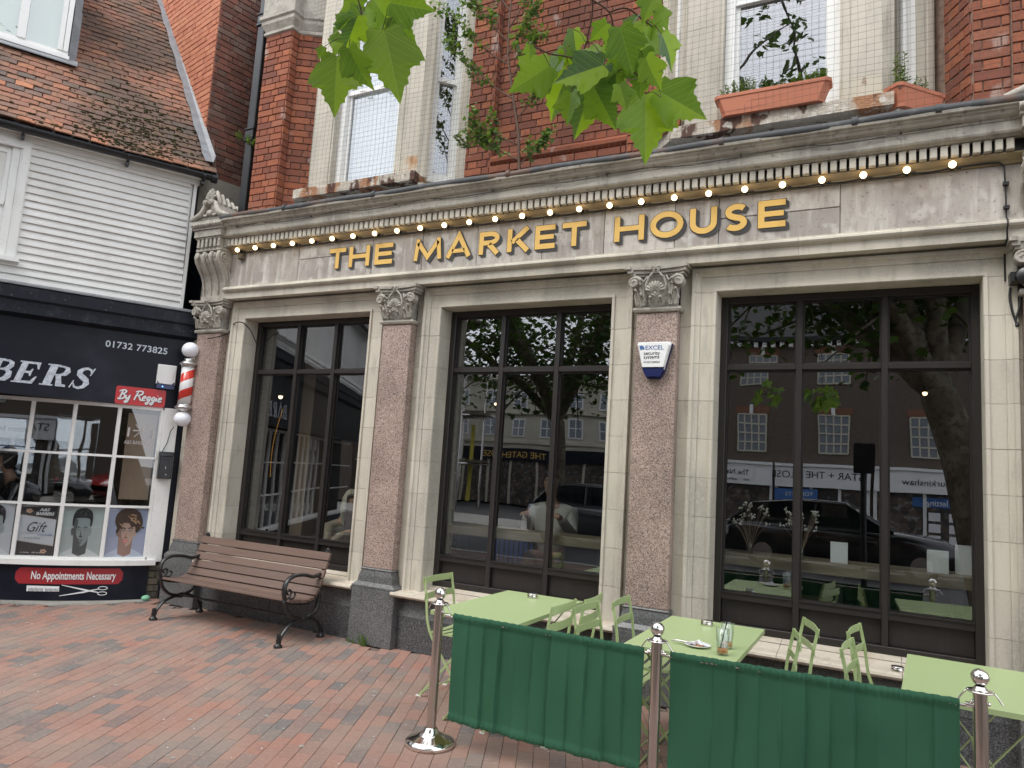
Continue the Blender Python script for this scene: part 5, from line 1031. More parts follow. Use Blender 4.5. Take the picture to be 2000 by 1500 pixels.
# ---- folding bistro chairs; local +x is the way the chair faces
def chair():
    c = empty('folding_chair', (0, 0, 0), 0)
    w = .185
    for s_ in (-1, 1):
        b = MB(); b.tube(cr([(-.235, s_ * w, .825), (-.205, s_ * w, .68), (-.165, s_ * w, .47), (-.02, s_ * w, .27), (.20, s_ * w, .0)], 4), .0125, 4, flat=.38, up=(1, 0, 0), sm=False); b.build('back_leg', 'green', c)
        b = MB(); b.tube(cr([(.165, s_ * (w - .012), .45), (.03, s_ * (w - .012), .29), (-.22, s_ * (w - .012), .0)], 4), .012, 4, flat=.38, up=(1, 0, 0), sm=False); b.build('front_leg', 'green', c)
    for i, x in enumerate((-.15, -.085, -.02, .045, .11, .165)):
        b = MB(); b.add([], []); pts = []
        for k in range(5): y = -w + .008 + (2 * w - .016) * k / 4; zz = .452 - .006 * math.sin(math.pi * k / 4); pts += [(x - .021, y, zz), (x + .021, y, zz), (x + .021, y, zz - .003), (x - .021, y, zz - .003)]
        b.add(pts, [(4 * k + j, 4 * k + (j + 1) % 4, 4 * k + 4 + (j + 1) % 4, 4 * k + 4 + j) for k in range(4) for j in range(4)]); b.build('seat_slat', 'green', c)
    for z, x in ((.80, -.232), (.69, -.21)):
        b = MB(); pts = []; n = 8
        for k in range(n + 1): t = k / n; y = -w - .012 + (2 * w + .024) * t; xx = x - .018 * math.sin(math.pi * t); pts += [(xx - .002 - .006, y, z - .024), (xx + .001 - .006, y, z - .024), (xx + .004, y, z + .024), (xx, y, z + .024)]
        b.add(pts, [(4 * k + j, 4 * k + (j + 1) % 4, 4 * k + 4 + (j + 1) % 4, 4 * k + 4 + j) for k in range(n) for j in range(4)]); b.add(pts[:4], [(0, 1, 2, 3)]); b.add(pts[-4:], [(0, 1, 2, 3)])
        for s_ in (-1, 1): b.ball((x - .005, s_ * (w - .004), z), .006, 6)
        b.build('back_rail', 'green', c)
    b = MB(); b.tube([(-.19, -w, .035), (-.19, w, .035)], .0045, 6); b.tube([(.15, -w, .06), (.15, w, .06)], .0045, 6); b.tube([(.165, -w, .437), (.165, w, .437)], .005, 6)
    for s_ in (-1, 1): b.tube([(-.15, s_ * (w - .006), .45), (.175, s_ * (w - .006), .45)], .008, 4, flat=.4, sm=False)
    b.build('stretcher', 'green', c)
    for s_ in (-1, 1):
        b = MB(); b.box(-.24, -.20, s_ * (w - .012) - .008, s_ * (w - .012) + .008, 0, .008); b.box(.18, .215, s_ * w - .008, s_ * w + .008, 0, .008); b.build('foot_cap', 'offwhite', c)
    return c
ch0 = chair(); used = False
for x, y, rz, lab in ((-2.72, -.72, 0, 'green folding chair alone at the left end of the ashtray table, beside the first post'),
    (-2.02, -1.07, 180, 'green folding chair tucked under the ashtray table, the one nearer the green banner'),
    (-1.97, -.70, 184, 'green folding chair tucked under the ashtray table, the one nearer the wall'),
    (-1.43, -1.03, -3, 'green folding chair facing the glasses table, its back nearest the banner'),
    (-1.33, -.62, 2, 'green folding chair facing the glasses table, back towards the pink pilaster foot'),
    (-.62, -.60, 197, 'tallest looking green folding chair, angled below the dark panels of the right window'),
    (-.66, -1.03, 190, 'green folding chair half hidden behind the banner, in front of the angled chair'),
    (.07, -.50, -8, 'green folding chair by the cream sill, back to the right hand bare table'),
    (.055, -1.03, -6, 'green folding chair half behind the banner beside the bare table')):
    c = ch0 if not used else copytree(ch0); used = True
    c.location = (x, y, 0); c.rotation_euler = (0, 0, R(rz)); tag(c, lab, 'chair', 'light green folding chairs')
# ---- ashtrays
def ashtray(loc, label):
    a = empty('ashtray', loc, U(0, 1), label, 'ashtray', 'round metal ashtrays')
    b = MB(); b.lathe([(.0, .0), (.037, .0), (.038, .002), (.038, .022), (.036, .0235), (.038, .026), (.038, .033), (.033, .034), (.018, .034)], n=20); b.build('body', 'steel', a)
    b = MB(); b.lathe([(.018, .034), (.017, .029), (.0, .028)], n=16); b.build('well', 'black', a)
ashtray((-2.29, -.47, TZ), 'round metal ashtray alone on the left green table')
ashtray((-1.02, -.51, TZ), 'round metal ashtray beside the tumblers on the middle green table')
ashtray((.075, .06, .5), 'round metal ashtray standing on the cream window sill')
# ---- tumblers, plate
def tumbler(loc, label, straw):
    g = empty('tumbler', loc, 0, label, 'glass')
    b = MB(); b.lathe([(.0, .0), (.030, .0), (.031, .006), (.036, .14), (.0345, .14), (.029, .012), (.0, .010)], n=20); b.build('glass_body', 'glass_cup', g)
    b = MB(); b.lathe([(.0, .0105), (.0288, .0125), (.0296, .034), (.0, .034)], n=16); b.build('drink', MT['drink'], g)
    if straw: b = MB(); b.tube([(-.018, .01, .014), (.035, -.012, .235)], .0032, 6); b.build('straw', 'ink', g)
MT['drink'] = mat('amber_drink', (.62, .26, .08), .2, .5)
tumbler((-.775, -1.27, TZ), 'tall tumbler with a black straw and pale orange dregs on the middle table', True)
tumbler((-.785, -1.09, TZ), 'tall tumbler without straw behind the other one on the middle table', False)
pl = empty('plate', (-.93, -1.17, TZ), 0, 'small white plate with crumpled napkin and cutlery on the middle green table', 'plate')
b = MB(); b.lathe([(0, .004), (.045, .004), (.07, .012), (.072, .014), (.07, .015), (.045, .007), (0, .006)], n=28); b.build('dish', 'offwhite', pl)
b = MB(); v = []; n = 7
for i in range(n):
    for j in range(n): v.append((-.05 + .1 * i / 6 + U(-.006, .006), -.03 + .07 * j / 6 + U(-.005, .005), .012 + abs(U(0, .028)) * math.sin(math.pi * i / 6)))
b.add(v, [(i * n + j, i * n + j + 1, (i + 1) * n + j + 1, (i + 1) * n + j) for i in range(n - 1) for j in range(n - 1)]); b.build('napkin', 'paper', pl)
b = MB(); b.tube([(-.14, -.03, .02), (.02, -.005, .018)], .0035, 6); b.tube([(-.13, .005, .02), (.05, -.02, .018)], [.004, .002], 6, flat=2); b.build('cutlery', 'steel', pl)
b = MB()
for q_ in range(6): b.ball((U(-.02, .03), U(-.05, -.01), .012), U(.004, .008), 6)
b.build('crumbs', 'drink', pl)
# ---- barrier posts and banners
def post(x, y, label):
    p = empty('barrier_post', (x, y, 0), 0, label, 'post', 'chrome barrier posts')
    b = MB(); b.lathe([(.0, .0), (.142, .0), (.147, .008), (.147, .022), (.142, .03), (.12, .042), (.075, .058), (.045, .078), (.038, .095), (.031, .1)], n=48); b.build('base', 'chrome', p)
    b = MB(); b.lathe([(.0285, .095), (.0285, .80)], n=28); b.lathe([(.032, .80), (.032, .815), (.0285, .818), (.02, .83)], n=28); b.build('pole', 'steel', p)
    b = MB(); b.lathe([(.0, .806), (.052, .806), (.054, .809), (.052, .812), (.024, .814), (.016, .822), (.013, .832), (.018, .838)], n=28); b.build('collar', 'chrome', p)
    b = MB(); b.ball((0, 0, .866), .036, 24); b.build('ball_finial', 'chrome', p)
    for s_ in (-1, 1):
        b = MB(); b.tube(cr([(s_ * .045, 0, .812), (s_ * .058, -.004, .80), (s_ * .075, 0, .775), (s_ * .082, 0, .765)], 4), .0035, 6); b.ball((s_ * .03, -.0, .76), .01, 8); b.build('hook', 'chrome', p)
post(-2.375, -1.60, 'leftmost chrome barrier post with round base on the brick paving')
post(-1.033, -1.635, 'chrome barrier post between the two green banners')
post(.366, -1.575, 'rightmost chrome barrier post before the bare green table')
def banner(p0, p1, zt, zb, label, seed):
    v0, v1 = Vector(p0), Vector(p1); d = v1 - v0; L_ = d.length; n_ = Vector((-d.y, d.x, 0)) / L_ if False else Vector((d.y, -d.x, 0)) / L_
    bn = empty('cafe_banner', ((v0 + v1) / 2), math.atan2(d.y, d.x), label, 'banner', 'green canvas banners')
    NX, NZ = 330, 30; b = MB(); v = []; rs = random.Random(seed); NP = 11 if seed == 1 else 12; PB = [(rs.uniform(.004, .017), rs.uniform(-.017, -.002)) if rs.random() < .7 else (rs.uniform(-.014, .0), rs.uniform(.0, .014)) for _ in range(NP)]; creases = [(-.5 + (i + rs.uniform(.2, .8)) / 11, rs.uniform(.5, 1), rs.uniform(-.03, .03)) for i in range(11)]
    for j in range(NZ + 1):
        t = j / NZ; z = zt + (zb - zt) * t
        for i in range(NX + 1):
            x = i / NX - .5; y = 0
            xx_ = (x + .5) * NP + .12 * math.sin(t * 2 + seed) * t; k_ = max(0, min(NP - 1, int(xx_))); fx_ = xx_ - k_; w0 = .5 - .5 * math.cos(math.pi * min(1, fx_ / .07)); 
            prev = PB[k_ - 1][1] if k_ else PB[0][0]; y = (prev + (PB[k_][0] - prev) * w0) if fx_ < .07 else PB[k_][0] + (PB[k_][1] - PB[k_][0]) * (fx_ - .07) / .93
            y = y * (.55 + .45 * math.sin(t * 2.6 + k_ * 1.3) ** 2)
            y += .004 * math.sin(x * 23 + t * 5 + seed) * (.3 + t) + .006 * math.sin(x * 7 + seed * 2 + t * 2)
            dt, dbm = min(1, t / .07), min(1, (1 - t) / .055)
            y *= min(1, .25 + t * 2.5)
            pk = 0
            if t < .062: y += -.012 * abs(math.sin(math.pi * t / .062)) ** .6 + .0022 * math.sin(x * 310 + 2 * math.sin(x * 40)); 
            elif t < .075: y += .001
            if t > .945: y += -.012 * abs(math.sin(math.pi * (t - .945) / .055)) ** .6 + .002 * math.sin(x * 280 + 2 * math.sin(x * 33))
            v.append((x * L_, y, z - .008 * math.sin((x + .5) * math.pi) * 0 + .0012 * math.sin(x * 150)))
    b.add(v, [(j * (NX + 1) + i, j * (NX + 1) + i + 1, (j + 1) * (NX + 1) + i + 1, (j + 1) * (NX + 1) + i) for j in range(NZ) for i in range(NX)], sm=True)
    nf = len(b.v); b.add([(x, y + .006, z) for x, y, z in v], [(j * (NX + 1) + i, (j + 1) * (NX + 1) + i, (j + 1) * (NX + 1) + i + 1, j * (NX + 1) + i + 1) for j in range(NZ) for i in range(NX)], sm=True)
    b.build('cloth', 'canvas', bn)
    for z, e_, q_ in ((zt - .024, .045, .0065),): r_ = MB(); r_.tube([(-L_ / 2 - e_, .002, z), (L_ / 2 + e_, .002, z)], q_, 10); r_.build('rail', 'steel', bn)
    for s_ in (-1, 1):
        r_ = MB(); r_.tube([(s_ * (L_ / 2 + .02), .002, zt - .018), (s_ * (L_ / 2 + .055), .002, zt - .018)], .012, 10); r_.build('end_cap', 'chrome', bn)
banner((-2.27, -1.605, 0), (-1.10, -1.63, 0), .765, .155, 'first green canvas banner, hung between the left and middle chrome posts', 1)
banner((-.965, -1.63, 0), (.29, -1.58, 0), .765, .155, 'second green canvas banner, hung between the middle and right chrome posts', 5)
# ---- alarm box on the third pilaster
al = empty('alarm_box', (-1.587, .04, 2.41), 0, 'white and dark blue tapered alarm box fixed on the pink granite pilaster', 'alarm box')
b = MB(); b.prism([(-.085, -.005, .06), (.085, -.005, .06), (.134, -.005, .262), (.125, -.005, .275), (-.125, -.005, .275), (-.134, -.005, .262)], (0, -.05, 0)); 
pts = [(-.088, .075), (.088, .075), (.128, .245), (.118, .262), (0, .268), (-.118, .262), (-.128, .245)]
f_ = [(x, -.056, z) for x, z in pts]; f2 = [(x * .93, -.072, z * .99 + .003) for x, z in pts]; n = len(pts); b.add(f_ + f2, [(i, (i + 1) % n, n + (i + 1) % n, n + i) for i in range(n)] + [tuple(range(n, 2 * n))]); b.build('cover', 'offwhite', al)
b = MB(); b.prism([(-.05, -.002, -.01), (.05, -.002, -.01), (.082, -.002, .04), (.139, -.002, .262), (-.139, -.002, .262), (-.082, -.002, .04)], (0, -.035, 0)); b.prism([(-.052, -.036, 0), (.052, -.036, 0), (.078, -.036, .045), (.09, -.036, .085), (-.09, -.036, .085), (-.078, -.036, .045)], (0, -.027, 0)); b.box(-.035, .035, -.068, -.062, .004, .02); b.build('housing', 'bluepl', al)
text('EXCEL', .047, 'inkblue', al, (-.065, -.0735, .212), name='cover_lettering', ext=.0005, sx=1.08)
text('security', .04, 'ink', al, (-.075, -.0735, .172), name='cover_lettering', ext=.0005, sx=1); text('systems', .04, 'ink', al, (-.075, -.0735, .142), name='cover_lettering', ext=.0005, sx=1); text('01322 528534', .02, 'ink', al, (-.072, -.0735, .108), name='cover_lettering', ext=.0005, sx=1.1)
b = MB(); flat(b, [(-.112, .24), (-.092, .246), (-.086, .216), (-.1, .21)], -.0745, .001); flat(b, [(-.09, .247), (-.074, .236), (-.07, .212), (-.084, .216)], -.0745, .001); b.build('emblem', 'inkblue', al)
# ---- barber things in the barber's own axes
def bw(s_, d, z): return BSM @ Vector((s_, d, z))
BA = R(61.4)
a2 = empty('alarm_box', bw(-.112, -.03, 2.293), BA, 'white rectangular alarm box with dark blue foot above the red by-line plate', 'alarm box')
b = MB(); b.cbox(-.095, .095, -.05, 0, .05, .268, .008); b.add([(-.06, -.052, .055), (.055, -.052, .055), (.075, -.06, .25), (-.07, -.06, .25)], [(0, 1, 2, 3)]); b.build('cover', 'offwhite', a2); b = MB(); b.cbox(-.092, .092, -.045, 0, 0, .05, .006); b.prism([(-.09, -.046, .0), (-.04, -.046, .0), (-.04, -.046, .06), (-.06, -.046, .045), (-.088, -.046, .085)], (0, -.008, 0)); b.prism([(.09, -.046, .0), (-.04, -.047, .0), (-.04, -.047, .045), (.05, -.047, .045), (.088, -.046, .085)], (0, -.008, 0)); b.build('housing', 'bluepl', a2)
MT['led'] = mat('blue_led', (.05, .2, .8), .3, emit=((.1, .4, 1), 4)); b = MB(); b.ball((-.03, -.058, .022), .006, 8); b.build('indicator_light', 'led', a2)
po = empty('barber_pole', bw(.072, -.25, 1.97), BA, 'red and white striped barber pole with two opal globes and silver collars', 'barber pole')
S_ = MT['stripe'] = bpy.data.materials.new('barber_stripe'); S_.use_nodes = True; N = S_.node_tree.nodes; K = S_.node_tree.links.new; pb = N['Principled BSDF']; pb.inputs['Roughness'].default_value = .25; pb.inputs['Coat Weight'].default_value = .6
t_ = N.new('ShaderNodeTexCoord'); sx_ = N.new('ShaderNodeSeparateXYZ'); K(t_.outputs['Object'], sx_.inputs[0]); at_ = N.new('ShaderNodeMath'); at_.operation = 'ARCTAN2'; K(sx_.outputs[1], at_.inputs[0]); K(sx_.outputs[0], at_.inputs[1])
m1_ = N.new('ShaderNodeMath'); m1_.operation = 'MULTIPLY_ADD'; m1_.inputs[1].default_value = -1 / (2 * math.pi); K(at_.outputs[0], m1_.inputs[0]); m2_ = N.new('ShaderNodeMath'); m2_.operation = 'MULTIPLY'; m2_.inputs[1].default_value = 5.2; K(sx_.outputs[2], m2_.inputs[0]); K(m2_.outputs[0], m1_.inputs[2])
fr_ = N.new('ShaderNodeMath'); fr_.operation = 'FRACT'; K(m1_.outputs[0], fr_.inputs[0]); gt = N.new('ShaderNodeMath'); gt.operation = 'GREATER_THAN'; gt.inputs[1].default_value = .5; K(fr_.outputs[0], gt.inputs[0])
mx_ = N.new('ShaderNodeMix'); mx_.data_type = 'RGBA'; K(gt.outputs[0], mx_.inputs[0]); mx_.inputs[6].default_value = (.8, .8, .8, 1); mx_.inputs[7].default_value = (.62, .035, .02, 1); K(mx_.outputs[2], pb.inputs['Base Color'])
b = MB(); b.lathe([(.0, .145), (.068, .145), (.068, .59), (.0, .59)], n=32); b.build('striped_cylinder', 'stripe', po)
b = MB(); b.ball((0, 0, .0), .09, 28, sc=(1, 1, .93)); b.build('globe', 'globe', po)
b = MB(); b.ball((0, 0, .768), .09, 28, sc=(1, 1, .97)); b.build('globe', 'globe', po)
MT['satin'] = mat('satin_metal', (.55, .55, .54), .3, metal=.9)
for z, s_ in ((.15, -1), (.585, 1)): b = MB(); b.lathe([(.05, z + s_ * .085), (.05, z + s_ * .065), (.062, z + s_ * .055), (.092, z + s_ * .03), (.094, z + s_ * .02), (.08, z + s_ * .01), (.072, z + s_ * .0), (.072, z - s_ * .012)], n=32); b.build('collar', 'satin', po)
b = MB(); b.tube([(.0, 0, .18), (.0, .22, .18)], .015, 8); b.tube([(.0, 0, .56), (.0, .22, .56)], .015, 8); b.box(-.035, .035, .2, .225, .1, .65); b.build('bracket', 'satin', po)
b = MB(); b.tube([bw(.02, -.1, 1.88), bw(.0, -.045, 1.83), bw(-.02, -.04, 1.7), bw(-.06, -.04, 1.6)], .004, 6)
tag(b.build('pole_cable', 'cable'), 'short black cable dropping from the lower barber pole globe', 'cable')
cb = empty('letter_box', bw(-.02, -.037, 1.305), BA, 'small black wall box with three slots on the white corner post', 'letter box')
b = MB(); b.cbox(-.068, .068, -.095, 0, 0, .25, .008); b.prism([(-.072, 0, .25), (.072, 0, .25), (.072, 0, .295), (-.072, 0, .295)], (0, -.075, 0)); b.add([(-.072, -.1, .25), (.072, -.1, .25), (.072, -.07, .295), (-.072, -.07, .295)], [(0, 1, 2, 3)]); b.build('box_body', 'black', cb)
b = MB()
for i in range(3): b.box(-.05 + i * .036, -.024 + i * .036, -.0965, -.094, .205, .225)
b.build('slot', 'ink', cb); b = MB(); b.ball((.01, -.098, .045), .008, 8); b.ball((.0, -.097, .12), .006, 8, sc=(1, .5, 2.5)); b.build('lock', 'satin', cb)
gb = MB(); gb.ball((bw(-.06, -.11, .03)), .045, 12, sc=(1, 1, .7)); MT['mint'] = mat('pale_green_rubber', (.22, .5, .33), .5); tag(gb.build('green_ball', 'mint'), 'small pale green ball lying against the brick corner of the barber shop', 'ball')
# ---- festoon lights
fs = empty('festoon_lights', (-3, -.05, 3.82), 0, 'string of warm lit bulbs on a black cable under the dentil course', 'string lights')
bx = [-6.238 + (6.639) * i / 25 for i in range(26)]
b = MB(); pts = []
for i in range(25):
    for k in range(4): t = k / 4; x = bx[i] + (bx[i + 1] - bx[i]) * t; pts.append((x + 3, .052, .0 - .012 * math.sin(math.pi * t)))
pts += [(3.401, .052, 0), (3.60, .055, .004), (3.67, .058, .0), (3.695, .06, -.03)]; b.tube(pts, .0065, 6)
for i in range(0, 26): b.tube([(bx[i] + 3 + .03, .052, -.003), (bx[i] + 3 + .055, .052, -.005)], .011, 6)
b.build('cable', 'cable', fs)
b = MB(); b.ball((0, 0, 0), .0235, 14, sc=(1, 1, 1)); bl_me = None
for i, x in enumerate(bx):
    if bl_me is None: o = b.build('bulb', 'bulb', fs); bl_me = o.data
    else: o = link('bulb', bl_me, fs)
    o.location = (x + 3, -.012, -.002)
    if i == 0: q_ = MB(); q_.tube([(0, .012, 0), (0, .052, 0)], [.016, .019], 10); h0 = q_.build('bulb_holder', 'black', fs); hm = h0.data
    else: h0 = link('bulb_holder', hm, fs)
    h0.location = (x + 3, 0, -.002)
b = MB(); b.cbox(-6.275, -6.2, -.02, .05, 3.735, 3.79, .004); tag(b.build('junction_box', MT['bark']), 'small brown junction box under the first festoon bulb beside the carved console', 'junction box')
# cable down the right end and flood light
b = MB(); b.tube([(.695, .01, 3.79), (.70, .01, 3.6), (.701, .01, 3.44), (.701, -.05, 3.41), (.70, -.05, 3.37), (.70, -.015, 3.36), (.70, -.012, 3.30), (.70, .115, 3.27), (.70, .115, 3.05)], .0055, 6)
for z in (3.66, 3.5): b.box(.685, .718, -.012, .02, z, z + .02)
tag(b.build('wall_cable', 'cable'), 'black cable running down the stone beside the right hand carved console', 'cable')
fl_ = empty('flood_light', (.745, .12, 3.03), 0, 'black wall light with hanging bracket at the right edge beside the window', 'wall light')
b = MB(); b.cbox(-.03, .15, -.13, -.02, -.02, .05, .01); b.lathe([(0, 0), (.05, 0), (.06, .01), (.05, .02), (0, .02)], (.05, -.13, .015), 16, axis=Matrix.Rotation(R(90), 3, 'X')); b.build('lamp_head', 'iron', fl_)
b = MB(); b.tube(cr([(-.02, -.03, -.03), (-.025, -.03, -.1), (-.01, -.03, -.2), (.01, -.03, -.27)], 4), [.008] * 12 + [.01], 8); b.ball((.012, -.03, -.28), .013, 10); b.tube(cr([(.03, -.03, -.03), (.03, -.03, -.14), (.005, -.03, -.24)], 4), .008, 6); b.build('bracket', 'iron', fl_)
# wire on the first jamb
b = MB(); b.tube(cr([(-6.62, .0, 2.86), (-6.52, .0, 2.87), (-6.42, .1, 2.94), (-6.36, .1, 3.03), (-6.27, .08, 3.05), (-6.2, .1, 3.04), (-6.2, .2, 2.98), (-6.2, .3, 2.86)], 4), .006, 6)
tag(b.build('loose_wire', 'cable'), 'loose grey wire looping over the stone jamb of the left window', 'wire')
# ---- window boxes
def trough(loc, rz, w, label):
    t = empty('window_box', loc, rz, label, 'planter', 'terracotta window boxes')
    b = MB(); v = []
    for z, k, o in ((0, .9, .0), (.02, .9, .006), (.135, 1.0, .012), (.14, 1.04, .022), (.165, 1.045, .024), (.166, .98, .005), (.13, .97, .002)):
        hw, hd, c = w / 2 * k, .075 * k + o * .3, .03
        for sx, sy, ax, ay in ((-1, -1, 1, 0), (1, -1, -1, 0), (1, -1, 0, 1), (1, 1, 0, -1), (1, 1, -1, 0), (-1, 1, 1, 0), (-1, 1, 0, -1), (-1, -1, 0, 1)): v.append((sx * hw + ax * c, sy * hd + ay * c, z))
    b.add(v, [(8 * i + j, 8 * i + (j + 1) % 8, 8 * i + 8 + (j + 1) % 8, 8 * i + 8 + j) for i in range(6) for j in range(8)]); b.add(v[:8], [tuple(range(8))])
    b.build('trough', 'terracotta', t); b = MB(); b.box(-w / 2 * .95, w / 2 * .95, -.068, .068, .12, .14); b.build('soil', 'sand', t); return t
ZT = 4.43
trough((-.755, -.0, ZT - .006), 0, .80, 'long terracotta window box with herbs on the rust stained sill of the right bay')
trough((-1.63, .155, ZT - .006), R(-47), .36, 'short terracotta window box on the left cant of the right bay')
trough((.19, .17, ZT - .116), R(47), .44, 'short terracotta window box with leafy stems on the right cant of the right bay')
def plant(name, loc, rz, w, h, n, leafl, leafw, label, cat='plant', m_='leaf_small', spread=.03, stemc=True, group=None):
    p = empty(name, loc, rz, label, cat, group); st = MB(); lf = MB()
    for i in range(n):
        x = U(-w / 2, w / 2); y = U(-.04, .04); hh = h * U(.5, 1); tx, ty = x + U(-1, 1) * spread, y + U(-1, .6) * spread
        pts = cr([(x, y, 0), ((x + tx) / 2, (y + ty) / 2, hh * .55), (tx, ty, hh)], 3); st.tube(pts, .0018, 4, cap=False)
        k = 0; z = hh * .15
        while z < hh:
            t = z / hh; c = Vector((x + (tx - x) * t, y + (ty - y) * t, z)); a0 = k * 2.4 + U(-.5, .5)
            for q in (0, math.pi):
                d = Vector((math.cos(a0 + q), math.sin(a0 + q), U(.0, .6))).normalized(); sd = d.cross(Vector((0, 0, 1))).normalized(); l = leafl * U(.6, 1.1) * (1.15 - .5 * t); w_ = leafw * U(.7, 1.1)
                lf.add([c, c + d * l * .5 + sd * w_, c + d * l + Vector((0, 0, -l * .2)), c + d * l * .5 - sd * w_, c + d * l * .5 + Vector((0, 0, -w_ * .5))], [(0, 1, 4), (1, 2, 4), (2, 3, 4), (3, 0, 4)])
            z += leafl * .45; k += 1
    st.build('stem', 'twig' if stemc else 'leaf_small', p); o = lf.build('foliage', m_, p); o['kind'] = 'stuff'; return p
plant('herb_plant', (-1.0, -.0, ZT + .13), 0, .26, .18, 26, .03, .008, 'loose green herb at the left end of the long window box')
plant('herb_plant', (-.74, -.0, ZT + .13), 0, .2, .14, 16, .04, .012, 'dark broad leaved herb in the middle of the long window box', m_='leaf_dark')
plant('parsley_plant', (-.5, -.0, ZT + .13), 0, .24, .13, 60, .022, .012, 'dense bright curly parsley at the right end of the long window box', spread=.02)
plant('herb_plant', (.11, .11, ZT + .02), R(47), .14, .34, 7, .05, .009, 'tall leafy stems in the right short window box', spread=.05)
plant('herb_plant', (.23, .22, ZT + .02), R(47), .14, .2, 9, .035, .007, 'low leafy stems at the far end of the right short window box')
plant('herb_plant', (-1.62, .15, ZT + .13), R(-47), .22, .17, 12, .03, .007, 'grey green herb in the left short window box', m_='leaf_dark')
plant('wall_weed', (-6.44, .12, 5.12), 0, .05, .14, 8, .035, .014, 'small green weed sprouting beside the collar of the downpipe', 'weed', spread=.09)
plant('wall_weed', (-6.62, .1, 5.22), 0, .05, .1, 5, .03, .01, 'tiny weed on the brick return left of the downpipe', 'weed', spread=.06)
def grass(loc, n, h, label):
    b = MB()
    for i in range(n): x, y = U(-.04, .04), U(-.015, .01); d = Vector((U(-.5, .5), U(-.6, .1), 1)).normalized() * h * U(.5, 1); b.add([(x - .003, y, 0), (x + .003, y, 0), (x + d.x * .6 + .002, y + d.y * .5, d.z * .7), (x + d.x, y + d.y, d.z), (x + d.x * .6 - .002, y + d.y * .5, d.z * .7)], [(0, 1, 2, 3, 4)])
    o = b.build('grass_tuft', 'leaf_small', None, loc); tag(o, label, 'weed')
grass((-4.14, -.02, 0), 30, .12, 'tuft of grass at the foot of the middle granite plinth'); grass((-4.28, -.02, 0), 12, .06, 'tiny grass tuft left of the bigger one by the plinth')
# ---- sapling rooted on the cornice
sp = empty('birch_sapling', (-2.86, -.02, 4.21), 0, 'young birch sapling growing from the ledge in front of the brick panel', 'sapling')
br = MB(); tips = []
def limb(p, d, L_, r_, lev):
    n = 6; pts = [Vector(p)]; dd = Vector(d).normalized()
    for i in range(n): dd = (dd + Vector((U(-.12, .12), U(-.1, .1), U(-.02, .12)))).normalized(); pts.append(pts[-1] + dd * L_ / n)
    br.tube(pts, [r_ * (1 - .75 * i / n) for i in range(n + 1)], 5, cap=False)
    if lev >= 1:
        for q in pts[1 if lev > 1 else 2:]: tips.append(Vector(q))
    return pts
main = limb((0, 0, 0), (-.06, -.02, 1), 2.4, .016, 0)
for i, (t, dx, L_) in enumerate(((.3, -1.2, .55), (.55, .8, .5), (.75, -1.1, 1.0), (.95, .9, .5), (1.1, -1, .95), (1.2, .7, .55), (1.35, -.8, .7), (1.5, .9, .7), (1.7, -.8, .75), (1.8, .8, .7), (2.0, -.6, .6), (2.1, .6, .5), (.15, -1.5, .6), (.1, 1.2, .35))):
    k = min(5, int(t / .4)); f_ = t / .4 - k; p = main[k].lerp(main[k + 1], min(1, f_)); l1 = limb(p, (dx, U(-.35, .15), U(.5, 1.0)), L_, .0075, 1)
    for q in (2, 3, 4, 5): limb(l1[q], (dx * U(-.2, 1.2) + U(-.5, .5), U(-.5, .3), U(.2, .9)), L_ * U(.25, .4), .003, 2)
br.build('trunk', 'twig', sp); lf = MB()
for p in tips:
    for k in range(8):
        d = Vector((U(-1, 1), U(-1, .6), U(-.7, .5))).normalized(); sd = d.orthogonal().normalized(); l = U(.025, .055); c = p + Vector((U(-.04, .04), U(-.04, .04), U(-.04, .04)))
        lf.add([c, c + d * l * .35 + sd * l * .4, c + d * l, c + d * l * .35 - sd * l * .4], [(0, 1, 2, 3)])
tag(lf.build('foliage', 'leaf_small', sp), kind='stuff')
plant('ivy_clump', (-3.42, .1, 4.62), 0, .3, .16, 12, .05, .02, 'leafy weed clump at the foot of the brick panel left of the sapling', 'weed', m_='leaf_small', spread=.1)
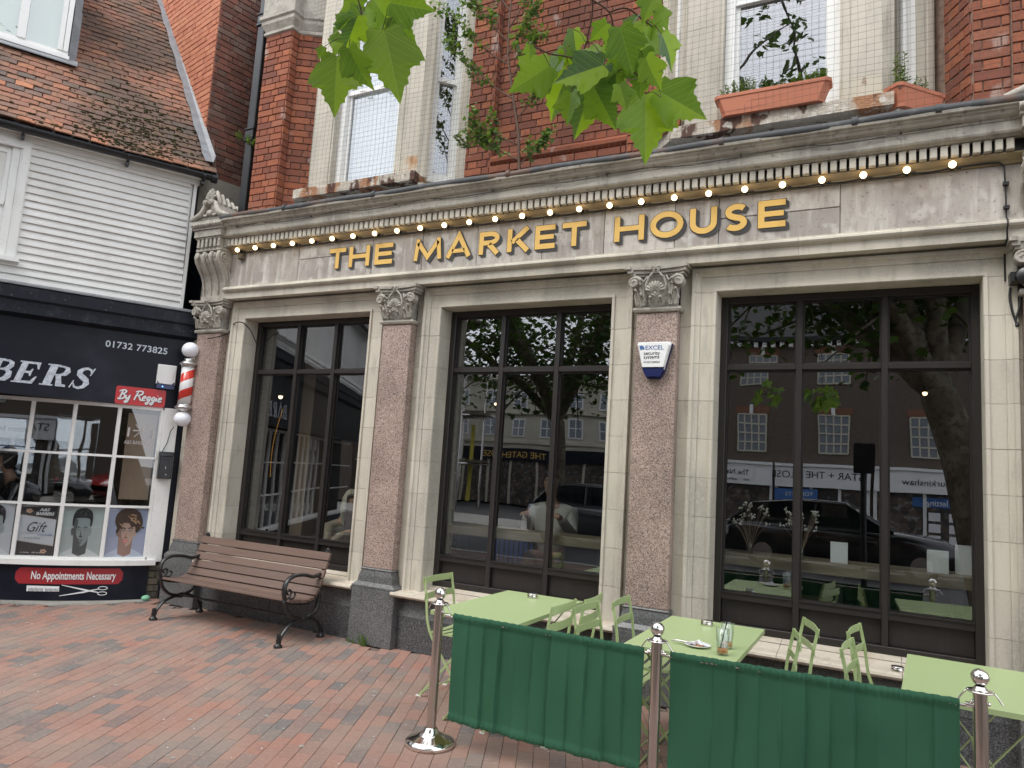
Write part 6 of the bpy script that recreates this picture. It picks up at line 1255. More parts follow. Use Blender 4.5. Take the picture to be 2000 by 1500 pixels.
# ============================================================= PLANE TREES and the hanging leaves in the foreground
def inview(p, m_=60):
    x, y, z = proj(p); return z > 0 and -m_ < x < 2000 + m_ and -m_ < y < 1500 + m_
def tree(base, crown, rad, r0, label, limbs, nleaf, zmin, seed):
    rs = random.Random(seed); t = empty('plane_tree', base, 0, label, 'tree'); B0 = Vector(base); b = MB(); ends = []
    C0 = Vector(crown) - B0; fork = Vector((C0.x * .25, C0.y * .25, 3.1))
    b.tube(cr([(0, 0, -.15), (0, 0, .15), (fork.x * .3, fork.y * .3, 1.2), (fork.x * .6, fork.y * .6, 2.2), fork], 4), [r0 * 1.35] + [r0 * (1 - .3 * i / 15) for i in range(16)], 14); b.build('trunk', 'bark', t)
    lb = MB()
    for i in range(limbs):
        a = 6.283 * i / limbs + rs.uniform(-.3, .3); e = C0 + Vector((math.cos(a) * rad * rs.uniform(.5, .95), math.sin(a) * rad * rs.uniform(.5, .95), rs.uniform(-.25, .9) * rad * .75))
        mid = fork.lerp(e, .5) + Vector((rs.uniform(-.3, .3), rs.uniform(-.3, .3), rs.uniform(.1, .7))); P = cr([fork, mid, e], 7)
        keep = [p for p in P if not inview(B0 + p, 90)]; 
        if len(keep) == len(P): lb.tube(P, [r0 * .5 * (1 - .82 * k / len(P)) for k in range(len(P))], 8)
        for k in range(4, len(P)):
            for q in range(2):
                e2 = P[k] + Vector((rs.gauss(0, 1), rs.gauss(0, 1), rs.gauss(.1, .7))) * rad * .25; ends.append((P[k], e2))
                if not inview(B0 + e2, 90) and not inview(B0 + P[k], 90): lb.tube([P[k], P[k].lerp(e2, .5) + Vector((0, 0, .08)), e2], [.035, .022, .01], 5, cap=False)
    lb.build('limb', 'bark', t); lf = MB()
    for i in range(nleaf):
        p0, e2 = ends[rs.randrange(len(ends))]; p = p0.lerp(e2, rs.uniform(.3, 1.15)) + Vector((rs.gauss(0, .3), rs.gauss(0, .3), rs.gauss(-.05, .25)))
        w = B0 + p
        if w.z < zmin or inview(w, 120) or w.y > -1.2: continue
        d = Vector((rs.uniform(-1, 1), rs.uniform(-1, 1), rs.uniform(-.9, .1))).normalized(); sd = d.cross(Vector((rs.uniform(-.4, .4), rs.uniform(-.4, .4), 1))).normalized(); l = rs.uniform(.1, .19)
        pts = [(0, 0), (.15, .42), (.45, .3), (.5, .55), (.72, .22), (1, 0), (.72, -.22), (.5, -.55), (.45, -.3), (.15, -.42)]
        lf.add([p + d * (u_ * l) + sd * (v_ * l) for u_, v_ in pts], [(0, 1, 2, 3, 4, 5), (0, 5, 6, 7, 8, 9)])
    tag(lf.build('foliage', 'leaf_dark', t), kind='stuff'); return t
PT = tree((1.25, -4.9, 0), (-1.2, -8.6, 6.9), 4.3, .34, 'plane tree overhanging the photo top with big bright green lobed leaves', 9, 11000, 3.6, 3)
tree((-7.5, -11.5, -.1), (-8.5, -12.5, 6.6), 4.2, .3, 'second plane tree beside the road behind the camera', 8, 9000, 3.2, 8)
# big lobed leaf, half outline with teeth, folded along the midrib
HL = [(0, 0), (-.04, .07), (-.09, .18), (-.05, .29), (.03, .30), (.10, .29), (.17, .38), (.25, .41), (.34, .47), (.54, .55), (.54, .46), (.60, .42), (.58, .35), (.62, .255), (.69, .27), (.74, .20), (.82, .20), (.86, .12), (.94, .08), (1.1, 0)]
def leafmesh(fold, droop, seed):
    rs = random.Random(seed); v = []; f = []; n = len(HL); K_ = 5
    for s_ in (1, -1):
        o = len(v)
        for i, (u_, w_) in enumerate(HL):
            j_ = 1 + rs.uniform(-.04, .04) if 0 < i < n - 1 else 1; q = i / (n - 1); um = max(0, min(1, .5 * max(0, u_) + .5 * q ** 1.3)) if 0 < i < n - 1 else (0, 1.02)[i > 0]
            for k in range(K_ + 1):
                t = k / K_; uu = um + (u_ - um) * t; ww = w_ * j_ * t; an = math.atan2(ww, uu + .02); ve = -.004 * math.exp(-((an - .95) / .10) ** 2) * t * (1.2 - t) * 3
                z = fold * math.sqrt(ww * ww + .0009) - droop * uu * uu - droop * .45 * ww * ww + 0.018 * math.sin(uu * 7 + s_ * ww * 6 + seed * 1.7) * (ww + .3) + ve + .012 * math.sin(i * 1.9 + seed) * t * t
                v.append((uu, s_ * ww, z))
        for i in range(n - 1):
            for k in range(K_): a = o + i * (K_ + 1) + k; f.append((a, a + 1, a + K_ + 2, a + K_ + 1) if s_ < 0 else (a, a + K_ + 1, a + K_ + 2, a + 1))
    me = bpy.data.meshes.new('leaf'); me.from_pydata(v, [], f); me.materials.append(MT['leaf']); me.polygons.foreach_set('use_smooth', [True] * len(f)); me.update(); return me
LM = [leafmesh(.10, .10, 1), leafmesh(.28, .25, 2), leafmesh(.04, .18, 3), leafmesh(.4, .1, 4)]
inv = Matrix.Translation(-Vector(PT.location))
def bigleaf(px, py, size, ang, dist, turn=0, tip=0, k=0):
    """leaf centred at a viewing direction and distance; size and angle in the image, turn and tip tilt it away"""
    c = at(px, py, dist); l = .95 * size / FPX * dist
    a = R(ang); xd = (_r * math.cos(a) - _u * math.sin(a)); yd = (_r * math.sin(a) + _u * math.cos(a)); zd = -_f
    Mx = Matrix((xd, yd, zd)).transposed().to_4x4(); Mx = Mx @ Matrix.Rotation(R(tip), 4, 'Y') @ Matrix.Rotation(R(turn), 4, 'X'); Mx = Mx @ Matrix.Diagonal((l, l, l, 1)) @ Matrix.Translation((-.45, 0, 0)); Mx.translation = Mx.translation + c
    o = link('leaf', LM[k % 4], PT); o.matrix_basis = inv @ Mx; st = Mx @ Vector((0, 0, 0)); return st
TW1 = [((690, -40), (700, 0), (706, 30), (695, 52), (684, 75)), ((706, 30), (722, 62), (742, 80))]
TW2 = [((1150, -60), (1157, 0), (1156, 35), (1150, 60), (1145, 85), (1130, 118)), ((1157, 0), (1190, 24), (1200, 65), (1209, 105), (1228, 132), (1262, 160)), ((1190, 24), (1224, 16), (1255, 38), (1275, 52)), ((1130, 118), (1105, 110), (1075, 105), (1045, 92))]
def leafdist(px): return 2.35 if px < 850 else 2.2
bt = MB()
for path in TW1 + TW2:
    bt.tube(cr([tuple(at(p[0], p[1], leafdist(p[0]) + .02)) for p in path], 4), .0022, 6, cap=False)
LV = [ # px, py, size, angle, turn, tip, kind
 (655, 158, 100, 95, 5, 0, 0), (764, 118, 118, 78, -8, 5, 0), (697, 130, 75, 68, 35, 20, 1), (688, 60, 62, 120, -25, 25, 1), (748, 28, 84, 60, 40, -10, 2), (787, 58, 62, 52, 30, 10, 3), (798, 12, 75, 10, 25, 0, 0), (682, 25, 34, 100, 0, 10, 2), (655, 82, 46, 200, -30, 20, 1), (627, 101, 22, 120, 0, 0, 2), (697, 96, 42, 95, 45, 0, 3), (695, 5, 50, 70, 20, 20, 0), (720, 45, 60, 30, -30, 30, 1), (668, 48, 45, 150, 30, 20, 3),
 (1040, 150, 84, 150, -12, 5, 0), (1085, 128, 74, 125, 55, 10, 1), (1092, 178, 88, 118, 20, 20, 1), (1136, 140, 92, 170, 15, 15, 0), (1142, 208, 94, 108, 0, 5, 2), (1178, 205, 82, 62, 20, 5, 0), (1112, 208, 58, 100, 35, 0, 3), (1222, 92, 78, 70, 10, 15, 0), (1190, 90, 48, 150, 20, 30, 1), (1257, 98, 104, 100, 50, 5, 1), (1306, 95, 62, 60, -30, 10, 1), (1252, 138, 78, 88, 8, 15, 2), (1262, 240, 118, 88, -5, 3, 0), (1326, 200, 96, 30, 10, -3, 0), (1217, 186, 46, 70, 0, 10, 2), (1172, 60, 40, 135, -20, 10, 2), (1123, 80, 44, 80, -10, 10, 0), (1268, 12, 48, 118, 15, 0, 1), (1294, 33, 38, 60, 0, 5, 2), (1233, 46, 36, 130, 50, 0, 3), (1204, 142, 60, 85, 50, 20, 1), (1174, 158, 62, 105, 20, 5, 3), (1034, 100, 26, 90, 0, 0, 2), (1190, 165, 55, 130, -40, 25, 1), (1150, 100, 50, 200, 30, 30, 0), (1110, 112, 44, 60, 55, 0, 3), (1222, 122, 60, 60, -40, 30, 1), (1280, 60, 40, 20, 20, 20, 3), (1272, 140, 60, 65, 40, 10, 2)]
anch = {0: [(706, 30), (684, 75), (742, 80), (722, 62), (700, 0)], 1: [(1130, 118), (1145, 85), (1209, 105), (1228, 132), (1262, 160), (1200, 65), (1255, 38), (1045, 92), (1105, 110), (1290, 190)]}
for i, (px, py, sz, an, tu, ti, k) in enumerate(LV):
    D_ = leafdist(px) + U(-.12, .14); st = bigleaf(px, py, sz, an, D_, tu, ti, k)
    A_ = min(anch[0 if px < 850 else 1], key=lambda q: (q[0] - px) ** 2 + (q[1] - py) ** 2); e = at(A_[0], A_[1], leafdist(px) + .02); bt.tube(cr([tuple(e), tuple(e.lerp(st, .5) + Vector((0, 0, .012))), tuple(st)], 3), .0011, 5, cap=False)
bt.tube(cr([tuple(at(1150, -60, 2.22)), tuple(at(1120, -400, 2.4)), (-.9, -3.9, 4.6), (-.4, -5.4, 5.6)], 5), .004, 6); bt.tube(cr([tuple(at(690, -40, 2.37)), tuple(at(700, -400, 2.4)), (-1.4, -4.2, 4.7), (-.8, -5.8, 5.7)], 5), .004, 6)
bt.xf(inv); bt.build('twig', 'twig', PT)
# ============================================================= STREET BEHIND THE CAMERA (seen in the glass)
MT['brownbrick'] = mat('brown_street_brick', (.125, .098, .08), .9, .2, layers=[(30, (1, 1, 4), .45, .6, (.08, .062, .05), .6), (8, (1, 1, 6), .5, .6, (.19, .15, .12), .5)])
MT['slate'] = mat('dark_roof', (.05, .05, .052), .8, .2, layers=[(6, (1, 1, 4), .4, .6, (.08, .075, .07), .6)])
MT['cream'] = mat('cream_render', (.52, .49, .4), .8, .2, layers=[(1, (1, 1, 1), .4, .7, (.4, .37, .3), .5)])
MT['shopdark'] = mat('shop_interior', (.05, .045, .04), .5, .3, layers=[(3, (1, 1, 1), .45, .6, (.14, .1, .07), .7), (6, (1, 1, 1), .55, .65, (.3, .3, .3), .5)])
MT['cars_black'] = mat('black_car_paint', (.008, .008, .009), .12, .6, coat=1); MT['cars_silver'] = mat('grey_car_paint', (.12, .125, .13), .15, .6, metal=.6, coat=1); MT['cars_red'] = mat('red_car_paint', (.4, .015, .015), .15, .6, coat=1); MT['tyre'] = mat('tyre_rubber', (.015, .015, .015), .8)
MT['redbrick2'] = mat('red_brick_arch', (.2, .095, .06), .9)
YB = -21.5
ob = empty('brick_shop_terrace', (1, YB, 0), R(180), 'brown brick shop building with white framed sash windows and pale shop fascias across the road', 'building')
def OX(x): return 1 - x      # local x of the terrace from world x
b = MB(); b.box(-13, 10, .0, 8, -.2, 6.9); b.build('wall', 'brownbrick', ob)
b = MB(); b.sweepx([(.3, 6.9), (-.35, 6.9), (-.4, 7.05), (4, 11.0)], -13, 10); b.build('roof', 'slate', ob)
b = MB(); 
for i in range(76): b.box(-13 + i * .3, -13 + i * .3 + .14, -.25, -.01, 6.7, 6.88)
b.build('dentil_course', 'white', ob)
for wx in (-6.2, -4.15, -1.55, 1.1, 3.6, 6.2):
    for z0, z1 in ((2.95, 4.25), (5.35, 6.4)):
        f = MB(); x = OX(wx); w = .5
        for q in range(5): f.box(x - w + q * w / 2 - .025, x - w + q * w / 2 + .025, -.05, .0, z0, z1)
        for q in range(5): f.box(x - w, x + w, -.045, .0, z0 + (z1 - z0) * q / 4 - .025, z0 + (z1 - z0) * q / 4 + .025)
        fo = f.build('window', 'cream', ob); g_ = MB(); g_.box(x - w, x + w, -.012, -.008, z0, z1); g_.build('pane', mat('far_glass', (.22, .25, .28), .08, .8) if 'fg' not in globals() else fg, fo)
        fg = g_ and fo.children[0].data.materials[0]
        a_ = MB(); a_.box(x - w - .1, x + w + .1, -.03, -.002, z1 + .03, z1 + .28); a_.build('brick_lintel', 'redbrick2', ob); a_ = MB(); a_.box(x - .06, x + .06, -.06, -.031, z1 + .02, z1 + .34); a_.build('keystone', 'white', ob)
for x0, x1, m_ in ((-8.6, -3.4, 'offwhite'), (-3.3, -.35, 'paper'), (-.25, 3.2, 'offwhite'), (3.4, 8, 'signgrey')):
    f = MB(); f.box(OX(x1), OX(x0), -.25, -.003, 1.72, 2.45); f.box(OX(x1), OX(x0), -.32, -.003, 2.46, 2.56); sgn = f.build('shop_fascia', m_, ob)
    f = MB(); f.box(OX(x1) + .1, OX(x0) - .1, -.06, -.003, -.2, 1.70); f.build('shop_window', 'shopdark', ob)
    f = MB()
    for q in (0, .33, .66, 1): xx = OX(x1) + .05 + (x1 - x0 - .1) * q; f.box(xx - .05, xx + .05, -.12, -.062, -.2, 1.71)
    f.build('shop_mullion', 'white', ob)
def stext(s, x, z, size, m_='ink', sx=1): text(s, size, m_, ob, (OX(x), -.262, z), (R(90), 0, 0), 'sign_lettering', .002, sx=sx)
stext('The Nail & Beauty Co', -4.2, 2.05, .26); stext('nails  -  aesthetics  -  beauty', -4.2, 1.84, .13)
stext('STAR + THE ROSE', -.55, 2.05, .36, 'signgrey'); stext('beckenton burkinshaw', 3.05, 1.98, .3, 'navy'); stext('about lettings', 2.3, 1.36, .26, 'paper')
f = MB(); f.box(OX(3.1), OX(.6), -.075, -.063, 1.3, 1.6); f.build('window_band', 'inkblue', ob)
f = MB()
for q in range(3):
    for r_ in range(3): f.box(OX(2.6 - q * .6), OX(2.6 - q * .6) + .35, -.08, -.064, .15 + r_ * .36, .42 + r_ * .36)
f.build('window_card', 'paper', ob)
stext('TOILETS', -2.2, 1.4, .2, 'paper'); f = MB(); f.box(OX(-2.2) - .15, OX(-2.2) + 1.1, -.255, -.2, 1.0, 1.65); f.build('hanging_sign', 'inkblue', ob)
cb_ = empty('cream_building', (-19, -31, 0), R(160), 'cream rendered three storey building with sash windows and dark pub fascia in the distance', 'building')
b = MB(); b.box(-12, 14, 0, 7, -.2, 6.9); b.build('wall', 'cream', cb_); b = MB(); b.box(-12.2, 14.2, -.25, 7, 6.9, 7.2); b.box(-12, 14, -.12, -.002, 3.2, 3.35); b.box(-12, 14, -.2, -.002, 5.0, 5.1); b.build('cornice', 'cream', cb_)
for i in range(14):
    x = -11 + i * 1.8
    for z0, z1 in ((3.6, 4.75), (5.35, 6.3)):
        f = MB(); f.box(x - .42, x + .42, -.06, -.003, z0, z1); fo = f.build('window', 'white', cb_); g_ = MB()
        for c_ in (-.34, .03): g_.box(x + c_, x + c_ + .31, -.07, -.061, z0 + .08, (z0 + z1) / 2 - .03); g_.box(x + c_, x + c_ + .31, -.07, -.061, (z0 + z1) / 2 + .03, z1 - .08)
        g_.build('pane', fg, fo)
f = MB(); f.box(-12, 14, -.2, -.003, 2.2, 2.9); f.build('shop_fascia', 'navy', cb_); f = MB(); f.box(-12, 14, -.05, -.003, -.2, 2.2); f.build('shop_window', 'shopdark', cb_); f = MB()
for i in range(18): f.box(-12 + i * 1.5, -12 + i * 1.5 + .14, -.12, -.051, -.2, 2.2)
f.build('shop_mullion', 'cream', cb_)
text('THE GATEHOUSE', .5, 'gold', cb_, (-2, -.22, 2.35), name='sign_lettering', ext=.002); text('organic', .5, 'red', cb_, (5, -.22, 2.35), name='sign_lettering', ext=.002)
# scaffolding with yellow sheets
sc_ = empty('scaffolding', (-21.5, -20.5, 0), R(20), 'scaffolding of steel poles with yellow debris sheets against a brick house', 'scaffolding')
b = MB()
for i in range(6):
    for j in (0, 1): b.tube([(i * 1.4, -j * 1.2, 0), (i * 1.4, -j * 1.2, 9.5)], .05, 6)
for k in range(5):
    for j in (0, 1): b.tube([(-.5, -j * 1.2, 1.9 * k + 1.8), (7.5, -j * 1.2, 1.9 * k + 1.8)], .05, 6)
b.build('pole', 'steel', sc_); b = MB()
for k in range(4): b.box(-.4, 7.4, -1.2, 0, 1.9 * k + 1.85, 1.9 * k + 1.95)
b.build('deck', 'bark', sc_); MT['yellow'] = mat('yellow_sheet', (.42, .36, .05), .7); b = MB()
for i in range(9): b.box(.1 + i * .75, .35 + i * .75, -1.27, -1.24, .3, 2.4 + (i % 3) * .5)
b.build('sheet', 'yellow', sc_)
bh = MB(); bh.box(-34, -22.5, -30, -21, -.2, 8.2); tag(bh.build('brick_house', 'brownbrick'), 'plain brown brick house behind the scaffolding', 'house')
def car(x, y, rz, m_, label, L_=4.5):
    c = empty('parked_car', (x, y, -.13), R(rz), label, 'car', 'cars parked along the road'); h = L_ / 2
    sec = [(-1, .55, .75, .62), (-.97, .3, .95, .80), (-.8, .24, 1.0, .86), (-.4, .22, 1.02, .89), (.1, .22, 1.0, .89), (.45, .22, .97, .89), (.8, .24, .86, .86), (.96, .3, .72, .8), (1, .45, .6, .66)]
    b = MB(); v = []
    for t, z0, z1, w in sec: v += [(t * h, -w * .92, z0), (t * h, -w, z0 + .15), (t * h, -w, z1 - .15), (t * h, -w * .9, z1), (t * h, w * .9, z1), (t * h, w, z1 - .15), (t * h, w, z0 + .15), (t * h, w * .92, z0)]
    b.add(v, [(8 * i + j, 8 * i + (j + 1) % 8, 8 * i + 8 + (j + 1) % 8, 8 * i + 8 + j) for i in range(8) for j in range(8)], sm=True); b.add(v[:8], [tuple(range(8))]); b.add(v[-8:], [tuple(range(8))])
    b.build('body', m_, c); g_ = MB(); rf = [(-.93, .98, .8), (-.74, 1.42, .66), (-.35, 1.53, .64), (.08, 1.5, .64), (.42, .99, .78)]
    v = []
    for t, z, w in rf: v += [(t * h, -w * (1.12 if z > 1.1 else 1.0), max(.97, min(z, 1.0)) if z < 1.1 else z - .09), (t * h, -w, z), (t * h, w, z), (t * h, w * (1.12 if z > 1.1 else 1.0), z - .09 if z > 1.1 else 1.0)]
    bb = [(-.93, .98), (-.35, .98), (.42, .98)]
    g_.prism([(t * h, -.78, z) for t, z, w in rf], (0, 1.56, 0)); g_.build('window_glass', mat('car_glass', (.01, .012, .014), .04, .8) if 'cg' not in globals() else cg, c)
    r_ = MB(); r_.prism([(t * h, -.74, z + .012) for t, z, w in rf[1:4]] + [(.05 * h, -.74, 1.44), (-.35 * h, -.74, 1.47), (-.72 * h, -.74, 1.37)], (0, 1.48, 0))
    for s_ in (-1, 1): r_.tube([(-.9 * h, s_ * .8, 1.0), (-.72 * h, s_ * .79, 1.40), (-.35 * h, s_ * .79, 1.50), (.08 * h, s_ * .79, 1.47), (.42 * h, s_ * .8, 1.0)], .03, 6); r_.tube([(-.2 * h, s_ * .8, 1.0), (-.18 * h, s_ * .79, 1.48)], .03, 6)
    r_.build('roof', m_, c)
    for s_ in (-1, 1):
        for t in (-.62, .62): w_ = MB(); w_.tube([(t * h, s_ * .72, .33), (t * h, s_ * .90, .33)], .33, 20); wo_ = w_.build('wheel', 'tyre', c); q_ = MB(); q_.tube([(t * h, s_ * .9, .33), (t * h, s_ * .915, .33)], .21, 16); q_.build('rim', 'steel', wo_)
        l_ = MB(); l_.ball((.95 * h, s_ * .6, .66), .13, 10, sc=(.7, 1.3, .6)); l_.build('headlight', 'offwhite', c); l_ = MB(); l_.ball((-.97 * h, s_ * .66, .8), .11, 10, sc=(.6, 1, 1)); l_.build('tail_light', 'red', c); l_ = MB(); l_.ball((.22 * h, s_ * .98, 1.0), .1, 8, sc=(.6, 1, .7)); l_.build('wing_mirror', m_, c)
    return c
cg = mat('car_glass', (.01, .012, .014), .04, .8)
car(-.9, -12.0, 0, 'cars_black', 'black estate car parked on the road opposite the right hand window', 4.7); car(-6.2, -12.1, 0, 'cars_silver', 'grey car parked behind the black estate car'); car(4.6, -12.2, 180, 'cars_red', 'red car parked in front of the black estate car', 4.2)
v_ = aty(1690, 960, .712 + 7.0); b = MB(); b.tube([(v_.x, -7.0, -.13), (v_.x, -7.0, 2.3)], .05, 10); b.cbox(v_.x - .15, v_.x + .15, -7.08, -6.92, 1.95, 2.42, .01); tag(b.build('sign_pole', 'black'), 'dark pole carrying a small black box at the kerb behind the camera', 'pole')
# ============================================================= INSIDE THE MARKET HOUSE
ct = empty('window_counter', (-.3, .6, .14), 0, 'long pale wooden counter just inside the right window', 'counter')
b = MB(); b.cbox(-.86, .9, -.17, .2, .875, .965, .006); b.build('counter_top', 'wood', ct)
for x in (-.7, 0, .75): b = MB(); b.box(x - .03, x + .03, -.05, .05, 0, .875); b.build('leg', 'iron', ct)
c2 = empty('window_counter', (-2.85, .6, .14), 0, 'long pale wooden counter just inside the middle window', 'counter')
b = MB(); b.cbox(-.85, .85, -.17, .2, .875, .955, .006); b.build('counter_top', 'wood', c2)
for x in (-.7, .7): b = MB(); b.box(x - .03, x + .03, -.05, .05, 0, .875); b.build('leg', 'iron', c2)
wt = aty(700, 1048, .95); c3 = empty('cafe_table', (wt.x + .12, .95, .14), 0, 'small wooden cafe table in front of the white haired person', 'table'); b = MB(); b.lathe([(0, .70), (.26, .70), (.26, .735), (0, .735)], n=24); b.lathe([(.03, 0), (.03, .7)], n=10); b.lathe([(0, 0), (.2, 0), (.2, .02), (0, .03)], n=20); b.build('tabletop', 'wood', c3)
def stool(x, y, label):
    s_ = empty('bar_stool', (x, y, .14), 0, label, 'stool', 'bar stools'); b = MB(); b.lathe([(0, .56), (.17, .56), (.19, .59), (.18, .62), (0, .63)], n=20); b.build('seat', 'twig', s_)
    for a in range(4): an = R(45 + 90 * a); b = MB(); b.tube([(.12 * math.cos(an), .12 * math.sin(an), .56), (.2 * math.cos(an), .2 * math.sin(an), 0)], .011, 6); b.build('leg', 'steel', s_)
stool(.25, .98, 'bar stool nearest the right edge inside the right window'); stool(-.5, 1.0, 'bar stool in the middle of the right window'); stool(-2.45, .98, 'bar stool inside the middle window on its right side'); stool(-2.95, 1.0, 'bar stool inside the middle window beside the blue chair')
for x, y, w, h, lab in ((-.295, .5, .115, .15, 'white menu sheet standing on the counter between two flower vases'), (.33, .52, .13, .155, 'wide white menu sheet at the right end of the counter'), (.5, .6, .12, .2, 'taller white menu sheet behind the wide one at the right end of the counter')):
    b = MB(); b.box(x - w / 2, x + w / 2, y, y + .002, 1.106, 1.106 + h); b.box(x - w / 2, x + w / 2, y + .03, y + .032, 1.106, 1.106 + h * .9); tag(b.build('menu_card', 'paper'), lab, 'menu')
def vase(x, y, label, seed):
    rs = random.Random(seed); v = empty('flower_vase', (x, y, 1.105), 0, label, 'vase', 'vases of dried flowers'); b = MB(); b.lathe([(0, 0), (.022, 0), (.028, .03), (.03, .06), (.012, .1), (.014, .13)], n=14); b.build('vase_body', 'glass_cup', v); s_ = MB(); f = MB()
    for i in range(22):
        e = Vector((rs.uniform(-.13, .13), rs.uniform(-.07, .07), rs.uniform(.22, .38))); s_.tube([(0, 0, .02), tuple(e * .5 + Vector((0, 0, .04))), tuple(e)], .0015, 4, cap=False)
        for k in range(4): f.ball(e + Vector((rs.uniform(-.015, .015), rs.uniform(-.015, .015), rs.uniform(-.02, .02))), rs.uniform(.006, .011), 5)
    s_.build('stem', 'ply', v); f.build('flower_head', 'knit', v)
vase(-.93, .55, 'glass vase of dried pale flowers at the left end of the right counter', 2); vase(-.56, .55, 'glass vase of dried flowers beside the menu sheet', 4)
# blue metal chair and hanging lamps, garland
bc = empty('blue_chair', (-3.28, 1.1, .14), R(20), 'blue slatted metal chair inside the middle window', 'chair'); MT['blue'] = mat('blue_metal', (.02, .07, .3), .4)
b = MB(); b.tube(cr([(-.2, 0, 0), (-.2, 0, .7), (-.15, 0, .88), (.15, 0, .88), (.2, 0, .7), (.2, 0, 0)], 5), .014, 8); b.build('back_frame', 'blue', bc)
for i in range(7): b = MB(); b.box(-.16 + i * .048, -.128 + i * .048, -.006, .006, .45, .86); b.build('back_slat', 'blue', bc)
b = MB(); b.box(-.19, .19, .0, .38, .43, .455); b.tube([(-.18, .36, .43), (-.2, .38, 0)], .012, 6); b.tube([(.18, .36, .43), (.2, .38, 0)], .012, 6); b.build('seat', 'blue', bc)
def pendant(x, y, z, label, s_=.03, e=5):
    p = empty('pendant_lamp', (x, y, z), 0, label, 'lamp', 'small warm lamps inside the bar'); b = MB(); b.tube([(0, 0, .03), (0, 0, 3.89 - z)], .004, 5); b.lathe([(.02, .06), (.035, .03), (.04, .01)], n=12); b.build('cord', 'cable', p); b = MB(); b.ball((0, 0, 0), s_, 10); b.build('bulb', 'bulb', p)
LP = aty(548, 775, 1.4); pendant(LP.x, 1.4, LP.z, 'small bright lamp hanging behind the left window', .028); pendant(.35, 2.6, 2.62, 'tiny lit lamp hanging deep behind the right window', .022); pendant(-4.6, 3.0, 2.5, 'lit lamp hanging deep in the room behind the left window', .02)
MT['garland'] = mat('gold_garland', (.5, .25, .05), .3, metal=.7, emit=((1, .5, .12), .25)); b = MB()
for i in range(46): g_ = aty(552 - 24 * i / 45 - 6 * math.sin(i / 14.5), 800 + 130 * i / 45, 1.35); b.ball(g_, .007, 6)
tag(b.build('gold_garland', 'garland'), 'thin glowing gold garland hanging below the lamp behind the left window', 'garland')
for x, lab in ((-5.9, 'plain stone coloured inner pier at the left end of the bar'),):
    b = MB(); b.box(x - .12, x + .06, .9, 1.3, .14, 3.89); tag(b.build('inner_pier', 'ply'), lab, 'pier')
sh = empty('wall_shelf', (-5.1, 2.6, .14), 0, 'white ladder shelf deep behind the left window', 'shelf'); b = MB(); b.box(-.5, -.46, 0, .04, 0, 2.0); b.box(.1, .14, 0, .04, 0, 2.0); b.build('upright', 'ply', sh)
for z in (.5, .95, 1.4): b = MB(); b.box(-.55, .2, -.1, .12, z, z + .03); b.build('shelf_board', 'ply', sh)
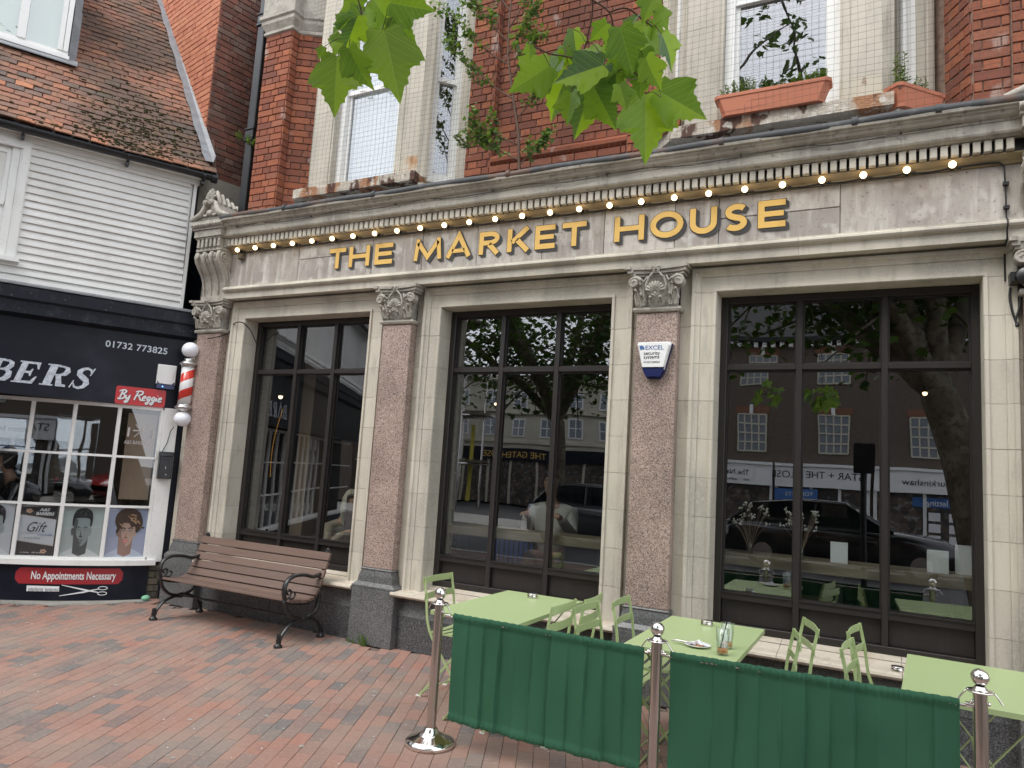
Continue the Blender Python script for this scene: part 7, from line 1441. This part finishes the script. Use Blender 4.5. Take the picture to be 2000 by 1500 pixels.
# ---- people
def skin(name, verts, edges, rad, m_, parent, sub=2, root=0):
    me = bpy.data.meshes.new(name); me.from_pydata([tuple(v) for v in verts], edges, []); me.materials.append(MT[m_]); o = link(name, me, parent)
    md = o.modifiers.new('skin', 'SKIN'); md.use_smooth_shade = True
    if not me.skin_vertices: 
        bpy.context.view_layer.objects.active = o
    ly = me.skin_vertices[0] if me.skin_vertices else None
    for i, r_ in enumerate(rad): ly.data[i].radius = (r_, r_) if not isinstance(r_, tuple) else r_; ly.data[i].use_root = (i == root)
    s_ = o.modifiers.new('sub', 'SUBSURF'); s_.levels = sub; s_.render_levels = sub; return o
def person(loc, rz, label, top, hair, hairlen, lean=.15, hands=(.38, .16, .42), nod=.05, k=1):
    p = empty('person', loc, R(rz), label, 'person'); x0 = lean
    V = [(0, 0, 0), (x0 * .3, 0, .2), (x0 * .8, 0, .42), (x0 + .02, 0, .52), (x0 + .05, 0, .60), (x0 + .05 + nod, 0, .70), (x0 + .06 + nod, 0, .78)]; Rr = [(.14, .17), (.12, .15), (.12, .18), (.055, .06), (.055, .055), (.085, .085), (.07, .07)]; E_ = [(i, i + 1) for i in range(6)]
    n = 7
    for s_ in (-1, 1):
        V += [(x0 * .8, s_ * .18, .43), (x0 * .8 + .08, s_ * .24, .22), (hands[0], s_ * hands[1], hands[2] - .02), (hands[0] + .08, s_ * (hands[1] - .02), hands[2])]; Rr += [.055, .043, .03, .026]; E_ += [(2, n), (n, n + 1), (n + 1, n + 2), (n + 2, n + 3)]; h = n + 3; n += 4
        for f in range(5): V += [(hands[0] + (.12 if f else .08), s_ * (hands[1] - .05 + .018 * f), hands[2] + (.0 if f else .02)), (hands[0] + (.155 if f else .11), s_ * (hands[1] - .055 + .019 * f), hands[2] - .02)]; Rr += [.0095, .008]; E_ += [(h, n), (n, n + 1)]; n += 2
        V += [(.05, s_ * .1, -.04), (.42, s_ * .12, .02), (.44, s_ * .12, -.42), (.56, s_ * .12, -.44)]; Rr += [.09, .065, .045, .035]; E_ += [(0, n), (n, n + 1), (n + 1, n + 2), (n + 2, n + 3)]; n += 4
    skin('body', V, E_, Rr, 'skin', p)
    C_ = V[:4] + [V[7], V[8], V[9], V[21], V[22], V[23]]
    cl = [(0, 0, -.02), V[1], V[2], V[3], (V[7]), V[8], V[9]]; i2 = 7 + 14 + 4 - 4
    s2 = 7 + 4 + 10 + 4; cl2 = cl[:7] + [V[s2], V[s2 + 1], V[s2 + 2]]
    skin('top', cl2, [(0, 1), (1, 2), (2, 3), (2, 4), (4, 5), (5, 6), (2, 7), (7, 8), (8, 9)], [(.165, .2), (.15, .185), (.15, .2), .07, .075, .06, .045, .075, .06, .045], top, p)
    hc = Vector((x0 + .05 + nod, 0, .73)); b = MB(); rs = random.Random(3); n1 = 22; n2 = 12; v = []
    for i in range(n2 + 1):
        t = math.pi * .72 * i / n2
        for j in range(n1): a = 2 * math.pi * j / n1; fr = math.cos(a); r_ = .108 + rs.uniform(-.006, .008); cut = (fr > .45 and t > 1.0); rr = r_ * (.8 if cut else 1); v.append((hc.x - .015 + rr * math.sin(t) * fr, hc.y + rr * math.sin(t) * math.sin(a), hc.z + .01 + r_ * math.cos(t) * (1.05) - (hairlen * (i / n2) ** 2 if fr < .3 else 0)))
    b.add(v, [(i * n1 + j, i * n1 + (j + 1) % n1, (i + 1) * n1 + (j + 1) % n1, (i + 1) * n1 + j) for i in range(n2) for j in range(n1) if not (math.cos(2 * math.pi * (j + .5) / n1) > .5 and i > 5)], sm=True); b.build('hair', hair, p)
    b = MB(); b.ball((hc.x + .098, 0, hc.z - .02), .016, 8, sc=(1.1, .8, 1.3)); b.build('nose', 'skin', p); b = MB()
    for s_ in (-1, 1): b.ball((hc.x + .083, s_ * .032, hc.z + .008), .009, 8)
    b.ball((hc.x + .085, 0, hc.z - .052), .014, 8, sc=(.5, 1.5, .35)); b.build('eyes_and_mouth', 'darkhair', p); return p
wp = aty(668, 1062, 1.0); person((wp.x - .12, 1.0, wp.z - .25), -12, 'white haired person in a beige coat bent over a cafe table behind the left window', 'coat', 'greyhair', .2, lean=.14, nod=.07)
person((-2.95, 1.32, .82), -80, 'dark haired person in a cream knitted top behind the counter of the middle window', 'knit', 'darkhair', .1, lean=.04)
q_ = bw(-1.25, 1.3, .62); person((q_.x, q_.y, .68), 61.4 + 190, 'dark haired person in black seated inside the barber shop, in profile', 'cars_black', 'darkhair', .05)
